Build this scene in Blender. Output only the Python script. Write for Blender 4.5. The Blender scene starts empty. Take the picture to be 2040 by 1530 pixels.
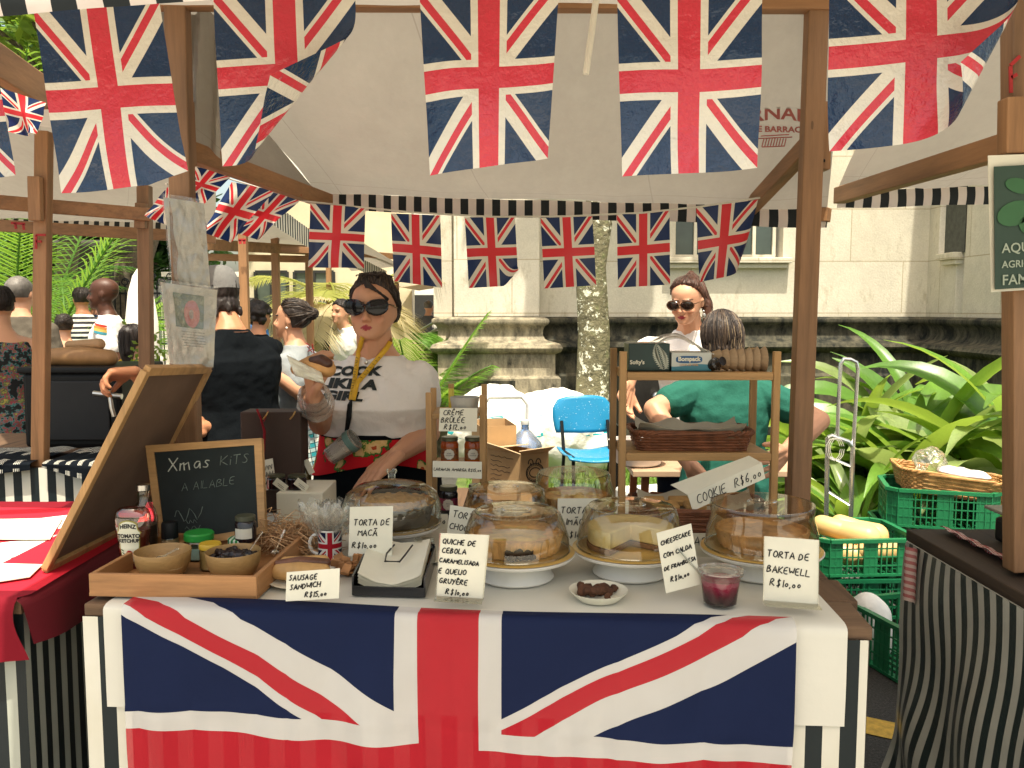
import bpy, bmesh, math, random
from mathutils import Vector, Matrix, noise
from mathutils.bvhtree import BVHTree
R = math.radians
rnd = random.Random(7)
SC = bpy.context.scene
COL = SC.collection

# ------------------------------------------------------------------ camera, sky, sun, exposure
FPX, PITCH, EYE = 1700.0, R(5.0), 1.55
cam_data = bpy.data.cameras.new('camera')
cam = bpy.data.objects.new('camera', cam_data); COL.objects.link(cam)
cam.location = (0, 0, EYE); cam.rotation_euler = (R(90) - PITCH, 0, 0)
cam_data.sensor_width = 36; cam_data.lens = 36 * FPX / 2040
cam_data.clip_start = .05; cam_data.clip_end = 400
SC.camera = cam

SUN_EL, SUN_AZ = R(70), R(172)          # azimuth measured from +Y towards +X
world = bpy.data.worlds.new('World'); SC.world = world; world.use_nodes = True
wn = world.node_tree; wn.nodes.clear()
w_out = wn.nodes.new('ShaderNodeOutputWorld'); w_bg = wn.nodes.new('ShaderNodeBackground')
w_sky = wn.nodes.new('ShaderNodeTexSky'); w_sky.sky_type = 'NISHITA'; w_sky.sun_disc = False
w_sky.sun_elevation = SUN_EL; w_sky.sun_rotation = SUN_AZ
w_sky.air_density = 1.0; w_sky.dust_density = 5.0; w_sky.ozone_density = .4
w_mix = wn.nodes.new('ShaderNodeMix'); w_mix.data_type = 'RGBA'; w_mix.blend_type = 'MULTIPLY'
w_mix.inputs[0].default_value = 1; w_mix.inputs[7].default_value = (1, .95, .79, 1)
wn.links.new(w_sky.outputs[0], w_mix.inputs[6]); wn.links.new(w_mix.outputs[2], w_bg.inputs[0])
w_bg.inputs[1].default_value = .15
wn.links.new(w_bg.outputs[0], w_out.inputs[0])
sd = bpy.data.lights.new('sun', 'SUN'); sd.energy = 3.0; sd.angle = R(.6); sd.color = (1, .945, .80)
sun = bpy.data.objects.new('sun', sd); COL.objects.link(sun)
sv = Vector((math.sin(SUN_AZ) * math.cos(SUN_EL), math.cos(SUN_AZ) * math.cos(SUN_EL), math.sin(SUN_EL)))
sun.rotation_euler = sv.to_track_quat('Z', 'Y').to_euler(); sun.location = sv * 30
vs = SC.view_settings
vs.view_transform = 'Standard'; vs.look = 'None'; vs.gamma = 1; vs.use_curve_mapping = False
vs.exposure = 1.31
cy = SC.cycles
cy.max_bounces = 9; cy.transparent_max_bounces = 24; cy.diffuse_bounces = 4; cy.transmission_bounces = 6
cy.caustics_reflective = False; cy.caustics_refractive = False; cy.sample_clamp_indirect = 6

# ------------------------------------------------------------------ measuring
def ray(px, py):
    a = (px - 1020) / FPX; b = (765 - py) / FPX
    return Vector((a, math.cos(PITCH) + b * math.sin(PITCH), -math.sin(PITCH) + b * math.cos(PITCH)))
def U(px, py, d):
    r = ray(px, py); return Vector((0, 0, EYE)) + r * (d / r.y)
def G(px, py, z):
    r = ray(px, py); return Vector((0, 0, EYE)) + r * ((z - EYE) / r.z)
TZ = .905
def T(px, py): return G(px, py, TZ)
def c(r, g=None, b=None):
    f = lambda v: (v / 255 / 12.92) if v / 255 <= .04045 else ((v / 255 + .055) / 1.055) ** 2.4
    return (f(r), f(g), f(b))
V3 = Vector
def lerp(a, b, t): return a + (b - a) * t
def interp(tab, t):
    for i in range(len(tab) - 1):
        if t <= tab[i + 1][0]:
            k = (t - tab[i][0]) / max(1e-9, tab[i + 1][0] - tab[i][0])
            k = max(0, min(1, k))
            return [lerp(p, q, k) for p, q in zip(tab[i][1:], tab[i + 1][1:])]
    return list(tab[-1][1:])

# ------------------------------------------------------------------ node expressions
class X:
    """a value socket that can be combined with arithmetic"""
    def __init__(s, nt, k): s.nt, s.k = nt, k
    def op(s, name, *o):
        n = s.nt.nodes.new('ShaderNodeMath'); n.operation = name
        for i, v in enumerate((s,) + o):
            if isinstance(v, X): s.nt.links.new(v.k, n.inputs[i])
            else: n.inputs[i].default_value = v
        return X(s.nt, n.outputs[0])
    def __add__(s, o): return s.op('ADD', o)
    def __sub__(s, o): return s.op('SUBTRACT', o)
    def __mul__(s, o): return s.op('MULTIPLY', o)
    def __truediv__(s, o): return s.op('DIVIDE', o)
    def __gt__(s, o): return s.op('GREATER_THAN', o)
    def __lt__(s, o): return s.op('LESS_THAN', o)
    def __mod__(s, o): return s.op('FLOORED_MODULO', o)
    def abs(s): return s.op('ABSOLUTE')
    def sgn(s): return s.op('SIGN')
    def max(s, o): return s.op('MAXIMUM', o)
    def min(s, o): return s.op('MINIMUM', o)
    def sin(s): return s.op('SINE')
def node(nt, t, **kw):
    n = nt.nodes.new(t)
    for k, v in kw.items(): setattr(n, k, v)
    return n
def rgb(nt, v):
    if hasattr(v, 'links') or hasattr(v, 'is_linked'): return v
    n = node(nt, 'ShaderNodeRGB'); n.outputs[0].default_value = (*v, 1); return n.outputs[0]
def mixc(nt, fac, a, b, mode='MIX'):
    n = node(nt, 'ShaderNodeMix', data_type='RGBA', blend_type=mode)
    if isinstance(fac, X): nt.links.new(fac.k, n.inputs[0])
    elif isinstance(fac, (int, float)): n.inputs[0].default_value = fac
    else: nt.links.new(fac, n.inputs[0])
    for i, v in ((6, a), (7, b)):
        if isinstance(v, tuple): n.inputs[i].default_value = (*v, 1)
        else: nt.links.new(v, n.inputs[i])
    return n.outputs[2]
def coords(nt, kind='Object', scale=(1, 1, 1)):
    t = node(nt, 'ShaderNodeTexCoord'); m = node(nt, 'ShaderNodeMapping'); m.inputs[3].default_value = scale
    nt.links.new(t.outputs[kind], m.inputs[0]); return m.outputs[0]
def xyz(nt, kind='UV'):
    t = node(nt, 'ShaderNodeTexCoord'); s = node(nt, 'ShaderNodeSeparateXYZ')
    nt.links.new(t.outputs[kind], s.inputs[0]); return [X(nt, o) for o in s.outputs]
def nz(nt, scale, detail=4, rough=.6, vec=None, kind='Object', stretch=(1, 1, 1)):
    n = node(nt, 'ShaderNodeTexNoise'); n.inputs['Scale'].default_value = scale
    n.inputs['Detail'].default_value = detail; n.inputs['Roughness'].default_value = rough
    nt.links.new(vec or coords(nt, kind, stretch), n.inputs['Vector']); return n.outputs[0]
def ramp(nt, fac, stops):
    n = node(nt, 'ShaderNodeValToRGB'); e = n.color_ramp.elements
    while len(e) > 1: e.remove(e[-1])
    e[0].position = stops[0][0]; e[0].color = (*stops[0][1], 1)
    for p, q in stops[1:]:
        k = e.new(p); k.color = (*q, 1)
    nt.links.new(fac.k if isinstance(fac, X) else fac, n.inputs[0]); return n.outputs[0]
def new_mat(name):
    m = bpy.data.materials.new(name); m.use_nodes = True; nt = m.node_tree; nt.nodes.clear()
    return m, nt
def finish(nt, col, rough=.6, spec=.4, metal=0, bump=0, bscale=60, bstretch=(1, 1, 1), bsock=None, transl=0, transp=0,
           tcol=None, coat=0, bdist=.002, sheen=0):
    out = node(nt, 'ShaderNodeOutputMaterial'); p = node(nt, 'ShaderNodeBsdfPrincipled')
    if isinstance(col, tuple): p.inputs['Base Color'].default_value = (*col, 1)
    else: nt.links.new(col, p.inputs['Base Color'])
    if isinstance(rough, (int, float)): p.inputs['Roughness'].default_value = rough
    else: nt.links.new(rough, p.inputs['Roughness'])
    p.inputs['Specular IOR Level'].default_value = spec; p.inputs['Metallic'].default_value = metal
    p.inputs['Coat Weight'].default_value = coat; p.inputs['Sheen Weight'].default_value = sheen
    if bump:
        b = node(nt, 'ShaderNodeBump'); b.inputs['Strength'].default_value = bump; b.inputs['Distance'].default_value = bdist
        nt.links.new(bsock or nz(nt, bscale, 5, .6, stretch=bstretch), b.inputs['Height']); nt.links.new(b.outputs[0], p.inputs['Normal'])
    sh = p.outputs[0]
    if transl:
        t = node(nt, 'ShaderNodeBsdfTranslucent'); v = tcol if tcol else col
        if isinstance(v, tuple): t.inputs[0].default_value = (*v, 1)
        else: nt.links.new(v, t.inputs[0])
        m = node(nt, 'ShaderNodeMixShader'); m.inputs[0].default_value = transl
        nt.links.new(sh, m.inputs[1]); nt.links.new(t.outputs[0], m.inputs[2]); sh = m.outputs[0]
    if transp:
        t = node(nt, 'ShaderNodeBsdfTransparent'); m = node(nt, 'ShaderNodeMixShader')
        if isinstance(transp, (int, float)): m.inputs[0].default_value = transp
        else: nt.links.new(transp, m.inputs[0])
        nt.links.new(sh, m.inputs[1]); nt.links.new(t.outputs[0], m.inputs[2]); sh = m.outputs[0]
    nt.links.new(sh, out.inputs[0])
def pm(name, col, rough=.6, var=.18, scale=9, detail=4, stretch=(1, 1, 1), **kw):
    """plain material: a colour with procedural mottling and a fine bump"""
    m, nt = new_mat(name)
    n = nz(nt, scale, detail, .6, stretch=stretch)
    dark = tuple(v * (1 - var) for v in col); light = tuple(min(1, v * (1 + var)) for v in col)
    col2 = ramp(nt, n, [(.3, dark), (.7, light)])
    kw.setdefault('bump', .25); finish(nt, col2, rough, **kw); return m
def wood(name, col, axis=2, rough=.55, dark=.55, sc=22):
    m, nt = new_mat(name)
    st = [1, 1, 1]; st[axis] = .06
    n = nz(nt, sc, 6, .65, stretch=tuple(st)); n2 = nz(nt, sc * 7, 3, .6, stretch=tuple(st)); n3 = nz(nt, 2.2, 2)
    kv = node(nt, 'ShaderNodeTexVoronoi'); kv.inputs['Scale'].default_value = 5; nt.links.new(coords(nt, 'Object', tuple(.55 if k == axis else 1.6 for k in range(3))), kv.inputs['Vector'])
    a = ramp(nt, n, [(.25, tuple(v * dark for v in col)), (.5, col), (.78, tuple(min(1, v * 1.25) for v in col))])
    b = mixc(nt, .35, a, n2, 'MULTIPLY'); b = mixc(nt, .4, b, n3, 'OVERLAY'); b = mixc(nt, ((X(nt, kv.outputs['Distance']) + X(nt, n2) * .05) < .07) * .7, b, tuple(v * .3 for v in col))
    finish(nt, b, rough, bump=.35, bsock=n2, bdist=.0015); return m
def stripes(name, c1, c2, per, axis=0, kind='UV', duty=.5, rough=.6, transl=0, bump=.3, spec=.3, off=0):
    m, nt = new_mat(name); q = xyz(nt, kind)[axis]
    f = ((q * (1 / per) + (off + 100)) % 1.0) < duty
    cc = mixc(nt, f, c1, c2); n = nz(nt, 6, 3)
    cc = mixc(nt, .22, cc, n, 'OVERLAY')
    finish(nt, cc, rough, spec, bump=bump, bscale=14, bdist=.004, transl=transl); return m
def union_jack(name, w, h, blue, red, white, a=.08, b=.133, rough=.35, transl=0, transp=0, bump=.25, bscale=18, spec=.4, k=1.0, bdist=.002):
    """the union flag from UV coordinates; w, h in any unit"""
    m, nt = new_mat(name); u, v, _ = xyz(nt, 'UV')
    x = (u - .5) * w; y = (v - .5) * h; L = math.hypot(w, h)
    pos = (x * y) > 0
    d2 = (x * (h / L) - y * (w / L)) * x.sgn(); d1 = (x * (h / L) + y * (w / L)) * y.sgn()
    d = pos * d2 + (pos * -1 + 1) * d1
    A, B = a * w, b * w
    wide, redw, thin = A * .98 * k, A * .70 * k, A * .34 * k
    dwhite = (d < wide) * (d > -(redw + thin)); dred = (d < 0.0) * (d > -redw)
    cx, cyy = x.abs(), y.abs(); e = cx.min(cyy)
    cred = e < A; cwhite = e < B
    col = mixc(nt, dwhite, blue, white); col = mixc(nt, dred, col, red)
    col = mixc(nt, cwhite, col, white); col = mixc(nt, cred, col, red)
    n = nz(nt, 7, 4); col = mixc(nt, .12, col, n, 'OVERLAY')
    if transp:
        sp = node(nt, 'ShaderNodeSeparateColor'); nt.links.new(col, sp.inputs[0]); transp = (X(nt, sp.outputs[0]) * (transp * 2.2)).min(.3).k
    finish(nt, col, rough, spec, bump=bump, bscale=bscale, bdist=bdist, transl=transl, transp=transp); return m
def clear_mat(name, tint=(.93, .92, .88), refl=.06, rough=.03, bump=0, fog=0, bscale=30):
    """thin clear plastic: see-through with a facing-dependent gloss"""
    m, nt = new_mat(name); out = node(nt, 'ShaderNodeOutputMaterial')
    t = node(nt, 'ShaderNodeBsdfTransparent'); t.inputs[0].default_value = (*tint, 1)
    g = node(nt, 'ShaderNodeBsdfGlossy'); g.inputs['Roughness'].default_value = rough; g.inputs[0].default_value = (.95, .95, .9, 1)
    lw = node(nt, 'ShaderNodeLayerWeight'); lw.inputs[0].default_value = .28
    if bump:
        b = node(nt, 'ShaderNodeBump'); b.inputs['Strength'].default_value = bump; b.inputs['Distance'].default_value = .01
        nt.links.new(nz(nt, bscale, 4), b.inputs['Height']); nt.links.new(b.outputs[0], g.inputs['Normal'])
    f = X(nt, lw.outputs['Fresnel']) * .75 + refl
    mx = node(nt, 'ShaderNodeMixShader'); nt.links.new(f.k, mx.inputs[0])
    nt.links.new(t.outputs[0], mx.inputs[1]); nt.links.new(g.outputs[0], mx.inputs[2]); sh = mx.outputs[0]
    if fog:
        d = node(nt, 'ShaderNodeBsdfDiffuse'); d.inputs[0].default_value = (.8, .78, .72, 1)
        m2 = node(nt, 'ShaderNodeMixShader')
        nf = X(nt, nz(nt, bscale * .6, 4)) * (fog * 2); nt.links.new(nf.k, m2.inputs[0])
        nt.links.new(sh, m2.inputs[1]); nt.links.new(d.outputs[0], m2.inputs[2]); sh = m2.outputs[0]
    nt.links.new(sh, out.inputs[0]); return m
def attr_mat(name, rough=.5, sss=0, bump=.15, bscale=90, spec=.35, var=.08):
    m, nt = new_mat(name); a = node(nt, 'ShaderNodeAttribute'); a.attribute_name = 'Col'
    n = nz(nt, 14, 4); col = mixc(nt, var, a.outputs[0], n, 'OVERLAY')
    finish(nt, col, rough, spec, bump=bump, bscale=bscale); return m

# ------------------------------------------------------------------ mesh building
class MB:
    def __init__(s): s.v, s.f, s.uv = [], [], {}
    def add(s, vs, fs):
        o = len(s.v); s.v += [V3(p) for p in vs]; s.f += [tuple(i + o for i in f) for f in fs]; return s
    def box(s, cen, size, M=None):
        hx, hy, hz = [q / 2 for q in size]; cen = V3(cen)
        p = [V3((a * hx, b * hy, d * hz)) for a in (-1, 1) for b in (-1, 1) for d in (-1, 1)]
        if M is not None: p = [M @ q for q in p]
        return s.add([q + cen for q in p], [(0, 1, 3, 2), (4, 6, 7, 5), (0, 4, 5, 1), (2, 3, 7, 6), (0, 2, 6, 4), (1, 5, 7, 3)])
    def beam(s, a, b, w, t, up=(0, 0, 1)):
        """a bar from a to b, w across, t along up"""
        a, b = V3(a), V3(b); z = (b - a).normalized(); x = z.cross(V3(up))
        x = x.normalized() if x.length > 1e-4 else V3((1, 0, 0)); y = x.cross(z)
        q = [(-w / 2, -t / 2), (w / 2, -t / 2), (w / 2, t / 2), (-w / 2, t / 2)]
        return s.add([a + x * i + y * j for i, j in q] + [b + x * i + y * j for i, j in q],
                     [(3, 2, 1, 0), (4, 5, 6, 7), (0, 1, 5, 4), (1, 2, 6, 5), (2, 3, 7, 6), (3, 0, 4, 7)])
    def loft(s, rings, cap=True, closed=True):
        n = len(rings[0]); o = []
        vs = [p for r in rings for p in r]; fs = []
        m = n if closed else n - 1
        for i in range(len(rings) - 1):
            for j in range(m):
                k = (j + 1) % n
                fs.append((i * n + j, i * n + k, (i + 1) * n + k, (i + 1) * n + j))
        if cap: fs += [tuple(range(n - 1, -1, -1)), tuple(range((len(rings) - 1) * n, len(rings) * n))]
        return s.add(vs, fs)
    def tube(s, pts, r, n=8, cap=True, flat=1.0):
        pts = [V3(p) for p in pts]; rings = []; x = None
        for i, p in enumerate(pts):
            t = (pts[min(i + 1, len(pts) - 1)] - pts[max(i - 1, 0)])
            t = t.normalized() if t.length > 1e-9 else V3((0, 0, 1))
            if x is None:
                x = t.cross(V3((0, 0, 1)))
                if x.length < 1e-3: x = t.cross(V3((1, 0, 0)))
            x = (x - t * x.dot(t)); x = x.normalized() if x.length > 1e-6 else t.orthogonal().normalized()
            y = t.cross(x); rr = r[i] if isinstance(r, (list, tuple)) else r
            rings.append([p + x * (rr * math.cos(q)) + y * (rr * flat * math.sin(q)) for q in [2 * math.pi * k / n for k in range(n)]])
        return s.loft(rings, cap)
    def lathe(s, prof, cen=(0, 0, 0), n=32, M=None, cap=True, flute=None):
        """prof: (r, z) from bottom to top; flute=(count, depth, zlo, zhi)"""
        rings = []
        for r, z in prof:
            ring = []
            for k in range(n):
                q = 2 * math.pi * k / n; rr = r
                if flute and flute[2] <= z <= flute[3]: rr = r * (1 + flute[1] * math.cos(q * flute[0]))
                p = V3((rr * math.cos(q), rr * math.sin(q), z)); ring.append((M @ p if M is not None else p) + V3(cen))
            rings.append(ring)
        return s.loft(rings, cap)
    def rcone(s, a, b, ra, rb, n=12):
        a, b = V3(a), V3(b); d = b - a
        if d.length < 1e-6: d = V3((0, 0, 1e-4))
        z = d.normalized(); x = z.orthogonal().normalized(); y = z.cross(x); rings = []
        for i in range(6):
            q = -math.pi / 2 + (i + .25) / 5.25 * math.pi / 2
            rings.append((a + z * (ra * math.sin(q)), ra * math.cos(q)))
        for i in range(6):
            q = (5 - i + .25) / 5.25 * math.pi / 2
            q = math.pi / 2 - q
            rings.append((b + z * (rb * math.sin(q)), rb * math.cos(q)))
        return s.loft([[p + (x * math.cos(t) + y * math.sin(t)) * r for t in [2 * math.pi * k / n for k in range(n)]] for p, r in rings])
    def chain(s, pts, rs):
        for i in range(len(pts) - 1): s.rcone(pts[i], pts[i + 1], rs[i], rs[i + 1])
        return s
    def ell(s, cen, rad, M=None, nu=16, nv=10):
        cen = V3(cen); rings = []
        for j in range(nv):
            t = -math.pi / 2 + (j + .3) / (nv - .4) * math.pi
            ring = []
            for k in range(nu):
                q = 2 * math.pi * k / nu
                p = V3((rad[0] * math.cos(t) * math.cos(q), rad[1] * math.cos(t) * math.sin(q), rad[2] * math.sin(t)))
                ring.append((M @ p if M is not None else p) + cen)
            rings.append(ring)
        return s.loft(rings)
    def grid(s, fn, nu, nv, uvfn=None):
        """sheet fn(u,v); stores UV = (u,v) unless uvfn"""
        o = len(s.v); fo = len(s.f)
        s.v += [V3(fn(i / nu, j / nv)) for j in range(nv + 1) for i in range(nu + 1)]
        for j in range(nv):
            for i in range(nu):
                q = [(i, j), (i + 1, j), (i + 1, j + 1), (i, j + 1)]
                s.uv[len(s.f)] = [(uvfn(a / nu, b / nv) if uvfn else (a / nu, b / nv)) for a, b in q]
                s.f.append(tuple(o + b * (nu + 1) + a for a, b in q))
        return s
    def mesh(s, name):
        me = bpy.data.meshes.new(name); me.from_pydata([tuple(p) for p in s.v], [], s.f)
        if s.uv:
            l = me.uv_layers.new(name='UVMap')
            for i, p in enumerate(me.polygons):
                if i in s.uv:
                    for k, li in enumerate(p.loop_indices): l.data[li].uv = s.uv[i][k]
        return me
WL = {}
def fixn(me):
    bm = bmesh.new(); bm.from_mesh(me); bmesh.ops.recalc_face_normals(bm, faces=bm.faces); bm.to_mesh(me); bm.free()
def ob(name, mb, mat, parent=None, smooth=35, bevel=0, solid=0, origin=None, recalc=True, sub=0):
    me = mb if isinstance(mb, bpy.types.Mesh) else mb.mesh(name)
    if recalc: fixn(me)
    if smooth:
        me.shade_smooth(); me.set_sharp_from_angle(angle=R(smooth))
    if mat: me.materials.append(mat)
    o = bpy.data.objects.new(name, me); COL.objects.link(o)
    if parent is not None:
        w = WL[parent.name]; o.parent = parent
    else:
        if origin is None:
            xs = [v.co for v in me.vertices]
            lo = V3([min(p[i] for p in xs) for i in range(3)]); hi = V3([max(p[i] for p in xs) for i in range(3)])
            origin = V3(((lo.x + hi.x) / 2, (lo.y + hi.y) / 2, lo.z))
        w = V3(origin); o.location = w
    me.transform(Matrix.Translation(-w)); WL[o.name] = V3(w)
    if solid:
        m = o.modifiers.new('thickness', 'SOLIDIFY'); m.thickness = solid; m.offset = 0
    if bevel:
        m = o.modifiers.new('bevel', 'BEVEL'); m.width = bevel; m.segments = 2; m.limit_method = 'ANGLE'; m.angle_limit = R(40)
    if sub:
        m = o.modifiers.new('subdivision', 'SUBSURF'); m.levels = sub; m.render_levels = sub
    return o
def tag(o, label, cat, group=None):
    o['label'] = label; o['category'] = cat
    if group: o['group'] = group
    return o
def thing(name, label, cat, loc, group=None):
    o = bpy.data.objects.new(name, None); COL.objects.link(o); o.location = loc; o.empty_display_size = .05
    WL[o.name] = V3(loc); return tag(o, label, cat, group)
def struct(o, kind='structure'): o['kind'] = kind; return o
def dup(src, loc, label, rz=None, group=None):
    def cp(o, par):
        q = o.copy(); COL.objects.link(q)
        if par: q.parent = par
        for ch in [k for k in bpy.data.objects if k.parent is o]: cp(ch, q)
        return q
    q = cp(src, None); q.location = loc
    if rz is not None: q.rotation_euler = (0, 0, rz)
    q['label'] = label
    if group: q['group'] = group
    WL[q.name] = V3(loc); return q
def remeshed(mb, name, voxel, smooth=3, disp=None):
    """union of overlapping closed shapes as one continuous surface"""
    me = mb.mesh(name); fixn(me)
    o = bpy.data.objects.new('tmp', me); COL.objects.link(o)
    m = o.modifiers.new('r', 'REMESH'); m.mode = 'VOXEL'; m.voxel_size = voxel
    if smooth:
        k = o.modifiers.new('s', 'SMOOTH'); k.iterations = smooth; k.factor = .5
    dg = bpy.context.evaluated_depsgraph_get(); dg.update()
    res = bpy.data.meshes.new_from_object(o.evaluated_get(dg)); res.name = name
    bpy.data.objects.remove(o); bpy.data.meshes.remove(me)
    if disp:
        ns = [v.normal.copy() for v in res.vertices]
        for v, n in zip(res.vertices, ns): v.co += n * disp(v.co)
    return res
def paint(me, fn):
    """colour attribute from a function of the point"""
    a = me.color_attributes.new('Col', 'FLOAT_COLOR', 'POINT')
    for i, v in enumerate(me.vertices): a.data[i].color = (*fn(v.co), 1)

# ------------------------------------------------------------------ handwriting and print
GL = {'A': [[(0, 0), (2, 6), (4, 0)], [(.8, 2.2), (3.4, 2.3)]], 'B': [[(0, 0), (.2, 6), (2.8, 5.6), (3, 4.2), (.3, 3.1), (3.4, 2.6), (3.6, .8), (0, 0)]],
      'C': [[(3.8, 5.2), (2, 6), (.4, 4), (.3, 1.6), (2, 0), (4, .8)]], 'D': [[(0, 0), (.3, 6), (2.8, 5), (3.8, 2.8), (2.6, .6), (0, 0)]],
      'E': [[(3.6, 6), (.3, 5.9), (0, 0), (3.6, .1)], [(.2, 3), (3, 3.2)]], 'F': [[(3.8, 6), (.3, 5.9), (0, 0)], [(.2, 3), (3, 3.2)]],
      'G': [[(3.8, 5.2), (2, 6), (.3, 4), (.3, 1.4), (2, 0), (3.8, .8), (3.8, 2.6), (2.2, 2.6)]], 'H': [[(0, 0), (.2, 6)], [(3.4, 0), (3.6, 6)], [(.1, 3), (3.5, 3.2)]],
      'I': [[(.3, 0), (.5, 6)]], 'J': [[(3, 6), (3, 1.2), (1.8, 0), (.3, 1.2)]], 'K': [[(0, 0), (.3, 6)], [(3.6, 6), (.3, 2.6), (3.8, 0)]],
      'L': [[(.3, 6), (0, .1), (3.4, 0)]], 'M': [[(0, 0), (.4, 6), (2.2, 2), (4, 6), (4.3, 0)]], 'N': [[(0, 0), (.3, 6), (3.4, .2), (3.7, 6)]],
      'O': [[(2, 6), (.3, 4.4), (.2, 1.4), (2, 0), (3.7, 1.5), (3.8, 4.4), (2, 6)]], 'P': [[(0, 0), (.3, 6), (3, 5.6), (3.2, 3.6), (.2, 2.8)]],
      'Q': [[(2, 6), (.3, 4.4), (.2, 1.4), (2, 0), (3.7, 1.5), (3.8, 4.4), (2, 6)], [(2.4, 1.6), (4.2, -.4)]], 'R': [[(0, 0), (.3, 6), (3, 5.6), (3.2, 3.8), (.3, 2.8), (3.8, 0)]],
      'S': [[(3.5, 5.4), (2, 6), (.5, 4.8), (3.3, 2.2), (2.2, 0), (.2, .6)]], 'T': [[(0, 5.8), (4, 6)], [(2, 5.9), (1.8, 0)]], 'U': [[(.2, 6), (.2, 1.4), (1.9, 0), (3.6, 1.4), (3.8, 6)]],
      'V': [[(.2, 6), (1.9, 0), (3.8, 6)]], 'W': [[(0, 6), (1, 0), (2.2, 4), (3.4, 0), (4.6, 6)]], 'X': [[(0, 0), (3.8, 6)], [(.2, 6), (3.6, 0)]],
      'Y': [[(.2, 6), (2, 3)], [(3.8, 6), (1.2, -.4)]], 'Z': [[(.2, 6), (3.8, 5.8), (.2, .2), (4, 0)]],
      '0': [[(1.6, 3.2), (.4, 2), (1.5, .4), (3, 1.6), (2.4, 3.2), (1.5, 3.2)]], '1': [[(1, 0), (1.2, 6)]], '2': [[(.3, 4.8), (2, 6), (3.4, 4.4), (.4, .2), (3.8, 0)]],
      '5': [[(3.4, 6), (.8, 5.8), (.6, 3.4), (2.8, 3.6), (3.2, 1.4), (1.8, 0), (.2, .8)]], '6': [[(3.2, 5.8), (.8, 3.6), (.4, 1.2), (2, 0), (3.4, 1.4), (2.4, 2.8), (.6, 1.8)]],
      '$': [[(3.3, 5), (2, 5.6), (.6, 4.5), (3.2, 2), (2.2, .4), (.3, 1)], [(1.9, 6.6), (1.7, -.6)]], ',': [[(.8, .4), (.3, -1)]], '.': [[(.4, .1), (.7, .3)]], '-': [[(0, 2.8), (2.4, 3)]],
      'o': [[(1.6, 6), (.3, 4.6), (.3, 1.6), (1.8, 0), (3.4, 1.6), (3.3, 4.8), (1.6, 6)]],
      'm': [[(0, 0), (.2, 3.4)], [(.2, 2.6), (1.6, 3.6), (2, 0)], [(2, 2.6), (3.6, 3.6), (4.2, 0)]], 'a': [[(3.2, 3.2), (1.6, 3.6), (.4, 1.6), (1.4, 0), (3, 1.2), (3.2, 3.4), (3.4, 0)]],
      's': [[(2.8, 3.2), (1.4, 3.6), (.8, 2.6), (2.6, 1.2), (1.6, 0), (.2, .5)]], 'i': [[(.6, 0), (.7, 3.4)], [(.7, 4.8), (.9, 5.1)]],
      '^': [[(.8, 6.6), (2, 8), (3.2, 6.6)]], '~': [[(.6, 6.8), (1.5, 7.6), (2.4, 6.8), (3.4, 7.6)]], "'": [[(1.6, 6.6), (3, 8)]]}
def writing(mb, lines, place, rad, seed=1):
    """lines: (text, x, y, height, slant); place(x, y) gives the 3D point; accents ^ ~ ' follow their letter"""
    rr = random.Random(seed)
    for text, x, y, h, slant in lines:
        k = h / 6.0; px = x; last = x
        for ch in text:
            if ch == ' ': px += 3.2 * k; continue
            if ch == 'Q' and False: pass
            acc = ch in "^~'"
            ox = last if acc else px
            jx, jy, js = rr.uniform(-.25, .25) * k, rr.uniform(-.3, .3) * k, rr.uniform(.9, 1.1)
            for st in GL.get(ch, GL['-']):
                pts = []
                for i in range(len(st) - 1):
                    for t in (0, .5):
                        a = lerp(V3((*st[i], 0)), V3((*st[i + 1], 0)), t)
                        pts.append(a)
                pts.append(V3((*st[-1], 0)))
                if len(pts) > 5:
                    pts = [pts[0]] + [(pts[i - 1] + pts[i] * 2 + pts[i + 1]) / 4 for i in range(1, len(pts) - 1)] + [pts[-1]]
                mb.tube([place(ox + jx + (p.x * js + p.y * .12) * k, y + jy + p.y * k + (ox - x) * slant) for p in pts], rad, 5)
            if not acc:
                last = px
                w = max(p[0] for st in GL.get(ch, GL['-']) for p in st)
                px += (w + 1.1) * k * 1.0
    return mb
def printed(mb, text, place, size, bold=.0, shear=0, sx=1.0, align='CENTER', space=1.0):
    """typeset text as flat faces mapped by place(x, y)"""
    cu = bpy.data.curves.new('t', 'FONT'); cu.body = text; cu.size = size; cu.offset = bold; cu.shear = shear
    cu.align_x = align; cu.resolution_u = 3; cu.space_character = space
    o = bpy.data.objects.new('t', cu); COL.objects.link(o)
    dg = bpy.context.evaluated_depsgraph_get(); dg.update()
    me = bpy.data.meshes.new_from_object(o.evaluated_get(dg))
    bm = bmesh.new(); bm.from_mesh(me); bmesh.ops.triangulate(bm, faces=bm.faces)
    vs = [place(v.co.x * sx, v.co.y) for v in bm.verts]; bm.verts.index_update()
    mb.add(vs, [tuple(v.index for v in f.verts) for f in bm.faces])
    bm.free(); bpy.data.objects.remove(o); bpy.data.meshes.remove(me); bpy.data.curves.remove(cu); return mb
def plane_map(o, ex, ey, n, lift=.0008):
    o, ex, ey, n = V3(o), V3(ex).normalized(), V3(ey).normalized(), V3(n).normalized()
    return lambda x, y: o + ex * x + ey * y + n * lift
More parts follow.
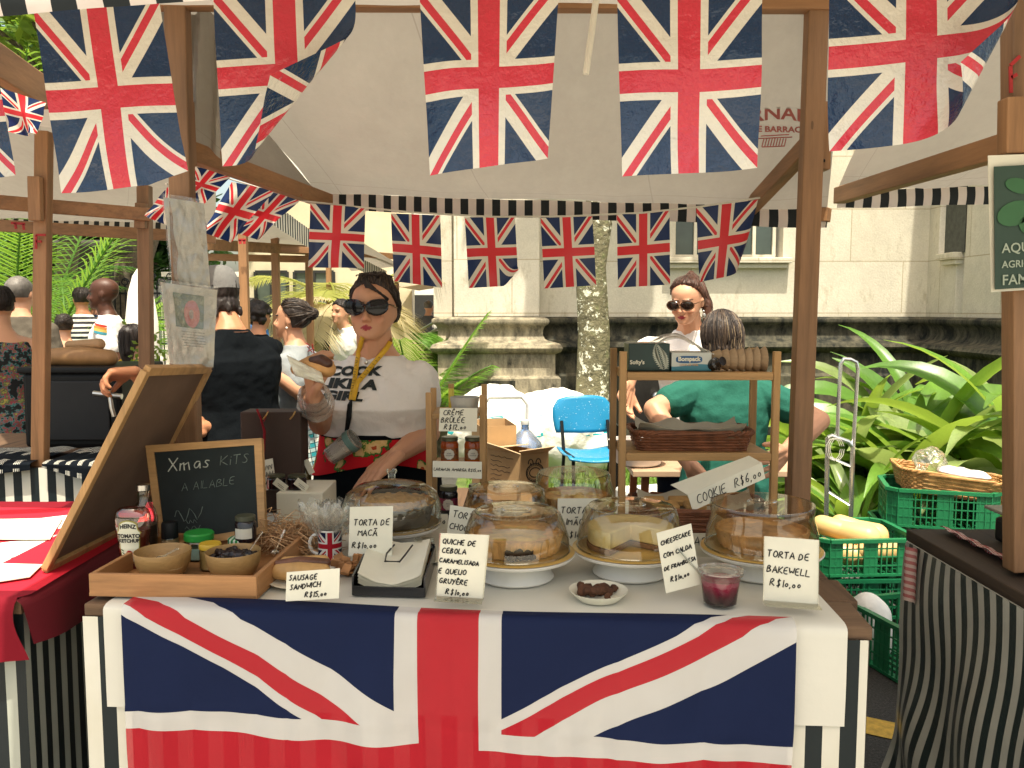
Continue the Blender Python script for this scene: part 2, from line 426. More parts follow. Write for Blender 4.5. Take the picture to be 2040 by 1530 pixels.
# ------------------------------------------------------------------ materials
RED, BLUE, WHITE = (.64, .032, .055), (.006, .030, .085), (.76, .71, .60)
mt = {}
mt['oak'] = wood('stall_timber', (.36, .185, .080), 2); mt['oak_x'] = wood('stall_timber_across', (.345, .175, .075), 0)
mt['oak_y'] = wood('stall_timber_along', (.345, .175, .075), 1)
mt['oak_dark'] = wood('stall_timber_brown', (.29, .155, .075), 2)
mt['plank'] = wood('weathered_plank', (.15, .085, .045), 1, .8, .4, 30)
mt['pine'] = wood('pale_pine', (.52, .30, .12), 2); mt['pine_x'] = wood('pale_pine_across', (.52, .30, .12), 0)
mt['bamboo'] = wood('bamboo', (.45, .22, .085), 0); mt['bowl'] = wood('bamboo_bowl', (.42, .25, .09), 0, .45, .75, 30)
mt['paper'] = pm('card_paper', (.74, .71, .58), .7, .05, bump=.05)
mt['ink'] = pm('marker_ink', (.008, .008, .009), .5, 0, bump=0)
mt['cloth'] = pm('white_table_paper', (.66, .635, .55), .75, .05, 3, bump=.5, bscale=6, bdist=.006)
mt['white_plastic'] = pm('white_plastic', (.72, .70, .64), .4, .04, bump=.05)
mt['gold'] = pm('gold_card', (.62, .40, .11), .35, .1, metal=.35, bump=.1)
mt['black'] = pm('black_plastic', (.005, .006, .007), .5, .2, bump=.2, spec=.2)
mt['steel'] = pm('steel', (.55, .53, .48), .28, .08, metal=1, bump=.05)
mt['acrylic'] = clear_mat('clear_acrylic', (.985, .975, .945), .06, .04)
mt['film'] = clear_mat('plastic_film', (.95, .93, .88), .08, .10, bump=.8, fog=.05, bscale=26)
mt['clearbag'] = clear_mat('clear_cutlery_plastic', (.93, .92, .89), .10, .12, bump=.6, fog=.10, bscale=40)
mt['glass'] = clear_mat('jar_glass', (.95, .95, .92), .06, .02)
mt['string'] = pm('string', (.6, .57, .48), .8, .05, bump=0)
m_, nt_ = new_mat('canopy_canvas'); u_, v_, _ = xyz(nt_, 'UV')
cc_ = ramp(nt_, nz(nt_, 1.7, 6, .65), [(.3, (.30, .275, .235)), (.55, (.37, .345, .30)), (.75, (.41, .385, .335))])
cc_ = mixc(nt_, .35, cc_, ramp(nt_, nz(nt_, 3, 5, .7, stretch=(1, .25, 1)), [(.35, (.55, .5, .42)), (.6, (1, 1, 1))]), 'MULTIPLY')
se_ = ((u_ - .055).abs() < .0012).max(((u_ - .37).abs() < .0012).max(((u_ - .69).abs() < .0012).max((v_ - .93).abs() < .002)))
cc_ = mixc(nt_, se_ * .55, cc_, (.16, .14, .11)); wv_ = X(nt_, nz(nt_, 3.2, 4, .55, stretch=(1, .5, 1))) + X(nt_, nz(nt_, 11, 4)) * .3
finish(nt_, cc_, .6, .3, bump=.55, bsock=wv_.k, bdist=.05, transl=.11, tcol=(.80, .72, .60)); mt['canvas'] = m_
mt['val'] = stripes('striped_valance', (.012, .016, .018), (.70, .62, .56), .066, 0, transl=.18)
mt['val_far'] = stripes('striped_valance_far', (.02, .024, .024), (.70, .66, .58), .066, 0, transl=.1)
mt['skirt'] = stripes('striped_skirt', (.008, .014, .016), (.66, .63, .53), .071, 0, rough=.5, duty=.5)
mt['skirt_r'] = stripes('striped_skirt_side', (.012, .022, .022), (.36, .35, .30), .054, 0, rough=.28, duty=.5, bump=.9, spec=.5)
mt['skirt_l'] = stripes('striped_skirt_shaded', (.010, .014, .015), (.38, .39, .33), .052, 0, rough=.5)  # pale stripes darkened in the colour to stand for shade on this skirt
mt['uj'] = union_jack('bunting_flag', 28, 37, BLUE, RED, WHITE, transl=.16, bump=1, bscale=22, bdist=.009, rough=.20, spec=.7)
mt['uj_far'] = union_jack('small_bunting_flag', 21, 28, (.008, .026, .10), (.68, .03, .04), (.74, .69, .58), transl=.22, bump=.4, bscale=22, bdist=.003, rough=.3)
mt['uj_cloth'] = union_jack('draped_flag', 150, 92, (.006, .012, .045), (.42, .014, .024), (.60, .575, .54), a=.0455, b=.079, k=1.02, rough=.75, transp=.14, spec=.15, bump=.3, bscale=7, bdist=.008)
mt['asphalt'] = None
m_, nt_ = new_mat('asphalt')
a_ = ramp(nt_, nz(nt_, 120, 3, .7), [(.3, (.035, .034, .033)), (.62, (.085, .082, .076)), (.8, (.2, .19, .165))])
a_ = mixc(nt_, .5, a_, ramp(nt_, nz(nt_, 1.1, 5), [(.35, (.35, .34, .32)), (.7, (1, .96, .88))]), 'MULTIPLY')
finish(nt_, a_, .9, .2, bump=.8, bscale=150, bdist=.004); mt['asphalt'] = m_

# ------------------------------------------------------------------ ground
def flat(name, pts, mat):
    b = MB(); b.add([V3(p) for p in pts], [tuple(range(len(pts)))]); o = ob(name, b, mat, smooth=0); return struct(o)
flat('ground', [(-120, -40, 0), (120, -40, 0), (120, 160, 0), (-120, 160, 0)], mt['asphalt'])
flat('bounce_paving', [(-30, -40, .004), (30, -40, .004), (30, 1.25, .004), (-30, 1.25, .004)], pm('pale_bounce_paving', (.38, .36, .32), .9, .25, 3))  # unseen pale ground, added to bounce sunlight up under the canopy
flat('road_line', [G(1560, 1392, .004), G(1560, 1424, .004), G(1990, 1520, .004), G(1990, 1484, .004)], pm('worn_yellow_paint', (.62, .38, .06), .7, .3, 30))
m_, nt_ = new_mat('lawn_soil')
finish(nt_, ramp(nt_, nz(nt_, 5, 6), [(.3, (.05, .075, .015)), (.55, (.10, .15, .03)), (.75, (.17, .15, .07))]), .9, bump=.8, bscale=60, bdist=.02)
flat('lawn', [(-.5, 6.3, .004), (6, 5.2, .004), (6, 12, .004), (-.5, 12, .004)], m_)
flat('courtyard_path', [(-14, 6.5, .004), (-.9, 6.5, .004), (-.9, 30, .004), (-14, 30, .004)], pm('pale_paving', (.42, .39, .32), .85, .2, 2))
gb = MB(); rg = random.Random(3)
for i in range(5200):
    x, y = rg.uniform(-.4, 2.2), rg.uniform(6.35, 9.0)
    h, a, w = rg.uniform(.04, .13), rg.uniform(0, 6.28), rg.uniform(.006, .012)
    dx, dy = math.cos(a), math.sin(a); l = rg.uniform(.01, .06)
    gb.add([(x - dy * w, y + dx * w, 0), (x + dy * w, y - dx * w, 0), (x + dx * l, y + dy * l, h)], [(0, 1, 2)])
o = ob('grass', gb, pm('grass_blades', (.12, .22, .03), .6, .4, 3, bump=0, transl=.3, tcol=(.2, .35, .03)), smooth=0, recalc=False)
tag(o, 'short sunlit green grass growing before the stone plinth', 'grass'); struct(o, 'stuff')

# ------------------------------------------------------------------ the stone building
def sweep(b, path, prof, end=True):
    """profile (out, z) along an open path of (x, y); 'out' is to the left of travel"""
    P = [V3((x, y, 0)) for x, y in path]; rings = []
    for i, p in enumerate(P):
        nn = []
        for a, q in ((i - 1, i), (i, i + 1)):
            if a >= 0 and q < len(P):
                t = (P[q] - P[a]).normalized(); nn.append(V3((t.y, -t.x, 0)))
        n = sum(nn, V3()).normalized(); k = 1 / max(.3, n.dot(nn[0]))
        rings.append([p + n * (o * k) + V3((0, 0, z)) for o, z in prof])
    return b.loft(rings, cap=end, closed=False)
def stone(name, base, dirt, amt, brick=True):
    m, nt = new_mat(name)
    n1 = nz(nt, 1.6, 8, .7); n2 = nz(nt, 9, 6, .7, stretch=(1, 1, .35)); n3 = nz(nt, 60, 3)
    col = ramp(nt, n1, [(.3, tuple(v * .8 for v in base)), (.7, tuple(min(1, v * 1.12) for v in base))])
    f = X(nt, n2) * .6 + X(nt, n1) * .5
    fr = node(nt, 'ShaderNodeMapRange'); fr.inputs[1].default_value = .62 - amt * .35; fr.inputs[2].default_value = .78 - amt * .2
    nt.links.new(f.k, fr.inputs[0])
    col = mixc(nt, fr.outputs[0], col, dirt)
    col = mixc(nt, .25, col, n3, 'OVERLAY')
    if brick:
        bt = node(nt, 'ShaderNodeTexBrick'); bt.inputs['Scale'].default_value = 1; bt.inputs['Mortar Size'].default_value = .006
        bt.inputs['Brick Width'].default_value = 1.15; bt.inputs['Row Height'].default_value = .56; bt.offset = .5
        bt.inputs['Color1'].default_value = (1, 1, 1, 1); bt.inputs['Color2'].default_value = (.93, .92, .89, 1); bt.inputs['Mortar'].default_value = (.70, .65, .56, 1)
        cc = node(nt, 'ShaderNodeCombineXYZ'); q = xyz(nt, 'Object'); s_ = q[0] + q[1] * 1.0
        nt.links.new(s_.k, cc.inputs[0]); nt.links.new((q[2] + .17).k, cc.inputs[1]); nt.links.new(cc.outputs[0], bt.inputs['Vector'])
        col = mixc(nt, 1, col, bt.outputs[0], 'MULTIPLY')
    finish(nt, col, .85, .2, bump=.5, bscale=45, bdist=.006); return m
mt['wall'] = stone('cream_stone', (.64, .585, .475), (.34, .29, .19), .06)
mt['plinth'] = stone('stained_stone', (.42, .36, .25), (.035, .034, .028), .48, False)
mt['plinth_dark'] = stone('mossy_black_stone', (.17, .15, .10), (.014, .016, .014), .78, False)
church = thing('stone_building', 'cream stone building with dark weathered moulded base behind the stall', 'building', (2, 9.3, 0))
PROF = [(0, 1.47), (.05, 1.465), (.085, 1.445), (.09, 1.42), (.08, 1.395), (.045, 1.375), (.025, 1.33), (.025, 1.28), (.05, 1.235), (.10, 1.21), (.16, 1.20), (.205, 1.185),
        (.225, 1.15), (.205, 1.11), (.16, 1.09), (.15, 1.085), (.15, .875), (.155, .862), (.19, .85), (.205, .835), (.205, 0)]
b = MB()
b.add([(-.75, 9.35, 1.47), (1.72, 9.35, 1.47), (1.72, 9.35, 6), (-.75, 9.35, 6)], [(0, 1, 2, 3)])
wins = [(1.76, 2.27), (2.42, 2.90)]
b.box((2.33, 9.55, 1.79), (1.22, .4, .64)); b.box((2.33, 9.55, 4.6), (1.22, .4, 2.8))
b.box((2.345, 9.55, 2.655), (.15, .396, 1.09)); b.box((3.75, 9.55, 3.735), (1.62, .4, 4.53)); b.box((-.75, 11, 3.735), (.2, 3.4, 4.53))
b.box((4.62, 9.05, 1.79), (.2, .6, .64)); b.box((4.62, 9.05, 4.8), (.2, .6, 2.6)); b.box((4.62, 9.24, 2.805), (.2, .22, 1.39)); b.box((4.62, 7.2, 3.735), (.2, 2.8, 4.53)); b.box((4.62, 8.60, 2.805), (.2, .02, 1.39))
b.box((1.73, 9.551, 3.7), (.06, .4, 4.5))
ob('wall', b, mt['wall'], church, smooth=0)
b = MB(); b.box((-.16, 9.2, 3.735), (.90, .4, 4.53)); ob('pilaster', b, mt['wall'], church, smooth=0, bevel=.012)
b = MB(); sweep(b, [(.3, 9.5), (.3, 9.0), (-.62, 9.0), (-.62, 9.5)][::-1], PROF); ob('pilaster_base', b, mt['plinth'], church, smooth=40)
b = MB(); sweep(b, [(-.78, 13), (-.78, 9.32), (-.60, 9.32)], PROF); ob('corner_base', b, mt['plinth'], church, smooth=40)
b = MB(); sweep(b, [(.28, 9.33), (4.50, 9.33), (4.50, 5.8)], PROF); ob('plinth', b, mt['plinth_dark'], church, smooth=40)
for k, px in enumerate((990,)):
    b = MB(); b.box(U(990, 772, 8.79) + V3((0, 0, -.03)), (.38, .02, .20)); ob('vent_panel', b, mt['plinth_dark'], church, smooth=0)
glassy = pm('window_glass', (.045, .065, .06), .12, .3, 2, spec=.8, bump=.1, bscale=3)
frame_w = pm('white_window_frame', (.58, .54, .43), .6, .15)
for x0, x1 in wins:
    g = MB(); g.box(((x0 + x1) / 2, 9.52, 2.66), (x1 - x0 - .01, .02, 1.08)); w = ob('window', g, glassy, church, smooth=0)
    fr = MB()
    for xx in (x0 + .02, (x0 + x1) / 2, x1 - .02): fr.box((xx, 9.50, 2.66), (.035, .05, 1.07))
    for zz in (2.135, 2.62, 3.17): fr.box(((x0 + x1) / 2, 9.503, zz), (x1 - x0 - .02, .045, .03))
    ob('window_frame', fr, frame_w, w, smooth=0)
    s = MB(); s.box(((x0 + x1) / 2, 9.32, 2.075), (x1 - x0 + .22, .18, .06)); s.box(((x0 + x1) / 2, 9.335, 2.018), (x1 - x0 + .16, .11, .05)); ob('sill', s, mt['wall'], w, smooth=0, bevel=.008)
g = MB(); g.box((4.53, 8.80, 2.80), (.03, .40, 1.36)); w = ob('window', g, pm('old_shutter', (.05, .055, .045), .6, .4, 20), church, smooth=0)
s = MB(); s.box((4.50, 8.83, 2.09), (.14, .36, .07)); s.box((4.51, 8.83, 2.03), (.08, .3, .05)); ob('sill', s, mt['wall'], w, smooth=0, bevel=.008)

# ------------------------------------------------------------------ leaves and trees
def leafm(name, col, tcol, var=.35, rough=.45, tl=.45):
    return pm(name, col, rough, var, 2.5, 3, transl=tl, tcol=tcol, bump=.1, spec=.4)
mt['leaf'] = leafm('tree_leaf', (.085, .17, .022), (.26, .42, .04)); mt['leaf2'] = leafm('light_tree_leaf', (.14, .22, .03), (.40, .52, .06))
mt['leaf3'] = leafm('dark_leaf', (.035, .085, .018), (.08, .2, .03))
mt['bark'] = pm('bark', (.13, .105, .07), .9, .4, 14, bump=.9, bscale=30, bdist=.02)
def tree(name, label, base, h, tr, crown, nleaf, lsize, leaf, lean=(0, 0), seed=1, group=None, bark=None, clumps=14):
    """crown = (centre offset, radii); leaves gather in clumps along limbs"""
    rr = random.Random(seed); base = V3(base); t = thing(name, label, 'tree', base, group)
    b = MB(); top = base + V3((lean[0], lean[1], h))
    pts = [lerp(base, top, k / 8) + V3((rr.uniform(-1, 1), rr.uniform(-1, 1), 0)) * tr * .25 for k in range(9)]
    b.tube(pts, [tr * (1.25 if k == 0 else 1) * (1 - .045 * k) for k in range(9)], 12)
    cc = base + V3(crown[0]); rad = crown[1]; cl = []
    for k in range(clumps):
        d = V3((rr.gauss(0, 1), rr.gauss(0, 1), rr.gauss(0, .8))).normalized() * rr.uniform(.45, 1)
        p = cc + V3((d.x * rad[0], d.y * rad[1], d.z * rad[2])); cl.append(p)
        s0 = pts[rr.choice((5, 6, 7, 8))]; mid = lerp(s0, p, .5) + V3((0, 0, rad[2] * .12))
        b.tube([s0, mid, p], [tr * .38, tr * .24, tr * .06], 6)
    ob('trunk', b, bark or mt['bark'], t)
    f = MB()
    for i in range(nleaf):
        p = rr.choice(cl) + V3((rr.gauss(0, .22) * rad[0], rr.gauss(0, .22) * rad[1], rr.gauss(0, .2) * rad[2]))
        l = lsize * rr.uniform(.6, 1.3); w = l * .32
        a = V3((rr.gauss(0, 1), rr.gauss(0, 1), rr.gauss(-.3, .6))).normalized(); s = a.cross(V3((rr.gauss(0, .4), rr.gauss(0, .4), 1))).normalized()
        f.add([p, p + a * l * .45 + s * w, p + a * l, p + a * l * .45 - s * w], [(0, 1, 2, 3)])
    ob('crown', f, leaf, t, smooth=0, recalc=False); return t
m_, nt_ = new_mat('lichen_bark')
v_ = node(nt_, 'ShaderNodeTexVoronoi'); v_.inputs['Scale'].default_value = 15; nt_.links.new(coords(nt_, 'Object', (1, 1, .6)), v_.inputs['Vector'])
sp_ = X(nt_, nz(nt_, 16, 6, .75)) * .9 + X(nt_, nz(nt_, 3.5, 3)) * .55
col_ = ramp(nt_, nz(nt_, 9, 6, .7), [(.3, (.07, .065, .04)), (.55, (.19, .17, .10)), (.75, (.15, .18, .07))])
col_ = mixc(nt_, (sp_ > .80), col_, (.72, .71, .56)); finish(nt_, col_, .9, .2, bump=1, bscale=26, bdist=.025)
lt = tree('tree', 'lichen spotted grey tree trunk rising before the cream stone wall', (.72, 8.1, 0), 5.2, .172, ((.5, .4, 6.2), (1.5, 1.3, .9)), 900, .3, mt['leaf'], (.17, .1), 5, bark=m_)
for k_, (x_, y_) in enumerate(()): tree('tree', ('dense street tree behind the photographer on the left', 'dense street tree behind the photographer on the right', 'dense street tree directly behind the photographer')[k_], (x_, y_, 0), 5.5, .22, ((0, 0, 5.2), (3.2, 2.3, 2.6)), 1000, .9, mt['leaf3'], (0, 0), 71 + k_, clumps=26)
# park trees behind the left stalls
tree('tree', 'bright leafy tree seen through the gap at the top left corner', (-6.6, 12, 0), 6.4, .16, ((.6, 0, 5.4), (2.4, 1.6, 1.9)), 4600, .24, mt['leaf2'], (1.2, 0), 11, clumps=26)
tree('tree', 'thick leaning grey trunk behind the gate pillar', (-8.3, 17.2, 0), 6.5, .42, ((1.4, 0, 7.0), (3.4, 2, 1.8)), 3600, .34, mt['leaf'], (1.9, 0), 12, clumps=20)
tree('tree', 'dark trunked tree left of the gate pillar with drooping foliage', (-10.6, 17.5, 0), 6, .3, ((.6, 0, 5.0), (2.6, 2, 2.0)), 4200, .34, mt['leaf'], (.5, 0), 13, clumps=22)
tree('tree', 'round dark tree between palms and iron fence', (-9.4, 19, 0), 3.2, .2, ((0, 0, 3.1), (2.6, 1.2, 1.5)), 4200, .3, mt['leaf3'], (0, 0), 17, clumps=24)
tree('tree', 'dark leafy tree beside the blue window building', (-12.6, 19, 0), 3.2, .2, ((0, 0, 3.0), (2.4, 1.2, 1.7)), 4200, .3, mt['leaf'], (0, 0), 18, clumps=24)
tree('tree', 'tall dense park tree far behind the left stalls', (-14.5, 21, 0), 7, .4, ((0, 0, 6), (4.2, 3, 3.2)), 4200, .5, mt['leaf2'], (0, 0), 14, clumps=24)
tree('tree', 'broad green tree behind the low café roof', (-4.0, 30, 0), 8, .4, ((0, 0, 7.5), (4.5, 3, 3.2)), 4200, .55, mt['leaf2'], (0, 0), 15, clumps=24)
def frond(b, base, az, L, rise, droop, nl=40, ll=.45, lw=.03, seed=0, mb_stem=None, fold=.5):
    """arching palm frond: curved stem with leaflets in two ranks"""
    rr = random.Random(seed); d = V3((math.cos(az), math.sin(az), 0)); s = V3((-d.y, d.x, 0)); pts = []
    for k in range(13):
        t = k / 12; pts.append(base + d * (L * t * (1 - .12 * t)) + V3((0, 0, rise * t * L - droop * L * t * t)))
    (mb_stem or b).tube(pts, [.018 * (1 - .8 * k / 12) + .003 for k in range(13)], 5)
    for k in range(nl):
        t = .14 + .86 * k / nl; q = t * 12; i = min(11, int(q)); p = lerp(pts[i], pts[i + 1], q - i); tg = (pts[i + 1] - pts[i]).normalized()
        l = ll * (math.sin(math.pi * min(1, .12 + t * .88)) ** .55 + .12) * rr.uniform(.85, 1.1)
        for sg in (-1, 1):
            a = (tg * .75 + s * sg * .9 + V3((0, 0, .25 * fold))).normalized(); up = V3((0, 0, -1))
            w = s.cross(a).normalized() * lw * .3 + tg * lw
            b.add([p - w * .3, p + w * .7, p + a * l * .55 + w * .6 + up * l * .10, p + a * l + up * l * .34, p + a * l * .55 - w * .35 + up * l * .10], [(0, 1, 2, 4), (4, 2, 3)])
def palm(name, label, base, n, L, rise, droop, leaf, seed, ll=.45, lw=.03, h0=.1, group=None, trunk=.05, arc=(0, 6.283)):
    rr = random.Random(seed); base = V3(base); t = thing(name, label, 'palm', base, group); f = MB(); st = MB()
    if h0 > .3: st.tube([base, base + V3((.06, 0, h0))], [trunk, trunk * .8], 8)
    for k in range(n):
        a = arc[0] + (arc[1] - arc[0]) * k / n + rr.uniform(-.25, .25)
        frond(f, base + V3((0, 0, h0)), a, L * rr.uniform(.75, 1.1), rise * rr.uniform(.6, 1.35), droop * rr.uniform(.7, 1.2), 40, ll, lw * .62, seed * 50 + k, st)
    ob('stem', st, leaf, t); ob('foliage', f, leaf, t, smooth=0, recalc=False); return t
lp = leafm('palm_leaf', (.10, .22, .03), (.28, .46, .05)); lpy = leafm('yellow_palm_leaf', (.27, .28, .06), (.42, .42, .10), .25)
lpw = leafm('pale_dry_palm_leaf', (.50, .43, .24), (.55, .45, .2), .2); lpd = leafm('deep_palm_leaf', (.05, .14, .02), (.14, .32, .04))
palm('palm_bush', 'big green feathery palm bush behind the grey haired man', (-5.6, 9.5, 0), 30, 2.5, 1.75, .75, lp, 21, .55, .032, .2)
palm('palm_bush', 'green palm bush right of the near timber post', (-4.6, 8.9, 0), 20, 1.35, 1.5, .75, lp, 22, .5, .03, .2)
palm('palm_bush', 'low palm bush with yellowing fronds by the striped top woman', (-4.0, 8.3, 0), 13, 1.3, 1.1, .75, lpy, 23, .4, .03, .1)
palm('palm_bush', 'dark green palm rising at the far left edge', (-7.3, 10.5, 0), 26, 2.8, 1.8, .6, lpd, 24, .6, .035, .3)
palm('palm_tree', 'palm with yellow arching fronds beside the cook', (-1.95, 9.6, 0), 9, 1.25, .7, .75, lpy, 25, .5, .035, 1.55, trunk=.06)
palm('palm_tree', 'palm with pale drooping fronds behind the cook', (-1.75, 8.9, 0), 8, 1.0, .55, .95, lpw, 28, .5, .03, 1.55, trunk=.05)
palm('palm_tree', 'slender palm with thin grey trunk right of the cook', (-1.12, 9.6, 0), 12, .75, .6, .8, lp, 26, .4, .024, 1.15, trunk=.04)
palm('palm_bush', 'small green palm with spiky leaves between cook and stone base', (-.98, 8.6, 0), 16, .85, 1.35, .5, lp, 27, .42, .022, .35)
palm('palm_bush', 'leafy green palm over the seated man in white', (-1.62, 7.4, 0), 13, .9, 1.35, .85, lp, 29, .4, .024, .35)

# tropical strap-leaved plants on the right
def strap_leaf(b, base, az, L, W, up, bend, tw, seed, fold=.35):
    rr = random.Random(seed); d = V3((math.cos(az), math.sin(az), 0)); s0 = V3((-d.y, d.x, 0)); p = V3(base); ang = up; N = 14; rows = []
    for k in range(N + 1):
        t = k / N; w = W * (math.sin(math.pi * min(1, (t * .93 + .05))) ** .7) * (1 if t < .5 else 1 - ((t - .5) * 2) ** 3 * .75)
        w = max(w, .012 if t < .2 else .002)
        ca, sa = math.cos(ang), math.sin(ang); tg = d * ca + V3((0, 0, sa)); nrm = V3((0, 0, ca)) - d * sa
        s = s0 * math.cos(tw * t) + nrm * math.sin(tw * t); n2 = s.cross(tg)
        rows.append([p - s * w - n2 * w * fold, p - s * w * .5 - n2 * w * fold * .35, p, p + s * w * .5 - n2 * w * fold * .35, p + s * w - n2 * w * fold])
        p = p + tg * (L / N); ang -= bend * (.35 + 1.3 * t) / N
    vs = [q for r in rows for q in r]; fs = [(i * 5 + j, i * 5 + j + 1, i * 5 + j + 6, i * 5 + j + 5) for i in range(N) for j in range(4)]
    b.add(vs, fs)
def strap_mat(name, col, tcol):
    m, nt = new_mat(name); n = nz(nt, 2.2, 3); n2 = nz(nt, 70, 2, stretch=(1, 1, .08))
    cc = ramp(nt, n, [(.3, tuple(v * .6 for v in col)), (.7, tuple(v * 1.3 for v in col))]); cc = mixc(nt, .35, cc, n2, 'OVERLAY')
    finish(nt, cc, .32, .5, bump=.25, bsock=n2, transl=.38, tcol=tcol); return m
ls = [strap_mat('strap_leaf_green', (.10, .22, .035), (.30, .46, .06)), strap_mat('strap_leaf_lime', (.13, .26, .035), (.36, .50, .06)), strap_mat('strap_leaf_pale', (.26, .34, .12), (.40, .5, .14))]
def strap_plant(label, base, n, L, W, seed, mat):
    rr = random.Random(seed); t = thing('strap_leaf_plant', label, 'plant', base, 'broad strap leaved plants beside the crates'); bs = [MB(), MB(), MB()]
    for k in range(n):
        a = rr.uniform(0, 6.283); i = rr.choice((mat, mat, 0, 1, 2))
        strap_leaf(bs[i], V3(base) + V3((rr.uniform(-.12, .12), rr.uniform(-.12, .12), 0)), a, L * rr.uniform(.65, 1.15), W * rr.uniform(.5, 1.2), rr.uniform(1.0, 1.5), rr.uniform(1.2, 2.9), rr.uniform(-.8, .8), seed * 99 + k)
    for i, q in enumerate(bs):
        if q.v: ob('leaves', q, ls[i], t, smooth=60, recalc=False)
SPL = [('strap leaved plant right behind the silver hand truck', (2.35, 6.1), 32, 1.2, .085), ('tall strap leaved plant with broad pale leaves behind the wicker basket', (2.75, 5.75), 34, 1.5, .135), ('big strap leaved plant at the far right by the post', (3.3, 5.4), 38, 1.6, .145), ('upright strap leaved plant against the dark plinth', (3.2, 6.6), 34, 1.65, .12),
       ('low strap leaved plant behind the squash crate', (2.15, 5.3), 30, .95, .06), ('strap leaved plant with lime leaves in the back corner', (4.0, 6.4), 32, 1.6, .14), ('narrow leaved clump beside the trolley wheels', (1.95, 6.5), 20, .95, .035), ('dense dark strap plant deep in the bed', (2.6, 6.6), 36, 1.3, .095)]
for i, (lb, (x, y), n, L, W) in enumerate(SPL): strap_plant(lb, (x, y, 0), n, L, W, 60 + i, i % 3)

# ------------------------------------------------------------------ far left courtyard
cream = pm('cream_plaster', (.62, .54, .37), .85, .1, 3); whitew = pm('white_plaster', (.80, .76, .66), .85, .06, 2); dk = pm('dark_opening', (.02, .02, .018), .7, .2, bump=0)
cafe = thing('cafe_building', 'low cream café building with dark glass doors across the courtyard', 'building', (-3.25, 15, 0))
b = MB(); b.box((-3.25, 15.2, 1.75), (3.0, .4, 3.5)); ob('wall', b, cream, cafe, smooth=0)
cg = pm('door_glass', (.10, .12, .10), .15, .5, 1.2, spec=.8, bump=0)
for x0, x1 in ((495, 560), (575, 655)):
    xa, xb = U(x0, 0, 14.97).x, U(x1, 0, 14.97).x
    g = MB(); g.box(((xa + xb) / 2, 14.985, 1.1), (xb - xa, .04, 2.2)); d = ob('door', g, cg, cafe, smooth=0)
    g = MB()
    for xx in (xa, (xa + xb) / 2, xb): g.box((xx, 14.955, 1.1), (.05, .05, 2.2))
    for zz in (1.62, 2.2): g.box(((xa + xb) / 2, 14.953, zz), (xb - xa, .045, .05))
    ob('door_frame', g, dk, d, smooth=0)
wb = thing('white_building', 'bright white building with louvred windows beyond the courtyard', 'building', (-3, 24, 0))
b = MB(); b.box((-2.6, 24.2, 3.5), (7.8, .4, 7)); ob('wall', b, whitew, wb, smooth=0)
for px in (760, 815, 700):
    p = U(px, 465, 23.9); g = MB(); g.box(p, (.62, .06, .95)); w = ob('window', g, pm('pale_louvre', (.55, .52, .44), .7, .1, 3), wb, smooth=0)
    g = MB()
    for k in range(9): g.box(p + V3((0, -.05, -.42 + k * .105)), (.58, .03, .03))
    ob('louvre', g, whitew, w, smooth=0)
p = U(850, 615, 23.9); g = MB(); g.box(V3((p.x, 23.97, 1.0)), (3.4, .1, 1.9)); ob('doorway', g, dk, wb, smooth=0)  # near-black slab painted as the shaded inside; no opening is cut
ve = thing('veranda_roof', 'clay tiled veranda roof left of the stone building', 'roof', U(840, 545, 19))
b = MB()
for k in range(34):
    x = -3.7 + k * .1; b.tube([(x, 18.2, 2.25), (x, 19.9, 3.1)], .052, 6)
ob('tiles', b, pm('clay_tile', (.50, .27, .15), .85, .3, 5), ve)
b = MB(); b.box((-2.05, 18.25, 2.14), (3.5, .1, .12)); b.box((-3.7, 18.3, 1.05), (.1, .1, 2.1)); b.box((-.5, 18.3, 1.05), (.1, .1, 2.1)); ob('timber', b, mt['oak_x'], ve, smooth=0)
us = thing('parasol', 'cream parasol opened beside the stone building corner', 'parasol', (-1.2, 14, 0))
b = MB(); rings = []
for r_, z_ in ((1.15, 1.95), (.6, 2.3), (.02, 2.6)): rings.append([V3((-1.2 + r_ * math.cos(q), 14 + r_ * math.sin(q), z_ - (.06 if k % 2 else 0) * r_)) for k, q in enumerate([math.pi * j / 8 for j in range(16)])])
b.loft(rings, cap=False); ob('canopy', b, pm('cream_canvas', (.70, .60, .44), .8, .06, transl=.3, tcol=(.7, .55, .35)), us, solid=.01)
b = MB(); b.tube([(-1.2, 14, 0), (-1.2, 14, 2.55)], .022, 8); ob('pole', b, mt['steel'], us)
gp = thing('gate_pillar', 'dark stone gate pillar with a wide moulded cap', 'pillar', (-7.85, 16, 0))
pst = stone('pillar_stone', (.065, .06, .045), (.03, .032, .03), .4, False); pst2 = pst
b = MB(); b.box((-7.85, 16, 1.2), (.62, .62, 2.4)); b.box((-7.6, 15.66, 1.1), (.2, .1, 1.7)); ob('shaft', b, pst, gp, smooth=0, bevel=.02)
b = MB(); b.lathe([(.42, 2.4), (.46, 2.45), (.52, 2.5), (.74, 2.62), (.80, 2.68), (.80, 2.74), (.6, 2.8)], (-7.85, 16, 0), 4, Matrix.Rotation(R(45), 4, 'Z')); ob('cap', b, pst, gp, smooth=0)
fe = thing('iron_fence', 'black ornate iron fence beside the gate pillar', 'fence', (-8.6, 16.2, 0)); b = MB()
for k in range(50):
    x = -10.9 + k * .1
    if -8.2 < x < -7.5: continue
    b.tube([(x, 16.2, .2), (x, 16.2, 1.95)], .014, 5); b.rcone((x, 16.2, 1.95), (x, 16.2, 2.06), .025, .004, 6)
for z_ in (.9, 1.35, 1.85): b.box((-8.45, 16.2, z_), (5.0, .04, .04))
ob('bars', b, mt['black'], fe)
b = MB()
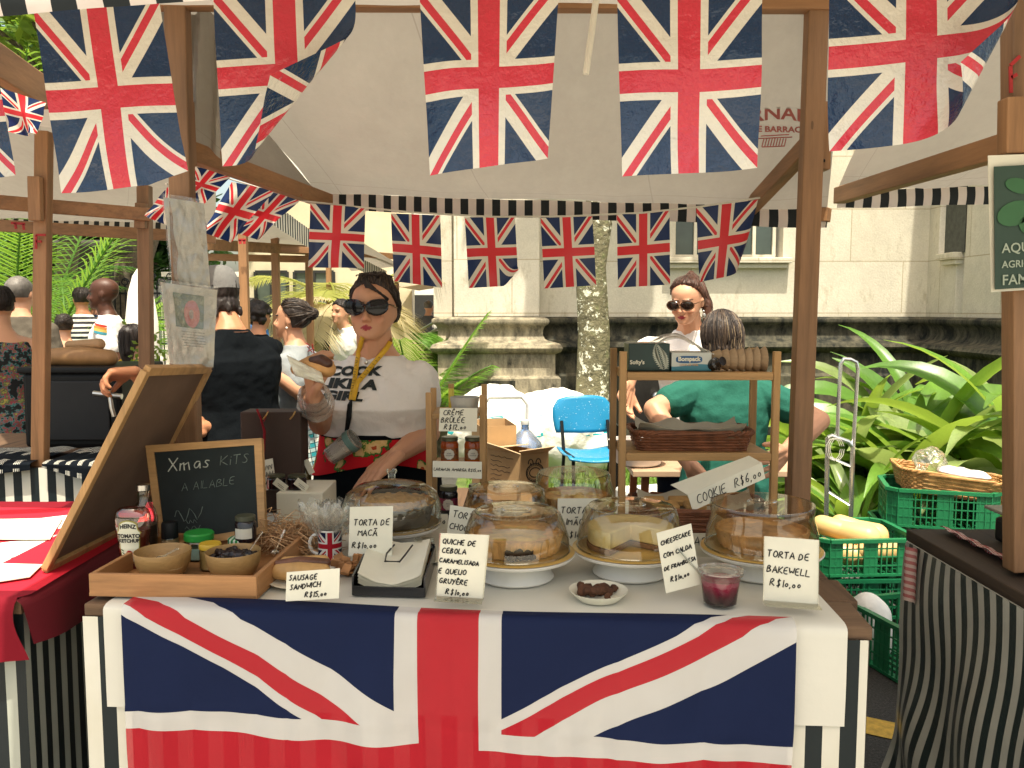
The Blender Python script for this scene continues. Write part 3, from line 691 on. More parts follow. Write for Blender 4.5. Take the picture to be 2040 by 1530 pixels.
for k in range(12):
    cx = -7.3 + k * .17; b.tube([V3((cx + .075 * math.cos(q) * (1 - j * .03), 16.2, 2.06 + .1 * (k % 2) + .075 * math.sin(q) * (1 - j * .03))) for j, q in enumerate([.5 * i for i in range(18)])], .013, 5)
ob('scrollwork', b, mt['black'], fe)
bl = thing('balustrade', 'stone balustrade with turned posts behind the poster bag', 'balustrade', (-6.0, 17, 0)); b = MB()
for k in range(9):
    x = -6.7 + k * .2; b.lathe([(.05, 1.75), (.05, 1.8), (.035, 1.85), (.07, 1.97), (.04, 2.15), (.05, 2.2)], (x, 17, 0), 10)
b.box((-5.9, 17, 2.24), (2.0, .18, .09)); b.box((-5.9, 17, .86), (2.0, .3, 1.75)); ob('stonework', b, whitew, bl)
bb = thing('blue_window_building', 'building with blue paned windows behind the palms', 'building', (-12, 22, 0))
b = MB(); b.box((-12.9, 22.2, 3), (6, .4, 6)); ob('wall', b, whitew, bb, smooth=0)
g = MB(); g.box((-12.6, 21.97, 3.6), (2.6, .06, 1.9)); w = ob('window', g, pm('blue_glass', (.03, .06, .12), .2, .4, 2, spec=.7, bump=0), bb, smooth=0)
g = MB()
for k in range(6): g.box((-13.9 + k * .52, 21.92, 3.6), (.05, .05, 1.9))
for k in range(4): g.box((-12.6, 21.918, 2.65 + k * .63), (2.6, .045, .05))
ob('window_frame', g, whitew, w, smooth=0)
hr = thing('hand_rail', 'grey stair handrail left of the stone base', 'railing', (-1.2, 10.5, 0)); b = MB()
for dz in (0, .1): b.tube([(-1.55, 10.6, .95 + dz), (-.75, 10.2, 1.4 + dz)], .018, 6)
for k in range(6): b.tube([(-1.5 + k * .14, 10.57 - k * .07, .2), (-1.5 + k * .14, 10.57 - k * .07, .98 + k * .079)], .012, 5)
ob('rails', b, mt['steel'], hr)
ft = thing('cafe_table', 'small folding café table with crossed legs behind the cook', 'table', (-2.2, 8.6, 0)); b = MB(); b.box((-2.2, 8.6, 1.02), (.6, .6, .03)); ob('tabletop', b, whitew, ft, smooth=0)
b = MB()
for s in (-1, 1):
    for yy in (8.38, 8.82): b.tube([(-2.2 - s * .26, yy, 0), (-2.2 + s * .24, yy, 1.0)], .013, 6)
ob('leg', b, mt['black'], ft)
# ------------------------------------------------------------------ the stall
A0 = V3((-.969, 1.877, 0)); E1 = V3((.9966, -.0826, 0)); E2 = V3((.0826, .9966, 0)); LW = 1.731
def S(u, v, z=0): return A0 + E1 * u + E2 * v + V3((0, 0, z))
RS = Matrix.Rotation(math.atan2(E1.y, E1.x), 3, 'Z')
stall = thing('market_stall', 'timber market stall with pale canvas canopy and plank table under the cakes', 'market stall', S(.86, .4))
def post(a, b, w, t, mat, parent, name='post', bevel=.004):
    q = MB(); q.beam(a, b, w, t, (0, 1, 0)); return ob(name, q, mat, parent, smooth=0, bevel=bevel)
pl, pr = U(362, 500, 2.53), U(1607, 500, 2.52)
def leanpost(px0, py0, px1, py1, d, w, t, mat, parent, ztop=None):
    a, b = U(px0, py0, d), U(px1, py1, d); k = (0 - b.z) / (a.z - b.z); foot = b + (a - b) * k
    return post(foot, a, w, t, mat, parent)
leanpost(353, 12, 377, 860, 2.53, .062, .05, mt['oak_dark'], stall); leanpost(1627, 12, 1590, 1000, 2.52, .058, .05, mt['oak_dark'], stall)
# cleats nailed to the posts
q = MB(); q.beam(U(1632, 340, 2.56), U(1638, 205, 2.56), .05, .05, (0, 1, 0)); ob('cleat', q, mt['oak'], stall, smooth=0, bevel=.004)
q = MB(); q.beam(U(372, 330, 2.565), U(366, 200, 2.565), .05, .04, (0, 1, 0)); ob('cleat', q, mt['oak_dark'], stall, smooth=0, bevel=.004)
RL, RRt = U(240, 2, 2.53), U(1720, 8, 2.51)
q = MB(); q.beam(RL, RRt, .05, .045); ob('ridge_beam', q, mt['oak_x'], stall, smooth=0, bevel=.004)
q = MB(); q.beam(U(372, 300, 2.575), U(655, 402, 3.55), .04, .06); ob('rafter', q, mt['oak_y'], stall, smooth=0, bevel=.004)
q = MB(); q.beam(U(1612, 288, 2.57), U(1487, 422, 3.25), .04, .055); ob('rafter', q, mt['oak_y'], stall, smooth=0, bevel=.004)
q = MB(); q.beam(U(1560, 427, 3.22), U(1652, 428, 3.12), .05, .05); ob('eave_batten', q, mt['oak_x'], stall, smooth=0, bevel=.003)
for (px, py, d) in ((1640, 225, 2.535), (1641, 320, 2.535), (366, 215, 2.54), (371, 318, 2.54), (1634, 262, 2.535)):
    q = MB(); q.ell(U(px, py, d), (.005, .004, .005), None, 8, 6); ob('nail_head', q, mt['black'], stall)
# canopy: rear slope and front slope
rl, rr_ = U(300, -20, 2.56), U(1690, -14, 2.5); el, er = U(632, 385, 3.62), U(1648, 416, 3.13)
fl, fr_ = V3((-1.12, 1.12, 1.955)), V3((1.0, .96, 1.992))
def sag(p, u, v, k, seed):
    n = noise.noise(V3((u * 5, v * 3, seed))) * .018 + noise.noise(V3((u * 14 + v * 6, v * 5, seed + 4))) * .006
    return p + V3((0, 0, -k * math.sin(math.pi * u) * math.sin(math.pi * v) + n))
cb = MB()
cb.grid(lambda u, v: sag(lerp(lerp(rl, rr_, u), lerp(el, er, u), v), u, v, .07, 1), 60, 30)
cb.grid(lambda u, v: sag(lerp(lerp(rl, rr_, u), lerp(fl, fr_, u), v), u, v, .05, 2), 60, 30)
cb.grid(lambda u, v: lerp(lerp(rl, el, v), lerp(U(366, 286, 2.63), U(648, 394, 3.57), v), u) + V3((0, 0, .02 * math.sin(math.pi * u) * math.sin(math.pi * v))), 12, 20)
ob('canopy', cb, mt['canvas'], stall, smooth=60, recalc=False)
# side flap at the left gable
fb = MB(); fb.grid(lambda u, v: lerp(lerp(U(372, 26, 2.60), U(432, 20, 2.62), u), lerp(U(380, 262, 2.60), U(442, 318, 2.66), u), v) + V3((0, .02 * math.sin(9 * u + 3 * v), 0)), 10, 20)
ob('side_flap', fb, mt['canvas'], stall, smooth=60, recalc=False)
def valance(a, b, h, mat, parent, wob=.01, seed=0, scal=False):
    L = (b - a).length; q = MB()
    def fn(u, v):
        p = lerp(a, b, u); w = noise.noise(V3((u * L * 9, v, seed))) * wob
        return p + V3((0, w * v - .006 * math.sin(v * 3), -h * v + noise.noise(V3((u * L * 3, 0, seed + 2))) * .008))
    q.grid(fn, max(20, int(L * 50)), 6, lambda u, v: (u * L, v * h)); return ob('valance', q, mat, parent, smooth=60, recalc=False)
valance(el, er, .068, mt['val'], stall, seed=3); valance(fl, fr_, .05, mt['val'], stall, seed=4)
# printed mark on the canopy underside
mk = MB()
dm = U(1560, 260, 2.86); tv = lambda px, py: U(px, py, 2.80 + (py - 210) * .0012)
red_ink = pm('faded_red_print', (.34, .10, .085), .8, .2, bump=0)
def arc_txt(x, y): return tv(1552 + x * 1.0, 243 - y + ((x / 70) ** 2) * 13 - 6)
printed(mk, 'ERNANI', arc_txt, 36, .8, 0, 1.25); printed(mk, 'DE BARRACAS', lambda x, y: tv(1556 + x, 263 - y + x * .02), 16, .6, 0, 1.2)
for k in range(9): mk.beam(tv(1522 + k * 5.5, 276), tv(1518 + k * 5.5, 292), .003, .002)
mk.beam(tv(1510, 276), tv(1578, 273), .004, .003); mk.beam(tv(1516, 271), tv(1572, 268), .003, .003); mk.beam(tv(1518, 293), tv(1563, 291), .004, .003)
ob('printed_mark', mk, red_ink, stall, smooth=0, recalc=False)
# tabletop planks, front boards
for k in range(6):
    v0 = k * .162; q = MB(); q.beam(S(-.0, v0 + .08, .872), S(LW + .02 * (k % 2), v0 + .08, .872), .156, .03); ob('plank', q, mt['plank'] if k else wood('front_plank', (.17, .10, .055), 0, .8, .4, 30), stall, smooth=0, bevel=.004)
q = MB()
for u_, v_ in ((.05, .06), (LW - .05, .06), (.05, .88), (LW - .05, .88)): q.beam(S(u_, v_, 0), S(u_, v_, .856), .05, .05, (0, 1, 0))
ob('trestle', q, mt['oak_dark'], stall, smooth=0)
def skirt(a, b, h, mat, name, parent=None, amp=.006, fr=9, seed=0, nz_=20):
    L = (b - a).length; n = (b - a).normalized().cross(V3((0, 0, 1))); q = MB()
    def fn(u, v):
        w = amp * (noise.noise(V3((u * L * fr, v * 1.2, seed))) + .5 * noise.noise(V3((u * L * fr * 2.3, v * 2, seed + 7)))) * (.15 + v)
        return lerp(a, b, u) + n * w + V3((0, 0, -h * v))
    q.grid(fn, int(L * 70) + 4, nz_, lambda u, v: (u * L, v * h)); return ob(name, q, mat, parent, smooth=60, recalc=False)
skirt(S(0, -.004, .86), S(LW - .01, -.004, .86), .85, mt['skirt'], 'skirt', stall, seed=1)
skirt(S(LW, 0.02, .856), S(LW, .9, .856), .85, mt['skirt'], 'skirt', stall, seed=2)

# white paper over the table, hanging in front
cx0, cx1 = .055, 1.675
tcl = MB()
def cloth_fn(u, v):
    # v: 0 rear edge .. .7 table front edge .. 1 hanging hem
    uu = lerp(cx0, cx1, u); w = noise.noise(V3((uu * 4, v * 6, 3))) * .003
    if v < .70: return S(uu - .03 * (1 - v / .7) * (1 if u > .5 else -1) * abs(u - .5) * 2, lerp(.90, .012, v / .70), .892 + abs(w))
    t = (v - .70) / .30; ang = min(1, t * 6) * math.pi / 2
    zz = .892 - .012 * (1 - math.cos(ang)) - max(0, t - 1 / 6) * (.205 + .02 * (1 - u)) * 1.2; vv = .012 - .026 * math.sin(ang) + w
    return S(uu, vv, zz)
tcl.grid(cloth_fn, 60, 60)
tag(ob('table_cover', tcl, mt['cloth'], smooth=50, recalc=False), 'white table cover under the cakes, hanging down over the stall front', 'tablecloth')
# the draped flag
dfl = MB(); ua, ub = .107, 1.567
def drape(u, v):
    t = 1 - v; x0 = lerp(ua, ub, u); s = t * .80
    droop = .012 * math.sin(u * 3.1) + .05 * max(0, u - .93) * 14 * 0
    z_ed = .897; lap = .035 + .012 * math.sin(u * 5 + 1)
    fold = (.008 * math.sin(u * 17 + 1.3 * math.sin(t * 5)) + .024 * noise.noise(V3((u * 9, t * 2.2, 9))) + .004 * noise.noise(V3((u * 22, t * 3, 2)))) * min(1, max(0, s - .04) * 6)
    fold += .004 * sum(math.exp(-abs(u - k_) / .006) for k_ in (.255, .5, .752)) + .004 * (math.exp(-abs(t - .37) / .008) + math.exp(-abs(t - .70) / .008))
    s += .026 * noise.noise(V3((u * 5.5, t * 2.5, 31))) * min(1, t * 4)
    xs = x0 + .028 * noise.noise(V3((u * 3, t * 2, 5))) * t - (.03 * t * (u - .5))
    if s < lap: return S(xs, .005 + (lap - s) * .8 - .018, z_ed + .002 + .003 * math.sin(u * 9))
    q = s - lap; ang = min(1, q / .03) * math.pi / 2
    return S(xs, -.012 - .016 * math.sin(ang) - .006 - abs(fold), z_ed + .002 - .013 * (1 - math.cos(ang)) - max(0, q - .02) * .97 - (.035 * ((u - .72) ** 2) if u > .72 else 0))
dfl.grid(drape, 160, 80)
dflag = tag(ob('draped_flag', dfl, mt['uj_cloth'], smooth=70, recalc=False), 'large British flag of thin fabric draped over the front of the table', 'flag')

# ------------------------------------------------------------------ bunting
def flag_sheet(TL, TR, BL, BR, d0, d1, wave=.02, seed=0, curl=None, clip=None, mat=None, nu=40, nv=52, dz=(0, 0)):
    """corners in the picture at distances d0 (left) and d1 (right); curl = (p0, p1, radius): the part right of the line p0-p1 rolls over towards the viewer"""
    a, b, c_, e = U(*TL, d0), U(*TR, d1), U(*BL, d0 + dz[0]), U(*BR, d1 + dz[1]); q = MB()
    if curl: l0, l1, rad = V3(U(*curl[0], d1)), V3(U(*curl[1], d1)), curl[2]
    def fn(u, v):
        t = 1 - v; p = lerp(lerp(a, b, u), lerp(c_, e, u), t)
        w = wave * t * (math.sin(u * 5.5 + seed) * .6 + noise.noise(V3((u * 2.4, t * 2.2, seed * 3.1))) * .9)
        p = p + V3((0, w, 0))
        if clip and u > .5: p = p + V3((0, 0, clip * max(0, u - .72) * max(0, t - .72) * 12))
        if curl:
            ax = (l1 - l0).normalized(); side = V3((-ax.z, 0, ax.x))
            if side.x < 0: side = -side
            s = (p - l0).dot(side)
            if s > 0:
                ang = s / rad; base = p - side * s
                if ang < curl[4]: p = base + side * (rad * math.sin(ang)) + V3((0, -rad * (1 - math.cos(ang)) * curl[3], 0))
                else:
                    r2 = s - rad * curl[4]; am = curl[4]; p = base + side * (rad * math.sin(am) + r2 * math.cos(am)) + V3((0, -(rad * (1 - math.cos(am)) + r2 * math.sin(am)) * curl[3], 0))
        return p
    q.grid(fn, nu, nv); return q
G1 = 'large British flags strung along the front of the stall'
def bigflag(label, *a, **k):
    tag(ob('bunting_flag', flag_sheet(*a, **k), mt['uj'], smooth=60, recalc=False), label, 'flag', G1)
bigflag('large British bunting flag cut off by the left picture edge', (-270, 40), (-15, 80), (-215, 370), (41, 352), 1.36, 1.33, seed=5)
bigflag('large British bunting flag tilted in front of the left post', (66, 16), (318, 6), (118, 384), (374, 366), 1.27, 1.26, seed=1, wave=.012, clip=.02)
bigflag('large British bunting flag with its right half folded over to a point', (424, -22), (706, -34), (440, 330), (722, 312), 1.25, 1.24, seed=2, wave=.01, curl=((686, 30), (452, 322), .030, 1, 1.70), nu=90, nv=110)
bigflag('large British bunting flag left of the hanging white stick', (835, -22), (1114, -26), (857, 351), (1092, 312), 1.22, 1.21, seed=3, wave=.02)
bigflag('large British bunting flag right of the hanging white stick', (1229, -26), (1519, -30), (1237, 355), (1511, 333), 1.19, 1.18, seed=4, wave=.015)
bigflag('large British bunting flag right of the right post with its corner curled up', (1651, -75), (2025, -105), (1652, 302), (2025, 258), 1.16, 1.14, seed=6, wave=.014, curl=((1962, -20), (1800, 292), .032, 1, 2.5), nu=90, nv=110)
G2 = 'small British flags strung along the rear of the stall'
def smallflag(label, *a, grp=G2, **k):
    tag(ob('bunting_flag', flag_sheet(*a, nu=20, nv=26, **k), mt['uj_far'], smooth=60, recalc=False), label, 'flag', grp)
smallflag('small rear bunting flag farthest left, above the woman in grey', (618, 405), (728, 414), (612, 532), (724, 535), 3.3, 3.28, seed=1, wave=.03)
smallflag("small rear bunting flag just above the cook's head", (779, 425), (877, 429), (783, 560), (880, 573), 3.25, 3.2, seed=2, wave=.035)
smallflag('small rear bunting flag before the stone pilaster with a bent lower corner', (926, 433), (1026, 432), (934, 574), (1033, 568), 3.2, 3.18, seed=3, wave=.02, clip=.06)
smallflag('small rear bunting flag covering the left side of the lichen trunk', (1077, 434), (1180, 431), (1084, 575), (1188, 568), 3.16, 3.14, seed=4, wave=.015)
smallflag('small rear bunting flag right of the lichen trunk', (1229, 428), (1334, 418), (1230, 573), (1334, 567), 3.12, 3.1, seed=5, wave=.015)
smallflag('small rear bunting flag twisted edge-on at the right rafter', (1387, 414), (1510, 398), (1394, 562), (1478, 545), 3.08, 3.02, seed=6, wave=.02, curl=((1498, 395), (1440, 560), .03, .9, 1.9), dz=(0, .02))
st = MB(); pts = [U(600, 400, 3.32), U(700, 411, 3.29), U(830, 424, 3.22), U(980, 432, 3.19), U(1130, 431, 3.15), U(1280, 424, 3.11), U(1400, 411, 3.06), U(1520, 393, 3.0)]
st.tube(pts, .0035, 5); tag(ob('bunting_string', st, mt['string']), 'thin pale cord holding the rear bunting flags', 'cord')
st = MB(); st.tube([U(-260, 30, 1.37), U(60, 2, 1.28), U(420, -25, 1.25), U(970, -28, 1.215), U(1370, -32, 1.185), U(1980, -104, 1.14)], .002, 5)
tag(ob('bunting_string', st, mt['string']), 'thin cord holding the large flags along the front', 'cord')
G3 = 'small British flags blowing on the left side of the stall'
smallflag('small side flag blowing just right of the left post', (384, 330), (462, 350), (348, 385), (405, 406), 2.9, 3.0, grp=G3, seed=1, wave=.03)
smallflag('small side flag with its blue corner left of the hanging poster sleeves', (335, 372), (392, 380), (282, 428), (330, 448), 2.75, 2.8, grp=G3, seed=2, wave=.03)
smallflag('small side flag drooping in the middle of the left string', (462, 362), (548, 380), (404, 462), (455, 482), 3.15, 3.2, grp=G3, seed=3, wave=.04)
smallflag('small side flag overlapping at the far end of the left string', (528, 378), (600, 398), (460, 460), (512, 478), 3.3, 3.35, grp=G3, seed=4, wave=.04)
smallflag('small side flag hanging edge-on behind the left post', (383, 398), (398, 402), (388, 478), (416, 456), 2.7, 2.75, grp=G3, seed=5, wave=.02)
smallflag('small side flag at the far left edge behind the big flag', (-8, 172), (92, 205), (16, 262), (80, 270), 2.2, 2.25, grp=G3, seed=6, wave=.04)
st = MB(); st.tube([U(330, 368, 2.7), U(390, 330, 2.9), U(462, 358, 3.1), U(530, 378, 3.25), U(610, 400, 3.35)], .003, 5); tag(ob('bunting_string', st, mt['string']), 'thin cord of the side bunting above the left rafter', 'cord')
sk = MB(); sk.tube([U(1190, -20, 1.62), U(1178, 70, 1.6), U(1167, 148, 1.6)], .0062, 8); tag(ob('hanging_stick', sk, pm('white_stick', (.78, .74, .62), .5, .05)), 'thin white stick dangling between two large flags', 'stick')

# ------------------------------------------------------------------ stalls to the left
ls_ = thing('market_stall', 'timber stall at the back left with dark scarves on its table', 'market stall', (-2.6, 4.2, 0))
def bar(px0, py0, d0, px1, py1, d1, w, t, mat, par, name='beam', bevel=.003):
    q = MB(); q.beam(U(px0, py0, d0), U(px1, py1, d1), w, t); return ob(name, q, mat, par, smooth=0, bevel=bevel)
leanpost(88, 262, 80, 922, 3.55, .056, .05, mt['oak'], ls_); leanpost(288, 370, 292, 735, 3.95, .056, .05, mt['oak_dark'], ls_)
bar(-60, 398, 3.52, 300, 428, 3.9, .03, .058, mt['oak_x'], ls_); bar(-60, 446, 4.4, 430, 474, 4.7, .03, .06, mt['oak_x'], ls_)
q = MB(); q.beam(U(72, 440, 3.5), U(70, 352, 3.5), .05, .03, (0, 1, 0)); ob('cleat', q, mt['oak'], ls_, smooth=0, bevel=.003)
q = MB(); q.beam(U(280, 455, 3.9), U(282, 405, 3.9), .05, .03, (0, 1, 0)); ob('cleat', q, mt['oak_dark'], ls_, smooth=0, bevel=.003)
q = MB(); a_, b_, c_, d_ = U(-140, 205, 3.6), U(430, 262, 3.9), U(-140, 432, 5.4), U(430, 446, 5.2); f1_, f2_ = U(-330, 190, 2.9), U(300, 232, 3.2)
q.grid(lambda u, v: sag(lerp(lerp(a_, b_, u), lerp(f1_, f2_, u), v), u, v, .05, 13), 24, 12)
q.grid(lambda u, v: sag(lerp(lerp(a_, b_, u), lerp(c_, d_, u), v), u, v, .08, 12), 30, 20); ob('canopy', q, mt['canvas'], ls_, smooth=60, recalc=False)
valance(c_, d_, .07, mt['val_far'], ls_, seed=8)
q = MB(); q.box((-2.65, 4.0, .88), (1.9, .95, .035)); ob('tabletop', q, mt['plank'], ls_, smooth=0)
skirt(V3((-3.6, 3.5, .895)), V3((-1.72, 3.5, .895)), .88, mt['skirt'], 'skirt', ls_, seed=5)
fgm = pm('red_paint_mark', (.35, .02, .02), .7, .2, bump=0)
q = MB()
for (x0, y0, x1, y1) in ((72, 468, 72, 496), (72, 468, 91, 468), (72, 481, 83, 481)): q.beam(U(x0, y0, 3.51), U(x1, y1, 3.51), .009, .004, (0, 1, 0))
ob('painted_letter', q, fgm, ls_, smooth=0)
q = MB()
for (x0, y0, x1, y1) in ((22, 444, 50, 446), (30, 444, 32, 456), (46, 446, 48, 458)): q.beam(U(x0, y0, 4.36), U(x1, y1, 4.36), .012, .004, (0, 1, 0))
ob('painted_letter', q, fgm, ls_, smooth=0)
# further stalls toward the courtyard
fs = thing('market_stall', 'far timber stall frame behind the man in black', 'market stall', (-2.2, 6.6, 0))
for px, d in ((482, 6.2), (546, 7.2), (613, 7.8)):
    a = U(px, 400, d); post(V3((a.x, d, 0)), V3((a.x, d, 2.28)), .06, .055, mt['oak'], fs)
bar(395, 486, 6.0, 640, 500, 7.9, .03, .08, mt['oak_x'], fs); bar(400, 512, 7.4, 640, 517, 7.6, .03, .06, mt['oak_x'], fs); bar(560, 496, 6.9, 640, 500, 6.9, .03, .05, mt['oak_x'], fs)
q = MB(); a_, b_, c_, d_ = U(380, 430, 6.0), U(545, 405, 6.2), U(395, 492, 8.4), U(660, 492, 8.0)
q.grid(lambda u, v: sag(lerp(lerp(a_, b_, u), lerp(c_, d_, u), v), u, v, .08, 15), 24, 16); ob('canopy', q, mt['canvas'], fs, smooth=60, recalc=False)
valance(U(543, 402, 6.2), U(662, 492, 8.0), .16, mt['val_far'], fs, seed=9)
q = MB()
for (x0, y0, x1, y1) in ((475, 478, 490, 478), (478, 478, 479, 486), (486, 478, 487, 486)): q.beam(U(x0, y0, 6.1), U(x1, y1, 6.1), .018, .006, (0, 1, 0))
ob('painted_letter', q, fgm, fs, smooth=0)
cs = thing('market_stall', 'distant stall with striped awning edge left of the stone building', 'market stall', (-1.6, 10.8, 0))
q = MB(); a_, b_, c_, d_ = U(650, 490, 10.2), U(700, 470, 10.4), U(700, 540, 12), U(800, 530, 11.8)
q.grid(lambda u, v: lerp(lerp(a_, b_, u), lerp(c_, d_, u), v), 10, 8); ob('canopy', q, mt['canvas'], cs, smooth=60, recalc=False)
valance(U(690, 500, 10.4), U(770, 540, 11.8), .16, mt['val_far'], cs, seed=10)
for px, d in ((655, 10.3), (790, 11.9)):
    a = U(px, 540, d); post(V3((a.x, d, 0)), V3((a.x, d, 2.2)), .06, .06, mt['oak'], cs)
bar(640, 500, 10.3, 800, 512, 11.9, .04, .08, mt['oak_x'], cs)

# near left stall: sunlit table under a red and white flag cloth
nl = thing('market_stall', 'near left stall with sunlit table and dark striped skirt', 'market stall', (-1.9, 2.3, 0))
NLX = -1.135
q = MB(); q.box((NLX - .62, 2.42, .865), (1.24, 1.0, .035)); ob('tabletop', q, mt['plank'], nl, smooth=0)
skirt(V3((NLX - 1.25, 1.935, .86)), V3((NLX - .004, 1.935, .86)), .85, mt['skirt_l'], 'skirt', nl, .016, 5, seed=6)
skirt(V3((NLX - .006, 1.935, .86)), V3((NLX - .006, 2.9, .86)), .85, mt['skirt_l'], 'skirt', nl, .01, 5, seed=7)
q = MB(); q.beam(U(-60, 88, 2.3), U(86, 186, 2.75), .04, .1); ob('rafter', q, mt['oak_y'], nl, smooth=0, bevel=.004)
post(V3((-2.42, 2.0, 0)), V3((-2.42, 2.0, 2.4)), .055, .05, mt['oak'], nl)
q = MB(); q.beam(V3((-2.42, 2.02, 2.2)), U(-60, 88, 2.3), .04, .08); ob('beam', q, mt['oak_x'], nl, smooth=0)
m_, nt_ = new_mat('left_flag_cloth'); u_, v_, _ = xyz(nt_, 'UV')
x_ = u_ - .5; y_ = v_ - .5
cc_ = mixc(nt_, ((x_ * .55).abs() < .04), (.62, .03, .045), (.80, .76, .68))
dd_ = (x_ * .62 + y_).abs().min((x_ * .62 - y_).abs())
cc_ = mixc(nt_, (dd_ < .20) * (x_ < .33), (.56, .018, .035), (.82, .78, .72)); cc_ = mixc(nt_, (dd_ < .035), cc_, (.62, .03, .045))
cc_ = mixc(nt_, (v_ > .93) + (v_ < .30), cc_, (.17, .005, .013)); finish(nt_, cc_, .8, .15, bump=.3, bscale=9, bdist=.006)  # front fall painted darker red for its shade; rear edge gets the same tone
q = MB()
def lcl(u, v):
    x = lerp(NLX - 1.24, NLX + .012, u); t = 1 - v
    if t < .74: return V3((x, lerp(2.9, 1.914, t / .74), .889 + .003 * noise.noise(V3((u * 6, v * 5, 1)))))
    s = (t - .74) / .26; a = min(1, s * 6) * math.pi / 2
    return V3((x + .02 * math.sin(s * 3 + u * 4), 1.914 - .014 * math.sin(a) - .02 * s * (1 + math.sin(u * 11)), .889 - .012 * (1 - math.cos(a)) - s * (.13 + .10 * (1 - u))))
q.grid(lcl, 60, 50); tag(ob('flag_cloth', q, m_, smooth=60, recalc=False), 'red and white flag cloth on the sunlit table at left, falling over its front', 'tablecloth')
q = MB()
def lcl2(u, v):
    y = lerp(1.898, 2.9, u); t = 1 - v; a = min(1, t * 8) * math.pi / 2
    return V3((NLX + .002 + .015 * math.sin(a) + .03 * t * math.sin(u * 7 + 1) ** 2, y, .887 - .012 * (1 - math.cos(a)) - t * (.09 + .16 * u)))
q.grid(lcl2, 40, 24); ob('side_drop', q, pm('shaded_red_cloth', (.15, .005, .014), .8, .15, 5, bump=.3, bscale=9), bpy.data.objects['flag_cloth'], smooth=60, recalc=False)  # same red cloth, its shade put into a darker colour
for lb, p4 in (('white sheet lying on the sunlit red cloth farther back', [(-60, 1075), (100, 1075), (125, 1033), (-20, 1036)]), ('white sheet lying at the sunlit front corner of the red cloth', [(-120, 1178), (60, 1150), (85, 1126), (-60, 1122)])):
    q = MB(); P4 = [G(*k, .894) for k in p4]; q.add(P4 + [k + V3((0, 0, .0025)) for k in P4], [(0, 1, 2, 3), (4, 5, 6, 7), (0, 1, 5, 4), (1, 2, 6, 5), (2, 3, 7, 6), (3, 0, 4, 7)]); tag(ob('paper_sheet', q, mt['paper'], smooth=0), lb, 'paper', 'papers on the red cloth')
# scarf with white stripes on the back left table
m_, nt_ = new_mat('dark_scarf'); u_, v_, _ = xyz(nt_, 'UV')
ln = ((v_ > .80) * (((v_ * 40) % 1.0) < .3)) .max(((u_ * 9) % 1.0 < .36) * (((u_ * 81) % 1.0) < .42) * (((v_ * 3 + u_.op('FLOOR') * 0) % 1.0) < .42))
finish(nt_, mixc(nt_, ln, (.005, .007, .010), (.62, .60, .52)), .9, .08, bump=.5, bscale=120, bdist=.003)
def scarf(label, x0, x1, seed, drop):
    q = MB()
    def fn(u, v):
        x = lerp(x0, x1, u); t = 1 - v; w = .02 * noise.noise(V3((u * 5, t * 3, seed)))
        if t < .6: return V3((x, lerp(3.85, 3.475, t / .6), .91 + .012 + abs(w)))
        s = (t - .6) / .4; return V3((x, 3.475 - .014 * min(1, s * 5) + w * .3, .922 - s * drop(u)))
    q.grid(fn, 40, 30); tag(ob('scarf', q, m_, smooth=60, recalc=False), label, 'scarf', 'dark striped scarves')
scarf('dark scarf with white stripes left of the near timber post', -2.6, -1.98, 3, lambda u: .10 - .07 * u)
scarf('dark scarf with white stripes drooping right of the near timber post', -1.93, -1.5, 4, lambda u: .02 + .13 * u)

# ------------------------------------------------------------------ stall to the right
rs_ = thing('market_stall', 'right hand stall with wavy striped skirt and timber post', 'market stall', (1.9, 2.2, 0))
RX = 1.19
q = MB(); q.box((RX + .55, 1.72, .872), (1.1, 1.62, .035)); ob('tabletop', q, wood('dark_plank', (.05, .032, .02), 1, .8, .4, 30), rs_, smooth=0, bevel=.004)
q = MB(); Ls = 1.65
def rsk(u, v):
    y = lerp(2.50, .95, u); t = 1 - v; w = .045 * t * (math.sin(u * 30 + 2.5 * math.sin(t * 4)) * .5 + noise.noise(V3((u * 6, t * 3, 4)))) * (1.1 - .5 * u)
    return V3((RX - .012 - .04 * t + w * .9, y + .02 * math.sin(t * 9 + u * 9) * (1 - .3 * t), .86 - t * .85))
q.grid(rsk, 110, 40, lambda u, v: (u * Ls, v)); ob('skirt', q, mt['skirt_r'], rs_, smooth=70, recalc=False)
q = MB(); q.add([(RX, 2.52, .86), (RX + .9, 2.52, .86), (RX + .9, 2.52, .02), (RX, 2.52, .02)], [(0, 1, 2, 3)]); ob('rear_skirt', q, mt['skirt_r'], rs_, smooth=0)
a, b = U(2033, 1135, 2.08), U(2030, -20, 2.08); post(a, b, .062, .055, mt['oak_dark'], rs_)
q = MB(); q.beam(U(2018, 308, 2.04), U(2020, 196, 2.04), .055, .045, (0, 1, 0)); ob('cleat', q, mt['oak'], rs_, smooth=0, bevel=.004)
bar(1672, 390, 3.28, 2025, 285, 2.12, .045, .06, mt['oak_y'], rs_, 'rafter')
q = MB(); a_, b_, c_, d_ = V3((1.07, 2.12, 2.46)), V3((2.8, 2.0, 2.46)), U(1668, 378, 3.32), U(2250, 364, 3.32)
q.grid(lambda u, v: sag(lerp(lerp(a_, b_, u), lerp(c_, d_, u), v), u, v, .05, 22), 30, 24)
a2, b2 = V3((1.13, .9, 2.12)), V3((2.8, .8, 2.12)); q.grid(lambda u, v: sag(lerp(lerp(a_, b_, u), lerp(a2, b2, u), v), u, v, .05, 23), 20, 16)
ob('canopy', q, mt['canvas'], rs_, smooth=60, recalc=False); valance(c_, d_, .068, mt['val'], rs_, seed=14)
q = MB()
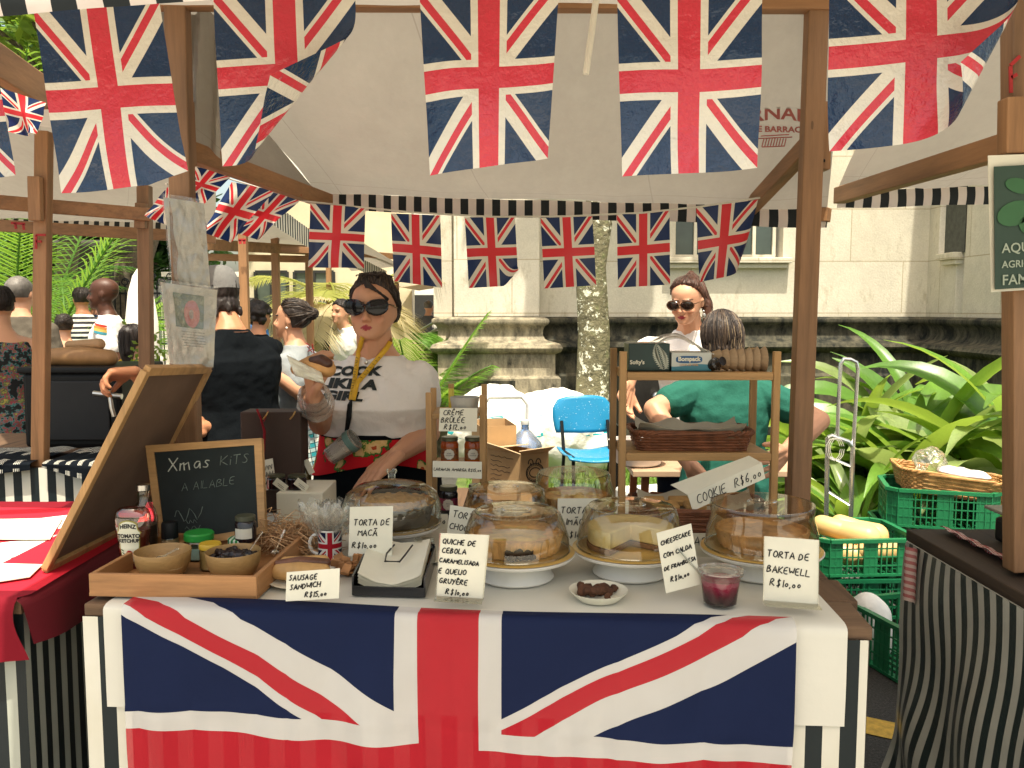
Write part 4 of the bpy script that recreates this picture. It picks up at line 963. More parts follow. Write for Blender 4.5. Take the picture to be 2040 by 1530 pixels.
for (x0, y0, x1, y1) in ((1728, 358, 1731, 376), (1729, 372, 1752, 366), (1741, 359, 1743, 369)): q.beam(U(x0, y0, 3.04), U(x1, y1, 3.04), .009, .004, (0, 1, 0))
ob('painted_letter', q, fgm, rs_, smooth=0)
q = MB()
for (x0, y0, x1, y1) in ((2013, 132, 2014, 185), (2013, 130, 2032, 112), (2014, 155, 2026, 148)): q.beam(U(x0, y0, 2.045), U(x1, y1, 2.045), .008, .004, (0, 1, 0))
ob('painted_letter', q, fgm, rs_, smooth=0)
q = MB()
for (x0, y0, x1, y1) in ((352, 428, 384, 432), (352, 434, 384, 438)): q.beam(U(x0, y0, 2.50), U(x1, y1, 2.50), .012, .004, (0, 1, 0))
ob('painted_mark', q, fgm, stall, smooth=0)
q = MB()
for (x0, y0, x1, y1) in ((583, 365, 585, 385), (584, 384, 600, 390)): q.beam(U(x0, y0, 3.26), U(x1, y1, 3.26), .009, .004, (0, 1, 0))
ob('painted_letter', q, fgm, stall, smooth=0)
# green poster
po = thing('poster', 'dark green farm poster with pale lettering in a clear sleeve on the right post', 'poster', U(2080, 577, 2.0))
pc = U(2105, 450, 2.0); qx = lambda px, py, d=2.0: U(px, py, d)
q = MB(); q.grid(lambda u, v: lerp(lerp(qx(1982, 577), qx(2230, 560), u), lerp(qx(1980, 332), qx(2230, 318), u), v), 4, 4); ob('sheet', q, pm('dark_green_print', (.028, .058, .040), .5, .15, 4, bump=0), po, smooth=0, recalc=False, solid=.002)
q = MB(); q.grid(lambda u, v: lerp(lerp(qx(1974, 582, 2.012), qx(2236, 566, 2.012), u), lerp(qx(1968, 310, 2.012), qx(2236, 300, 2.012), u), v), 4, 4); ob('backing', q, mt['paper'], po, smooth=0, recalc=False, solid=.002)
q = MB(); lmap = lambda px, py: (lambda x, y: qx(px + x, py - y - x * .06, 1.996))
printed(q, 'AQUI TEM', lmap(1996, 504), 27, .3, 0, .95, 'LEFT'); printed(q, 'AGRICULTURA', lmap(1996, 534), 20, .3, 0, .95, 'LEFT'); printed(q, 'FAMILIAR', lmap(1996, 568), 29, .3, 0, .95, 'LEFT')
ob('lettering', q, pm('pale_print', (.36, .42, .33), .6, .1, bump=0), po, smooth=0, recalc=False)
q = MB()
for (cx, cy_, rx, ry, k) in ((2030, 370, 26, 16, .5), (2022, 425, 34, 26, -.4), (2060, 450, 30, 22, .2)):
    q.add([qx(cx + rx * math.cos(t) + k * ry * math.sin(t), cy_ + ry * math.sin(t), 1.9965) for t in [j * .4 for j in range(16)]], [tuple(range(16))])
ob('leaf_emblem', q, pm('mid_green_print', (.035, .12, .045), .5, .1, bump=0), po, smooth=0, recalc=False)
# ------------------------------------------------------------------ people
SK = {'fair': c(198, 146, 114), 'tan': c(186, 128, 92), 'brown': c(120, 74, 50), 'dark': c(74, 44, 30)}
skin_mat = attr_mat('skin', .48, bump=.12, spec=.35, var=.06)
def fabric(name, col, var=.08, **k):
    k.setdefault('bump', .7); k.setdefault('bscale', 13); k.setdefault('bdist', .012)
    return pm(name, col, .9, var, 5, spec=.08, **k)
def hairm(name, col, hi=2.2):
    m, nt = new_mat(name); n = nz(nt, 55, 4, .6, stretch=(1, 1, .12)); n2 = nz(nt, 9, 3, .6, stretch=(1, 1, .3))
    cc = ramp(nt, n2, [(.3, col), (.75, tuple(min(1, v * hi) for v in col))]); finish(nt, mixc(nt, .5, cc, n, 'OVERLAY'), .5, .35, bump=.7, bsock=n, bdist=.005); return m
H_DK = hairm('dark_brown_hair', (.016, .011, .009)); H_BR = hairm('auburn_hair', (.045, .017, .009)); H_GR = hairm('grey_cropped_hair', (.085, .075, .065), 1.8)
m_, nt_ = new_mat('streaked_hair'); n_ = nz(nt_, 26, 3, .6, stretch=(1, 1, .07)); finish(nt_, ramp(nt_, n_, [(.40, (.022, .017, .014)), (.52, (.06, .048, .034)), (.60, (.36, .29, .19))]), .6, .2, bump=.8, bsock=n_, bdist=.006); H_ST = m_
HW = [(0, .10, .40, .16), (.06, .18, .435, .05), (.14, .235, .435, -.08), (.25, .285, .43, -.24), (.38, .315, .42, -.37), (.5, .335, .405, -.43), (.62, .345, .415, -.455), (.74, .335, .395, -.44), (.84, .29, .33, -.38), (.92, .21, .22, -.28), (.975, .11, .09, -.14), (1, .03, .0, -.05)]
class Fig: pass
def person(label, x, y, face, h, skin, hair=None, hairkind='short', top=None, bottom=None, g=1.0, lean=0, headturn=0, headtilt=0, headfwd=0, jaw=1.0,
           L=None, Rr=None, sleeve='short', seat=0, voxel=.007, hemz=None, group=None, z0=0, neckz=None, legs=True, strap=False, thick=1.0, fem=False, hand_curl=(.5, .5), handdir=None, shw=1.0):
    """L, Rr: (elbow, wrist[, fingertip direction, palm normal]) as world points; face: degrees, 0 towards the camera, 90 towards the left of the picture"""
    F = Fig(); a = R(face); up = V3((0, 0, 1)); f = V3((-math.sin(a), -math.cos(a), 0)); r = f.cross(up); root = V3((x, y, z0))
    hip = .52 * h - seat; cl, sl = math.cos(lean), math.sin(lean)
    def P(ar, af, z):
        z = z * h - seat
        if z > hip: return root + r * (ar * h) + f * (af * h * cl + (z - hip) * sl) + up * (hip + (z - hip) * cl - af * h * sl * .6)
        return root + r * (ar * h) + f * (af * h) + up * z
    F.P, F.f, F.r, F.h = P, f, r, h
    t = thing('person', label, 'person', root, group); F.root = t
    TOR = [(.44, .085 * g, .065 * g, 0), (.49, .103 * g, .078 * g, -.006), (.535, .105 * g, .076 * g, -.004), (.58, .096 * g, .068 * g, .002), (.63, .088 * g, .062 * g, .004), (.68, .094 * g, .066 * g, .006), (.725, .102 * g, (.076 if fem else .068) * g, (.014 if fem else .006)), (.755, .103 * g, .062 * g, .004), (.785, .100 * g * .97, .052, 0), (.805, .080, .044, -.004), (.822, .056, .038, -.004), (.840, .042, .034, .000), (.855, .034, .032, .004)]
    def tring(z, w, d, o, inf=1.0, add=0, n=28):
        ring = []
        for k in range(n):
            q = 2 * math.pi * k / n; cx_, sx_ = math.cos(q), math.sin(q); e = .86
            ring.append(P((w * inf + add / h) * math.copysign(abs(cx_) ** e, cx_), o + (d * inf + add / h) * math.copysign(abs(sx_) ** e, sx_), z))
        return ring
    def torso(b, z0_, z1_, inf=1.0, add=0):
        zs = [z0_] + [q[0] for q in TOR if z0_ + .004 < q[0] < z1_ - .004] + [z1_]
        b.loft([tring(z, *interp(TOR, z), inf, add) for z in zs])
    body = MB(); torso(body, .45, .855)
    body.rcone(P(0, .0, .825), P(0, .018 + headfwd * .5, .885), .036 * h * (1 + (g - 1) * .5), .034 * h * (1 + (g - 1) * .3))
    sh = {}
    for s, arm in ((1, Rr), (-1, L)):
        S_ = P(.096 * s * (1 + (g - 1) * .3) * shw, -.004, .777); sh[s] = S_
        if arm is None: arm = (P(.128 * s * g ** .5, -.02, .635), P(.132 * s * g ** .5, .05, .485))
        E_, W_ = V3(arm[0]), V3(arm[1]); k = h * thick
        body.chain([P(.045 * s, 0, .80), S_], [.026 * h, .033 * k]); body.chain([S_, lerp(S_, E_, .5), E_, lerp(E_, W_, .35), W_], [.0345 * k, .031 * k, .025 * k, .0255 * k, .0165 * k])
        fd = (V3(arm[2]) if len(arm) > 2 else W_ - E_).normalized(); pn = V3(arm[3]) if len(arm) > 3 else (-r * s + f * .2)
        pn = (pn - fd * pn.dot(fd)).normalized(); sd = fd.cross(pn)
        if len(arm) > 4 and arm[4] < 0: sd = -sd
        hs = .108 * h; cu = hand_curl[0] if s > 0 else hand_curl[1]
        for i in range(4):
            o = (i - 1.5) * .19 * hs; kn = W_ + fd * hs * (.50 - .03 * abs(i - 1.2)) + sd * o
            body.rcone(W_ + sd * o * .55, kn, .075 * hs * 1.6, .075 * hs * 1.25, 8)
            p = kn; ang = .15; ln = hs * (.52, .56, .53, .42)[i] * .5; spread = sd * (i - 1.5) * .10
            for j, fr in enumerate((.45, .32, .25)):
                ang += cu * (.55, .8, .6)[j]; q = p + ((fd + spread).normalized() * math.cos(ang) + pn * math.sin(ang)) * ln * fr * 2
                body.rcone(p, q, hs * (.072, .064, .056)[j], hs * (.064, .056, .045)[j], 8); p = q
        th0 = W_ + fd * hs * .14 - sd * hs * .22; th1 = th0 + (fd * .6 - sd * .62 + pn * .35).normalized() * hs * .27; th2 = th1 + (fd * .9 - sd * .12 + pn * .45 * (1 + cu)).normalized() * hs * .25
        body.chain([th0, th1, th2], [hs * .10, hs * .075, hs * .058])
        F.__dict__['arm%+d' % s] = (S_, E_, W_, fd, pn, sd)
    if legs:
        for s in (1, -1):
            hp, kn, an = P(.052 * s, 0, .49), P(.058 * s, .012, .275), P(.06 * s, -.01, .04)
            if seat > .1: kn = P(.06 * s, .25, .5); an = kn + V3((0, 0, -kn.z + .06)); 
            body.chain([hp, kn, an], [.056 * h * g ** .5, .036 * h, .024 * h]); body.rcone(an, an + f * .1 * h - up * .012 * h, .024 * h, .02 * h)
    # head
    HS = .132 * h if not fem else .127 * h; ch = P(0, .030 + headfwd, .863)
    yaw = R(headturn); hf = (f * math.cos(yaw) + r * math.sin(yaw)); hr_ = hf.cross(up); tl = headtilt
    hu = (up * math.cos(tl) + hf * math.sin(tl)); hf = hf * math.cos(tl) - up * math.sin(tl)
    def Hd(a_, b_, z_): return ch + (hr_ * a_ + hf * (b_ - .12) + hu * z_) * HS
    F.Hd, F.HS, F.hf, F.hr, F.hu = Hd, HS, hf, hr_, hu
    def hring(tt, inf=0):
        w, fr, bk = interp(HW, tt); w *= (jaw if tt < .4 else lerp(jaw, 1, (tt - .4) / .3) if tt < .7 else 1); w += inf; fr += inf; bk -= inf; ring = []
        for k in range(32):
            q = 2 * math.pi * k / 32; cx_, sx_ = math.cos(q), math.sin(q)
            ring.append(Hd(w * math.copysign(abs(cx_) ** .92, cx_), (fr + bk) / 2 + (fr - bk) / 2 * math.copysign(abs(sx_) ** .92, sx_), tt))
        return ring
    body.loft([hring(k / 22) for k in range(23)])
    body.rcone(Hd(0, .40, .50), Hd(0, .495, .335), .03 * HS, .052 * HS, 10); body.rcone(Hd(-.045, .455, .315), Hd(.045, .455, .315), .04 * HS, .04 * HS, 8)
    HM = Matrix((hr_, hf, hu)).transposed()
    body.ell(Hd(0, .425, .205), (.085 * HS, .035 * HS, .026 * HS), HM); body.ell(Hd(0, .42, .165), (.068 * HS, .035 * HS, .028 * HS), HM); body.ell(Hd(0, .40, .06), (.10 * HS, .05 * HS, .06 * HS), HM)
    for s in (1, -1):
        body.ell(Hd(.345 * s, -.03, .44), (.035 * HS, .075 * HS, .12 * HS), HM, 12, 8); body.ell(Hd(.13 * s, .395, .56), (.11 * HS, .04 * HS, .03 * HS), HM, 12, 8)
        body.ell(Hd(.17 * s, .33, .31), (.10 * HS * jaw, .07 * HS, .10 * HS), HM, 12, 8)
    me = remeshed(body, 'person', voxel, 2)
    eyes = [Hd(.145 * s, .41, .475) for s in (1, -1)]
    for v in me.vertices:
        for e in eyes:
            dd = (v.co - e).length
            if dd < .13 * HS: v.co -= hf * (.03 * HS * (1 - dd / (.13 * HS)))
    lip = Hd(0, .45, .187); brow = [Hd(.145 * s, .43, .575) for s in (1, -1)]; sc_ = V3(skin)
    inv = HM.transposed()
    def pc_(p):
        if (p - ch).length > HS * 1.3: return sc_
        q = inv @ (p - lip)
        if abs(q.x) < .10 * HS and abs(q.z) < .042 * HS * (1.1 - abs(q.x) / (.10 * HS)) + .004 * HS and abs(q.y) < .1 * HS: return V3((.30, .03, .045)) if fem else sc_ * .62
        for e in eyes:
            q = inv @ (p - e)
            if abs(q.x) < .07 * HS and abs(q.z) < .022 * HS: return V3((.03, .02, .016))
        for e in brow:
            q = inv @ (p - e)
            if abs(q.x) < .10 * HS and abs(q.z) < .018 * HS: return V3((.03, .02, .014))
        q = inv @ (p - ch); k_ = 0
        for s in (1, -1): k_ = max(k_, 1 - ((q.x / HS - .17 * s) ** 2 + (q.z / HS - .33) ** 2) ** .5 / .13) if q.y > 0 else k_
        k_ = max(k_, 1 - ((q.x / HS) ** 2 + (q.z / HS - .33) ** 2) ** .5 / .07) if q.y > 0 else k_
        return V3((sc_.x * (1 + .02 * k_), sc_.y * (1 - .12 * max(0, k_)), sc_.z * (1 - .11 * max(0, k_))))
    paint(me, pc_); F.body = ob('body', me, skin_mat, t, smooth=180)
    if hair:
        b = MB()
        if hairkind == 'cap': pass
        def shell(lo, inf, cut):
            rings = []
            for k in range(16):
                tt = lo + (1.0 - lo) * k / 15; ring = hring(min(tt, 1), inf)
                ctr = sum(ring, V3()) / len(ring); ring2 = []
                for p in ring:
                    q = inv @ (p - ctr); front = q.y / HS
                    lim = cut(tt); bq = (inv @ (p - ch)).y / HS + .12
                    if bq > lim: p = p - hf * ((bq - lim) * HS)
                    ring2.append(p + (hu * inf * HS if tt > .9 else V3()))
                rings.append(ring2)
            b.loft(rings)
        if hairkind in ('short', 'crop'): shell(.34 if hairkind == 'short' else .36, .035 if hairkind == 'short' else .016, lambda q: (-.02 if q < .55 else (.05 + (q - .55) * 1.4)))
        if hairkind in ('bun', 'updo', 'pony', 'long', 'curly'): shell(.28, .045, lambda q: (-.10 if q < .5 else (-.10 + (q - .5) * .95 if q < .84 else .24)))
        if hairkind == 'bun': b.ell(Hd(.0, -.56, .66), (.13 * HS, .13 * HS, .14 * HS), HM)
        if hairkind == 'shag':
            shell(.30, .05, lambda q: (-.02 if q < .55 else (.05 + (q - .55) * 1.4))); b.ell(Hd(0, -.20, .30), (.33 * HS, .27 * HS, .28 * HS), HM)
            for k in range(24): b.ell(Hd(.34 * math.cos(k * .9), -.22 + .24 * math.sin(k * .9) * (1 if math.sin(k * .9) < 0 else .2), .16 + .05 * math.sin(k * 2.7)), (.06 * HS, .06 * HS, .11 * HS), HM, 8, 6)
        if hairkind == 'topbun': b.ell(Hd(0, -.2, 1.05), (.17 * HS, .17 * HS, .14 * HS), HM)
        if hairkind == 'updo':
            b.ell(Hd(-.02, -.05, .97), (.27 * HS, .3 * HS, .11 * HS), HM)
            for k in range(26):
                q = k * .9; b.ell(Hd(.24 * math.cos(q) * (.4 + .6 * (k % 5) / 5), -.08 + .25 * math.sin(q), .99 + .04 * math.sin(k * 2.3)), (.07 * HS, .07 * HS, .06 * HS), HM, 8, 6)
        if hairkind == 'pony':
            b.ell(Hd(0, -.30, 1.0), (.10 * HS, .10 * HS, .10 * HS), HM)
            b.chain([Hd(0, -.30, 1.03), Hd(-.12, -.5, .8), Hd(-.30, -.42, .35), Hd(-.36, -.25, -.1), Hd(-.34, -.12, -.42)], [.07 * HS, .11 * HS, .12 * HS, .10 * HS, .03 * HS])
        if hairkind == 'long':
            b.chain([Hd(0, -.3, .7), Hd(0, -.42, .1), Hd(0, -.42, -.45)], [.3 * HS, .26 * HS, .12 * HS])
        if hairkind == 'bob':
            shell(.5, .06, lambda q: (.02 if q < .6 else .1 + (q - .6) * .9)); b.ell(Hd(0, -.10, .52), (.44 * HS, .44 * HS, .55 * HS), HM); b.ell(Hd(0, -.14, .15), (.43 * HS, .36 * HS, .42 * HS), HM)
        if hairkind == 'curly':
            rr = random.Random(5)
            for k in range(60):
                d = V3((rr.gauss(0, 1), rr.gauss(-.5, .8), rr.gauss(.4, .9))).normalized(); b.ell(Hd(d.x * .38, -.05 + d.y * .45, .6 + d.z * .42), (.11 * HS, .11 * HS, .11 * HS), None, 8, 6)
        if b.v:
            hm = remeshed(b, 'hair', max(.005, voxel * .8), 2, (lambda p: .001 * noise.noise(p * 60)) if hairkind == 'crop' else (lambda p: .0035 * noise.noise(V3((p.x * 70, p.y * 70, p.z * 22))) + .0025 * noise.noise(V3((p.x * 150, p.y * 150, p.z * 40)))))
            F.hair = ob('hair', hm, hair, t, smooth=180)
    if hair and hairkind in ('short', 'bun', 'long') and 4.7 < y < 9.5: strands(F, 'bob' if hairkind == 'long' else hairkind, 90, [hair], int(x * 50) + 400, .0032)
    if top:
        b = MB(); hz = hemz if hemz else .50; torso(b, hz, neckz or .838, 1.03, .006)
        if not strap:
            for s in (1, -1):
                S_, E_, W_ = F.__dict__['arm%+d' % s][:3]; k = h * thick; b.chain([P(.045 * s, 0, .797), S_], [.027 * h, .0375 * k])
                if sleeve == 'short': b.rcone(S_, lerp(S_, E_, .52), .040 * k, .041 * k)
                elif sleeve == 'cap': b.rcone(S_, lerp(S_, E_, .33), .040 * k, .040 * k)
                elif sleeve == 'long': b.chain([S_, E_, lerp(E_, W_, .95)], [.041 * k, .034 * k, .026 * k])
        wr = random.Random(int(x * 100))
        sm = remeshed(b, 'top', voxel, 2, lambda p: .0055 * noise.noise(V3((p.x * 9, p.y * 9, p.z * 16 + p.x * 8))) + .0035 * noise.noise(V3((p.x * 20 + p.z * 14, p.y * 20, p.z * 26 - p.x * 15))))
        F.top = ob('shirt', sm, top, t, smooth=180)
    if bottom and legs:
        b = MB(); torso(b, .445, min(.60, (hemz or .5) + .03), 1.02, .004)
        for s in (1, -1):
            hp, kn, an = P(.052 * s, 0, .49), P(.058 * s, .012, .275), P(.06 * s, -.01, .06)
            if seat > .1: kn = P(.06 * s, .25, .5); an = kn + V3((0, 0, -kn.z + .08))
            b.chain([hp, kn, an], [.062 * h * g ** .5, .044 * h, .034 * h])
        F.bottom = ob('trousers', remeshed(b, 'trousers', max(.009, voxel), 2), bottom, t, smooth=180)
    return F
def bvh(o):
    me = o.data; w = WL[o.parent.name] if o.parent else WL[o.name]
    return BVHTree.FromPolygons([v.co + w for v in me.vertices], [tuple(p.vertices) for p in me.polygons])
def onto(tree, px, py, lift=.004, dflt=3.0):
    r_ = ray(px, py).normalized(); hit = tree.ray_cast(V3((0, 0, EYE)), r_)
    return (hit[0] - r_ * lift) if hit[0] is not None else U(px, py, dflt)
def strands(F, kind, n, mats, seed=1, r=.0026):
    rr = random.Random(seed); tr = bvh(F.hair); C = F.Hd(0, -.04, .58); HS = F.HS; bs = [MB() for _ in mats]
    knot = {'updo': (0, -.12, 1.02), 'bun': (0, -.5, .66), 'pony': (0, -.3, 1.0)}.get(kind)
    def surf(d):
        h_ = tr.ray_cast(C + d * HS * 2, -d); return h_[0] if h_[0] is not None else C + d * HS * .45
    for i in range(n):
        if kind == 'bob': a = rr.uniform(0, 6.283); s = V3((.10 * math.cos(a), -.05 + .10 * math.sin(a), 1.1)); e = V3((.5 * math.cos(a + rr.uniform(-.2, .2)), -.05 + .5 * math.sin(a), rr.uniform(-.12, .35)))
        elif kind == 'short': a = rr.uniform(0, 6.283); s = V3((.2 * math.cos(a), -.1 + .2 * math.sin(a), 1.05)); e = V3((.45 * math.cos(a), -.1 + .45 * math.sin(a), rr.uniform(.4, .75)))
        else:
            a = rr.uniform(-1.0, 4.14); s = V3((.40 * math.cos(a), .40 * math.sin(a) - .03, (.78 if math.sin(a) > .3 else .5 if math.sin(a) > -.3 else .28) + rr.uniform(-.03, .08))); e = V3(knot) + V3((rr.uniform(-.08, .08), rr.uniform(-.08, .08), rr.uniform(-.03, .06)))
        w = lambda q: F.Hd(q.x, q.y, q.z); pts = []; off = rr.uniform(-.002, .005); wig = rr.uniform(-.05, .05)
        for k in range(9):
            t = k / 8; q = lerp(s, e, t); q = q + V3((wig * math.sin(t * 3.1), wig * math.sin(t * 3.1), 0)); d = (w(q) - C).normalized(); pts.append(surf(d) + d * off)
        bs[rr.randrange(len(mats))].tube(pts, [r * (.5 if k == 0 else 1) * (1 - .3 * k / 8) for k in range(9)], 4)
    for b_, m_ in zip(bs, mats): ob('hair_strands', b_, m_, F.hair, smooth=180)
blackcloth = fabric('black_cloth', (.004, .0055, .007)); whitecloth = fabric('white_tshirt', (.74, .70, .66), .04); navy = fabric('dark_denim', (.015, .02, .035))

# --- the cook
CX = U(748, 605, 3.0).x
cook = person('woman in dark sunglasses and white lettered shirt holding a wrapped sandwich', CX, 3.0, 7, 1.675, SK['fair'], H_DK, 'updo', whitecloth, None, g=1.2, jaw=1.14, fem=True, headtilt=-.04, shw=.90,
    Rr=(U(640, 842, 2.92), U(626, 790, 2.68), V3((-.12, -.30, .9)), V3((.75, .1, .35)), 1), L=(U(853, 862, 2.97), U(788, 908, 2.78), V3((-.55, -.35, -.42)), V3((-.2, -.2, -.8)), 1), sleeve='cap', voxel=.0045, neckz=.829, hemz=.665, hand_curl=(.85, .12), thick=1.04, legs=True)
ct = bvh(cook.top); cbt = bvh(cook.body)
# black trousers, skirt band, apron
b = MB(); P = cook.P
def cring(z, w, d, n=28): return [P(w * math.cos(2 * math.pi * k / n), .002 + d * math.sin(2 * math.pi * k / n), z) for k in range(n)]
b.loft([cring(.02, .13, .09), cring(.3, .135, .10), cring(.5, .142, .108), cring(.58, .136, .102), cring(.63, .122, .094), cring(.672, .116, .090)])
ob('black_skirt', b, blackcloth, cook.root)
m_, nt_ = new_mat('floral_apron')
v1 = node(nt_, 'ShaderNodeTexVoronoi'); v1.inputs['Scale'].default_value = 9; v1.inputs['Scale'].default_value = 14; wv_ = node(nt_, 'ShaderNodeVectorMath', operation='ADD'); nn_ = node(nt_, 'ShaderNodeTexNoise'); nn_.inputs['Scale'].default_value = 16; nt_.links.new(coords(nt_, 'Object', (.0, .0, .0) if False else (1, 1, 1)), nn_.inputs['Vector']); sc2 = node(nt_, 'ShaderNodeVectorMath', operation='SCALE'); sc2.inputs['Scale'].default_value = .09; nt_.links.new(nn_.outputs[1], sc2.inputs[0]); nt_.links.new(coords(nt_, 'Object', (1, .3, 1)), wv_.inputs[0]); nt_.links.new(sc2.outputs[0], wv_.inputs[1]); nt_.links.new(wv_.outputs[0], v1.inputs['Vector'])
n1 = nz(nt_, 38, 4, .7); f1 = X(nt_, v1.outputs['Distance']) * .92 + X(nt_, n1) * .5 - .14
cc_ = ramp(nt_, f1, [(0, (.40, .06, .02)), (.22, (.66, .44, .20)), (.36, (.60, .40, .15)), (.45, (.07, .17, .03)), (.51, (.02, .07, .02)), (.545, (.50, .010, .016)), (1, (.50, .010, .016))])
for e in nt_.nodes:
    if e.bl_idname == 'ShaderNodeValToRGB' and len(e.color_ramp.elements) == 7: e.color_ramp.interpolation = 'CONSTANT'
finish(nt_, cc_, .85, .15, bump=.4, bscale=12, bdist=.006)
b = MB()
def apr(u, v):
    q = lerp(-.30, math.pi * 1.12, u); z = lerp(.555 if u > .25 else .66 - .1 * u / .25, .668 - .012 * math.sin(u * 3), v)
    z = lerp(.598 - .035 * max(0, u - .55) - .018 * math.sin(u * 7 + .5), .664, v); w, d = interp([(.5, .146, .112), (.58, .14, .106), (.63, .126, .098), (.672, .120, .094)], z)
    return P(w * math.cos(q), .004 + d * math.sin(q) * 1.0, z)
b.grid(apr, 50, 16); ob('floral_apron', b, m_, cook.root, smooth=60, recalc=False)
# sunglasses
Hd = cook.Hd; b = MB(); lens = MB()
for s in (1, -1):
    rim = []
    for k in range(20):
        q = 2 * math.pi * k / 20; xx = .185 * s + .165 * math.cos(q); zz = .505 + .118 * math.sin(q) + (.05 * max(0, math.cos(q) * s) * (1 if math.sin(q) > 0 else .3))
        rim.append(Hd(xx, .50 - .30 * abs(xx) ** 1.7 * 1.6 + .012, zz))
    b.tube(rim + [rim[0], rim[1]], .017 * cook.HS, 6); lens.add(rim + [sum(rim, V3()) / 20 + cook.hf * .01], [(k, (k + 1) % 20, 20) for k in range(20)])
    b.tube([Hd(.34 * s, .40, .56), Hd(.375 * s, .2, .55), Hd(.375 * s, -.05, .52)], .02 * cook.HS, 6, flat=.5)
b.tube([Hd(.03, .515, .53), Hd(0, .525, .545), Hd(-.03, .515, .53)], .022 * cook.HS, 6)
sg = ob('sunglasses', b, pm('black_acetate', (.006, .006, .008), .15, .1, bump=0, spec=.6), cook.root)
ob('lens', lens, pm('smoked_lens', (.007, .006, .007), .14, .2, bump=0, spec=.35), sg)
H_MD = hairm('mid_brown_hair', (.045, .030, .020))
strands(cook, 'updo', 190, [H_DK, H_DK, H_MD], 3)
b = MB(); rr = random.Random(12)
for k in range(46):   # side-swept fringe and loose curls on top
    t_ = k / 45; b.tube([Hd(lerp(.05, -.26, j / 6) + rr.uniform(-.015, .015) - .05 * t_, lerp(.40, .22, (j / 6) ** 1.5) + .03, lerp(.93 - .10 * t_, .60 + .05 * t_, (j / 6) ** 1.6) + rr.uniform(-.01, .01)) for j in range(7)], .0026, 4)
for k in range(40):
    x0, y0 = rr.uniform(-.22, .2), rr.uniform(-.2, .22); b.tube([Hd(x0 + .07 * math.cos(j * 1.1 + k), y0 + .05 * math.sin(j * 1.1 + k), 1.03 + .018 * j - .004 * j * j) for j in range(6)], .0025, 4)
ob('fringe', b, H_DK, cook.hair, smooth=180)
# shirt lettering
shm = lambda ox, oy, sl=0: (lambda x, y: onto(ct, ox + x, oy - y + sl * x, .004))
b = MB()
def bold(text, ox, oy, size, sl, sx=1.45):
    printed(b, text, shm(ox, oy, sl), size, .062 * size, .22, sx, 'LEFT', 1.05)
bold('COOK', 654, 747, 24, .0, 1.36); bold('LIKE A', 632, 770, 26, .05, 1.5); bold('GIRL', 642, 794, 24, .06, 1.5)
ob('shirt_lettering', b, pm('black_print', (.012, .018, .018), .7, .1, bump=0), cook.root, smooth=0, recalc=False)
# lanyard
def ribbon(b, pts, wid, lift=.006, tree=None, fb=3.0):
    trs = [tree] if tree else [ct, cbt]; P_ = [min((onto(k_, x, y, lift, 9) for k_ in trs), key=lambda q: q.y) for x, y in pts]; V = []
    for i, p in enumerate(P_):
        t_ = (P_[min(i + 1, len(P_) - 1)] - P_[max(0, i - 1)]).normalized(); s_ = t_.cross(V3((0, -1, 0))).normalized() * wid / 2; V += [p - s_, p + s_]
    b.add(V, [(2 * i, 2 * i + 1, 2 * i + 3, 2 * i + 2) for i in range(len(P_) - 1)])
yel = pm('yellow_ribbon', (.62, .36, .02), .6, .12, 40, bump=.1); b = MB()
dense = lambda a, n=9: [(lerp(V3((*a[i], 0)), V3((*a[i + 1], 0)), k / n).x, lerp(V3((*a[i], 0)), V3((*a[i + 1], 0)), k / n).y) for i in range(len(a) - 1) for k in range(n)] + [a[-1]]
ribbon(b, dense([(722, 672), (714, 702), (706, 760), (699, 797)]), .016, .011); ribbon(b, dense([(788, 664), (770, 694), (735, 735), (712, 762), (703, 797)]), .017, .014)
ly = ob('lanyard', b, yel, cook.root, smooth=60, recalc=False, solid=.0015)
b = MB(); rr = random.Random(2)
for k in range(14):
    x_, y_ = 712 - k * .9, 712 + k * 5.6; b.beam(onto(ct, x_ - 2.5, y_, .016), onto(ct, x_ + 2, y_ + rr.uniform(-2, 2), .016), .0022, .001)
    if k < 9: x_, y_ = 768 - k * 6, 698 + k * 6.6; b.beam(onto(ct, x_ - 2.5, y_, .018), onto(ct, x_ + 2, y_ + 2, .018), .002, .001)
ob('ribbon_print', b, mt['ink'], ly, smooth=0)
b = MB(); b.tube([onto(ct, x_, y_, .014) for x_, y_ in ((700, 797), (697, 806), (695, 830), (690, 862))], [.004, .009, .010, .007], 8, flat=.5); ob('clip', b, mt['black'], ly)
b = MB(); b.tube([onto(ct, 716 + x_, 680 + y_, .004) for x_, y_ in ((8, 10), (10, 25), (13, 38), (24, 28), (38, 16), (48, 5))], .0012, 5); b.ell(onto(ct, 729, 721, .006), (.007, .003, .009)); ob('necklace', b, mt['steel'], cook.root)
# tumbler hanging from the lanyard
cupc = U(684, 890, 2.80); ax = (U(712, 868, 2.79) - U(656, 908, 2.80)).normalized(); MR = ax.to_track_quat('Z', 'Y').to_matrix()
cup = thing('tumbler', "clear tumbler with green band hanging from the cook's yellow lanyard", 'cup', cupc)
b = MB(); b.lathe([(.026, -.06), (.030, -.058), (.036, .02), (.037, .05), (.035, .05), (.029, -.055)], cupc, 24, MR, cap=False); ob('cup', b, clear_mat('tumbler_plastic', (.90, .87, .83), .14, .12, fog=.16), cup)
b = MB(); b.lathe([(.0375, .022), (.039, .024), (.039, .042), (.0375, .044)], cupc, 24, MR, cap=False); ob('band', b, pm('grey_green_rubber', (.10, .17, .15), .6), cup)
b = MB(); b.lathe([(.0, -.052), (.029, -.05), (.0335, .0), (.0, .002)], cupc, 20, MR); ob('contents', b, pm('milky_drink', (.62, .52, .47), .4), cup)
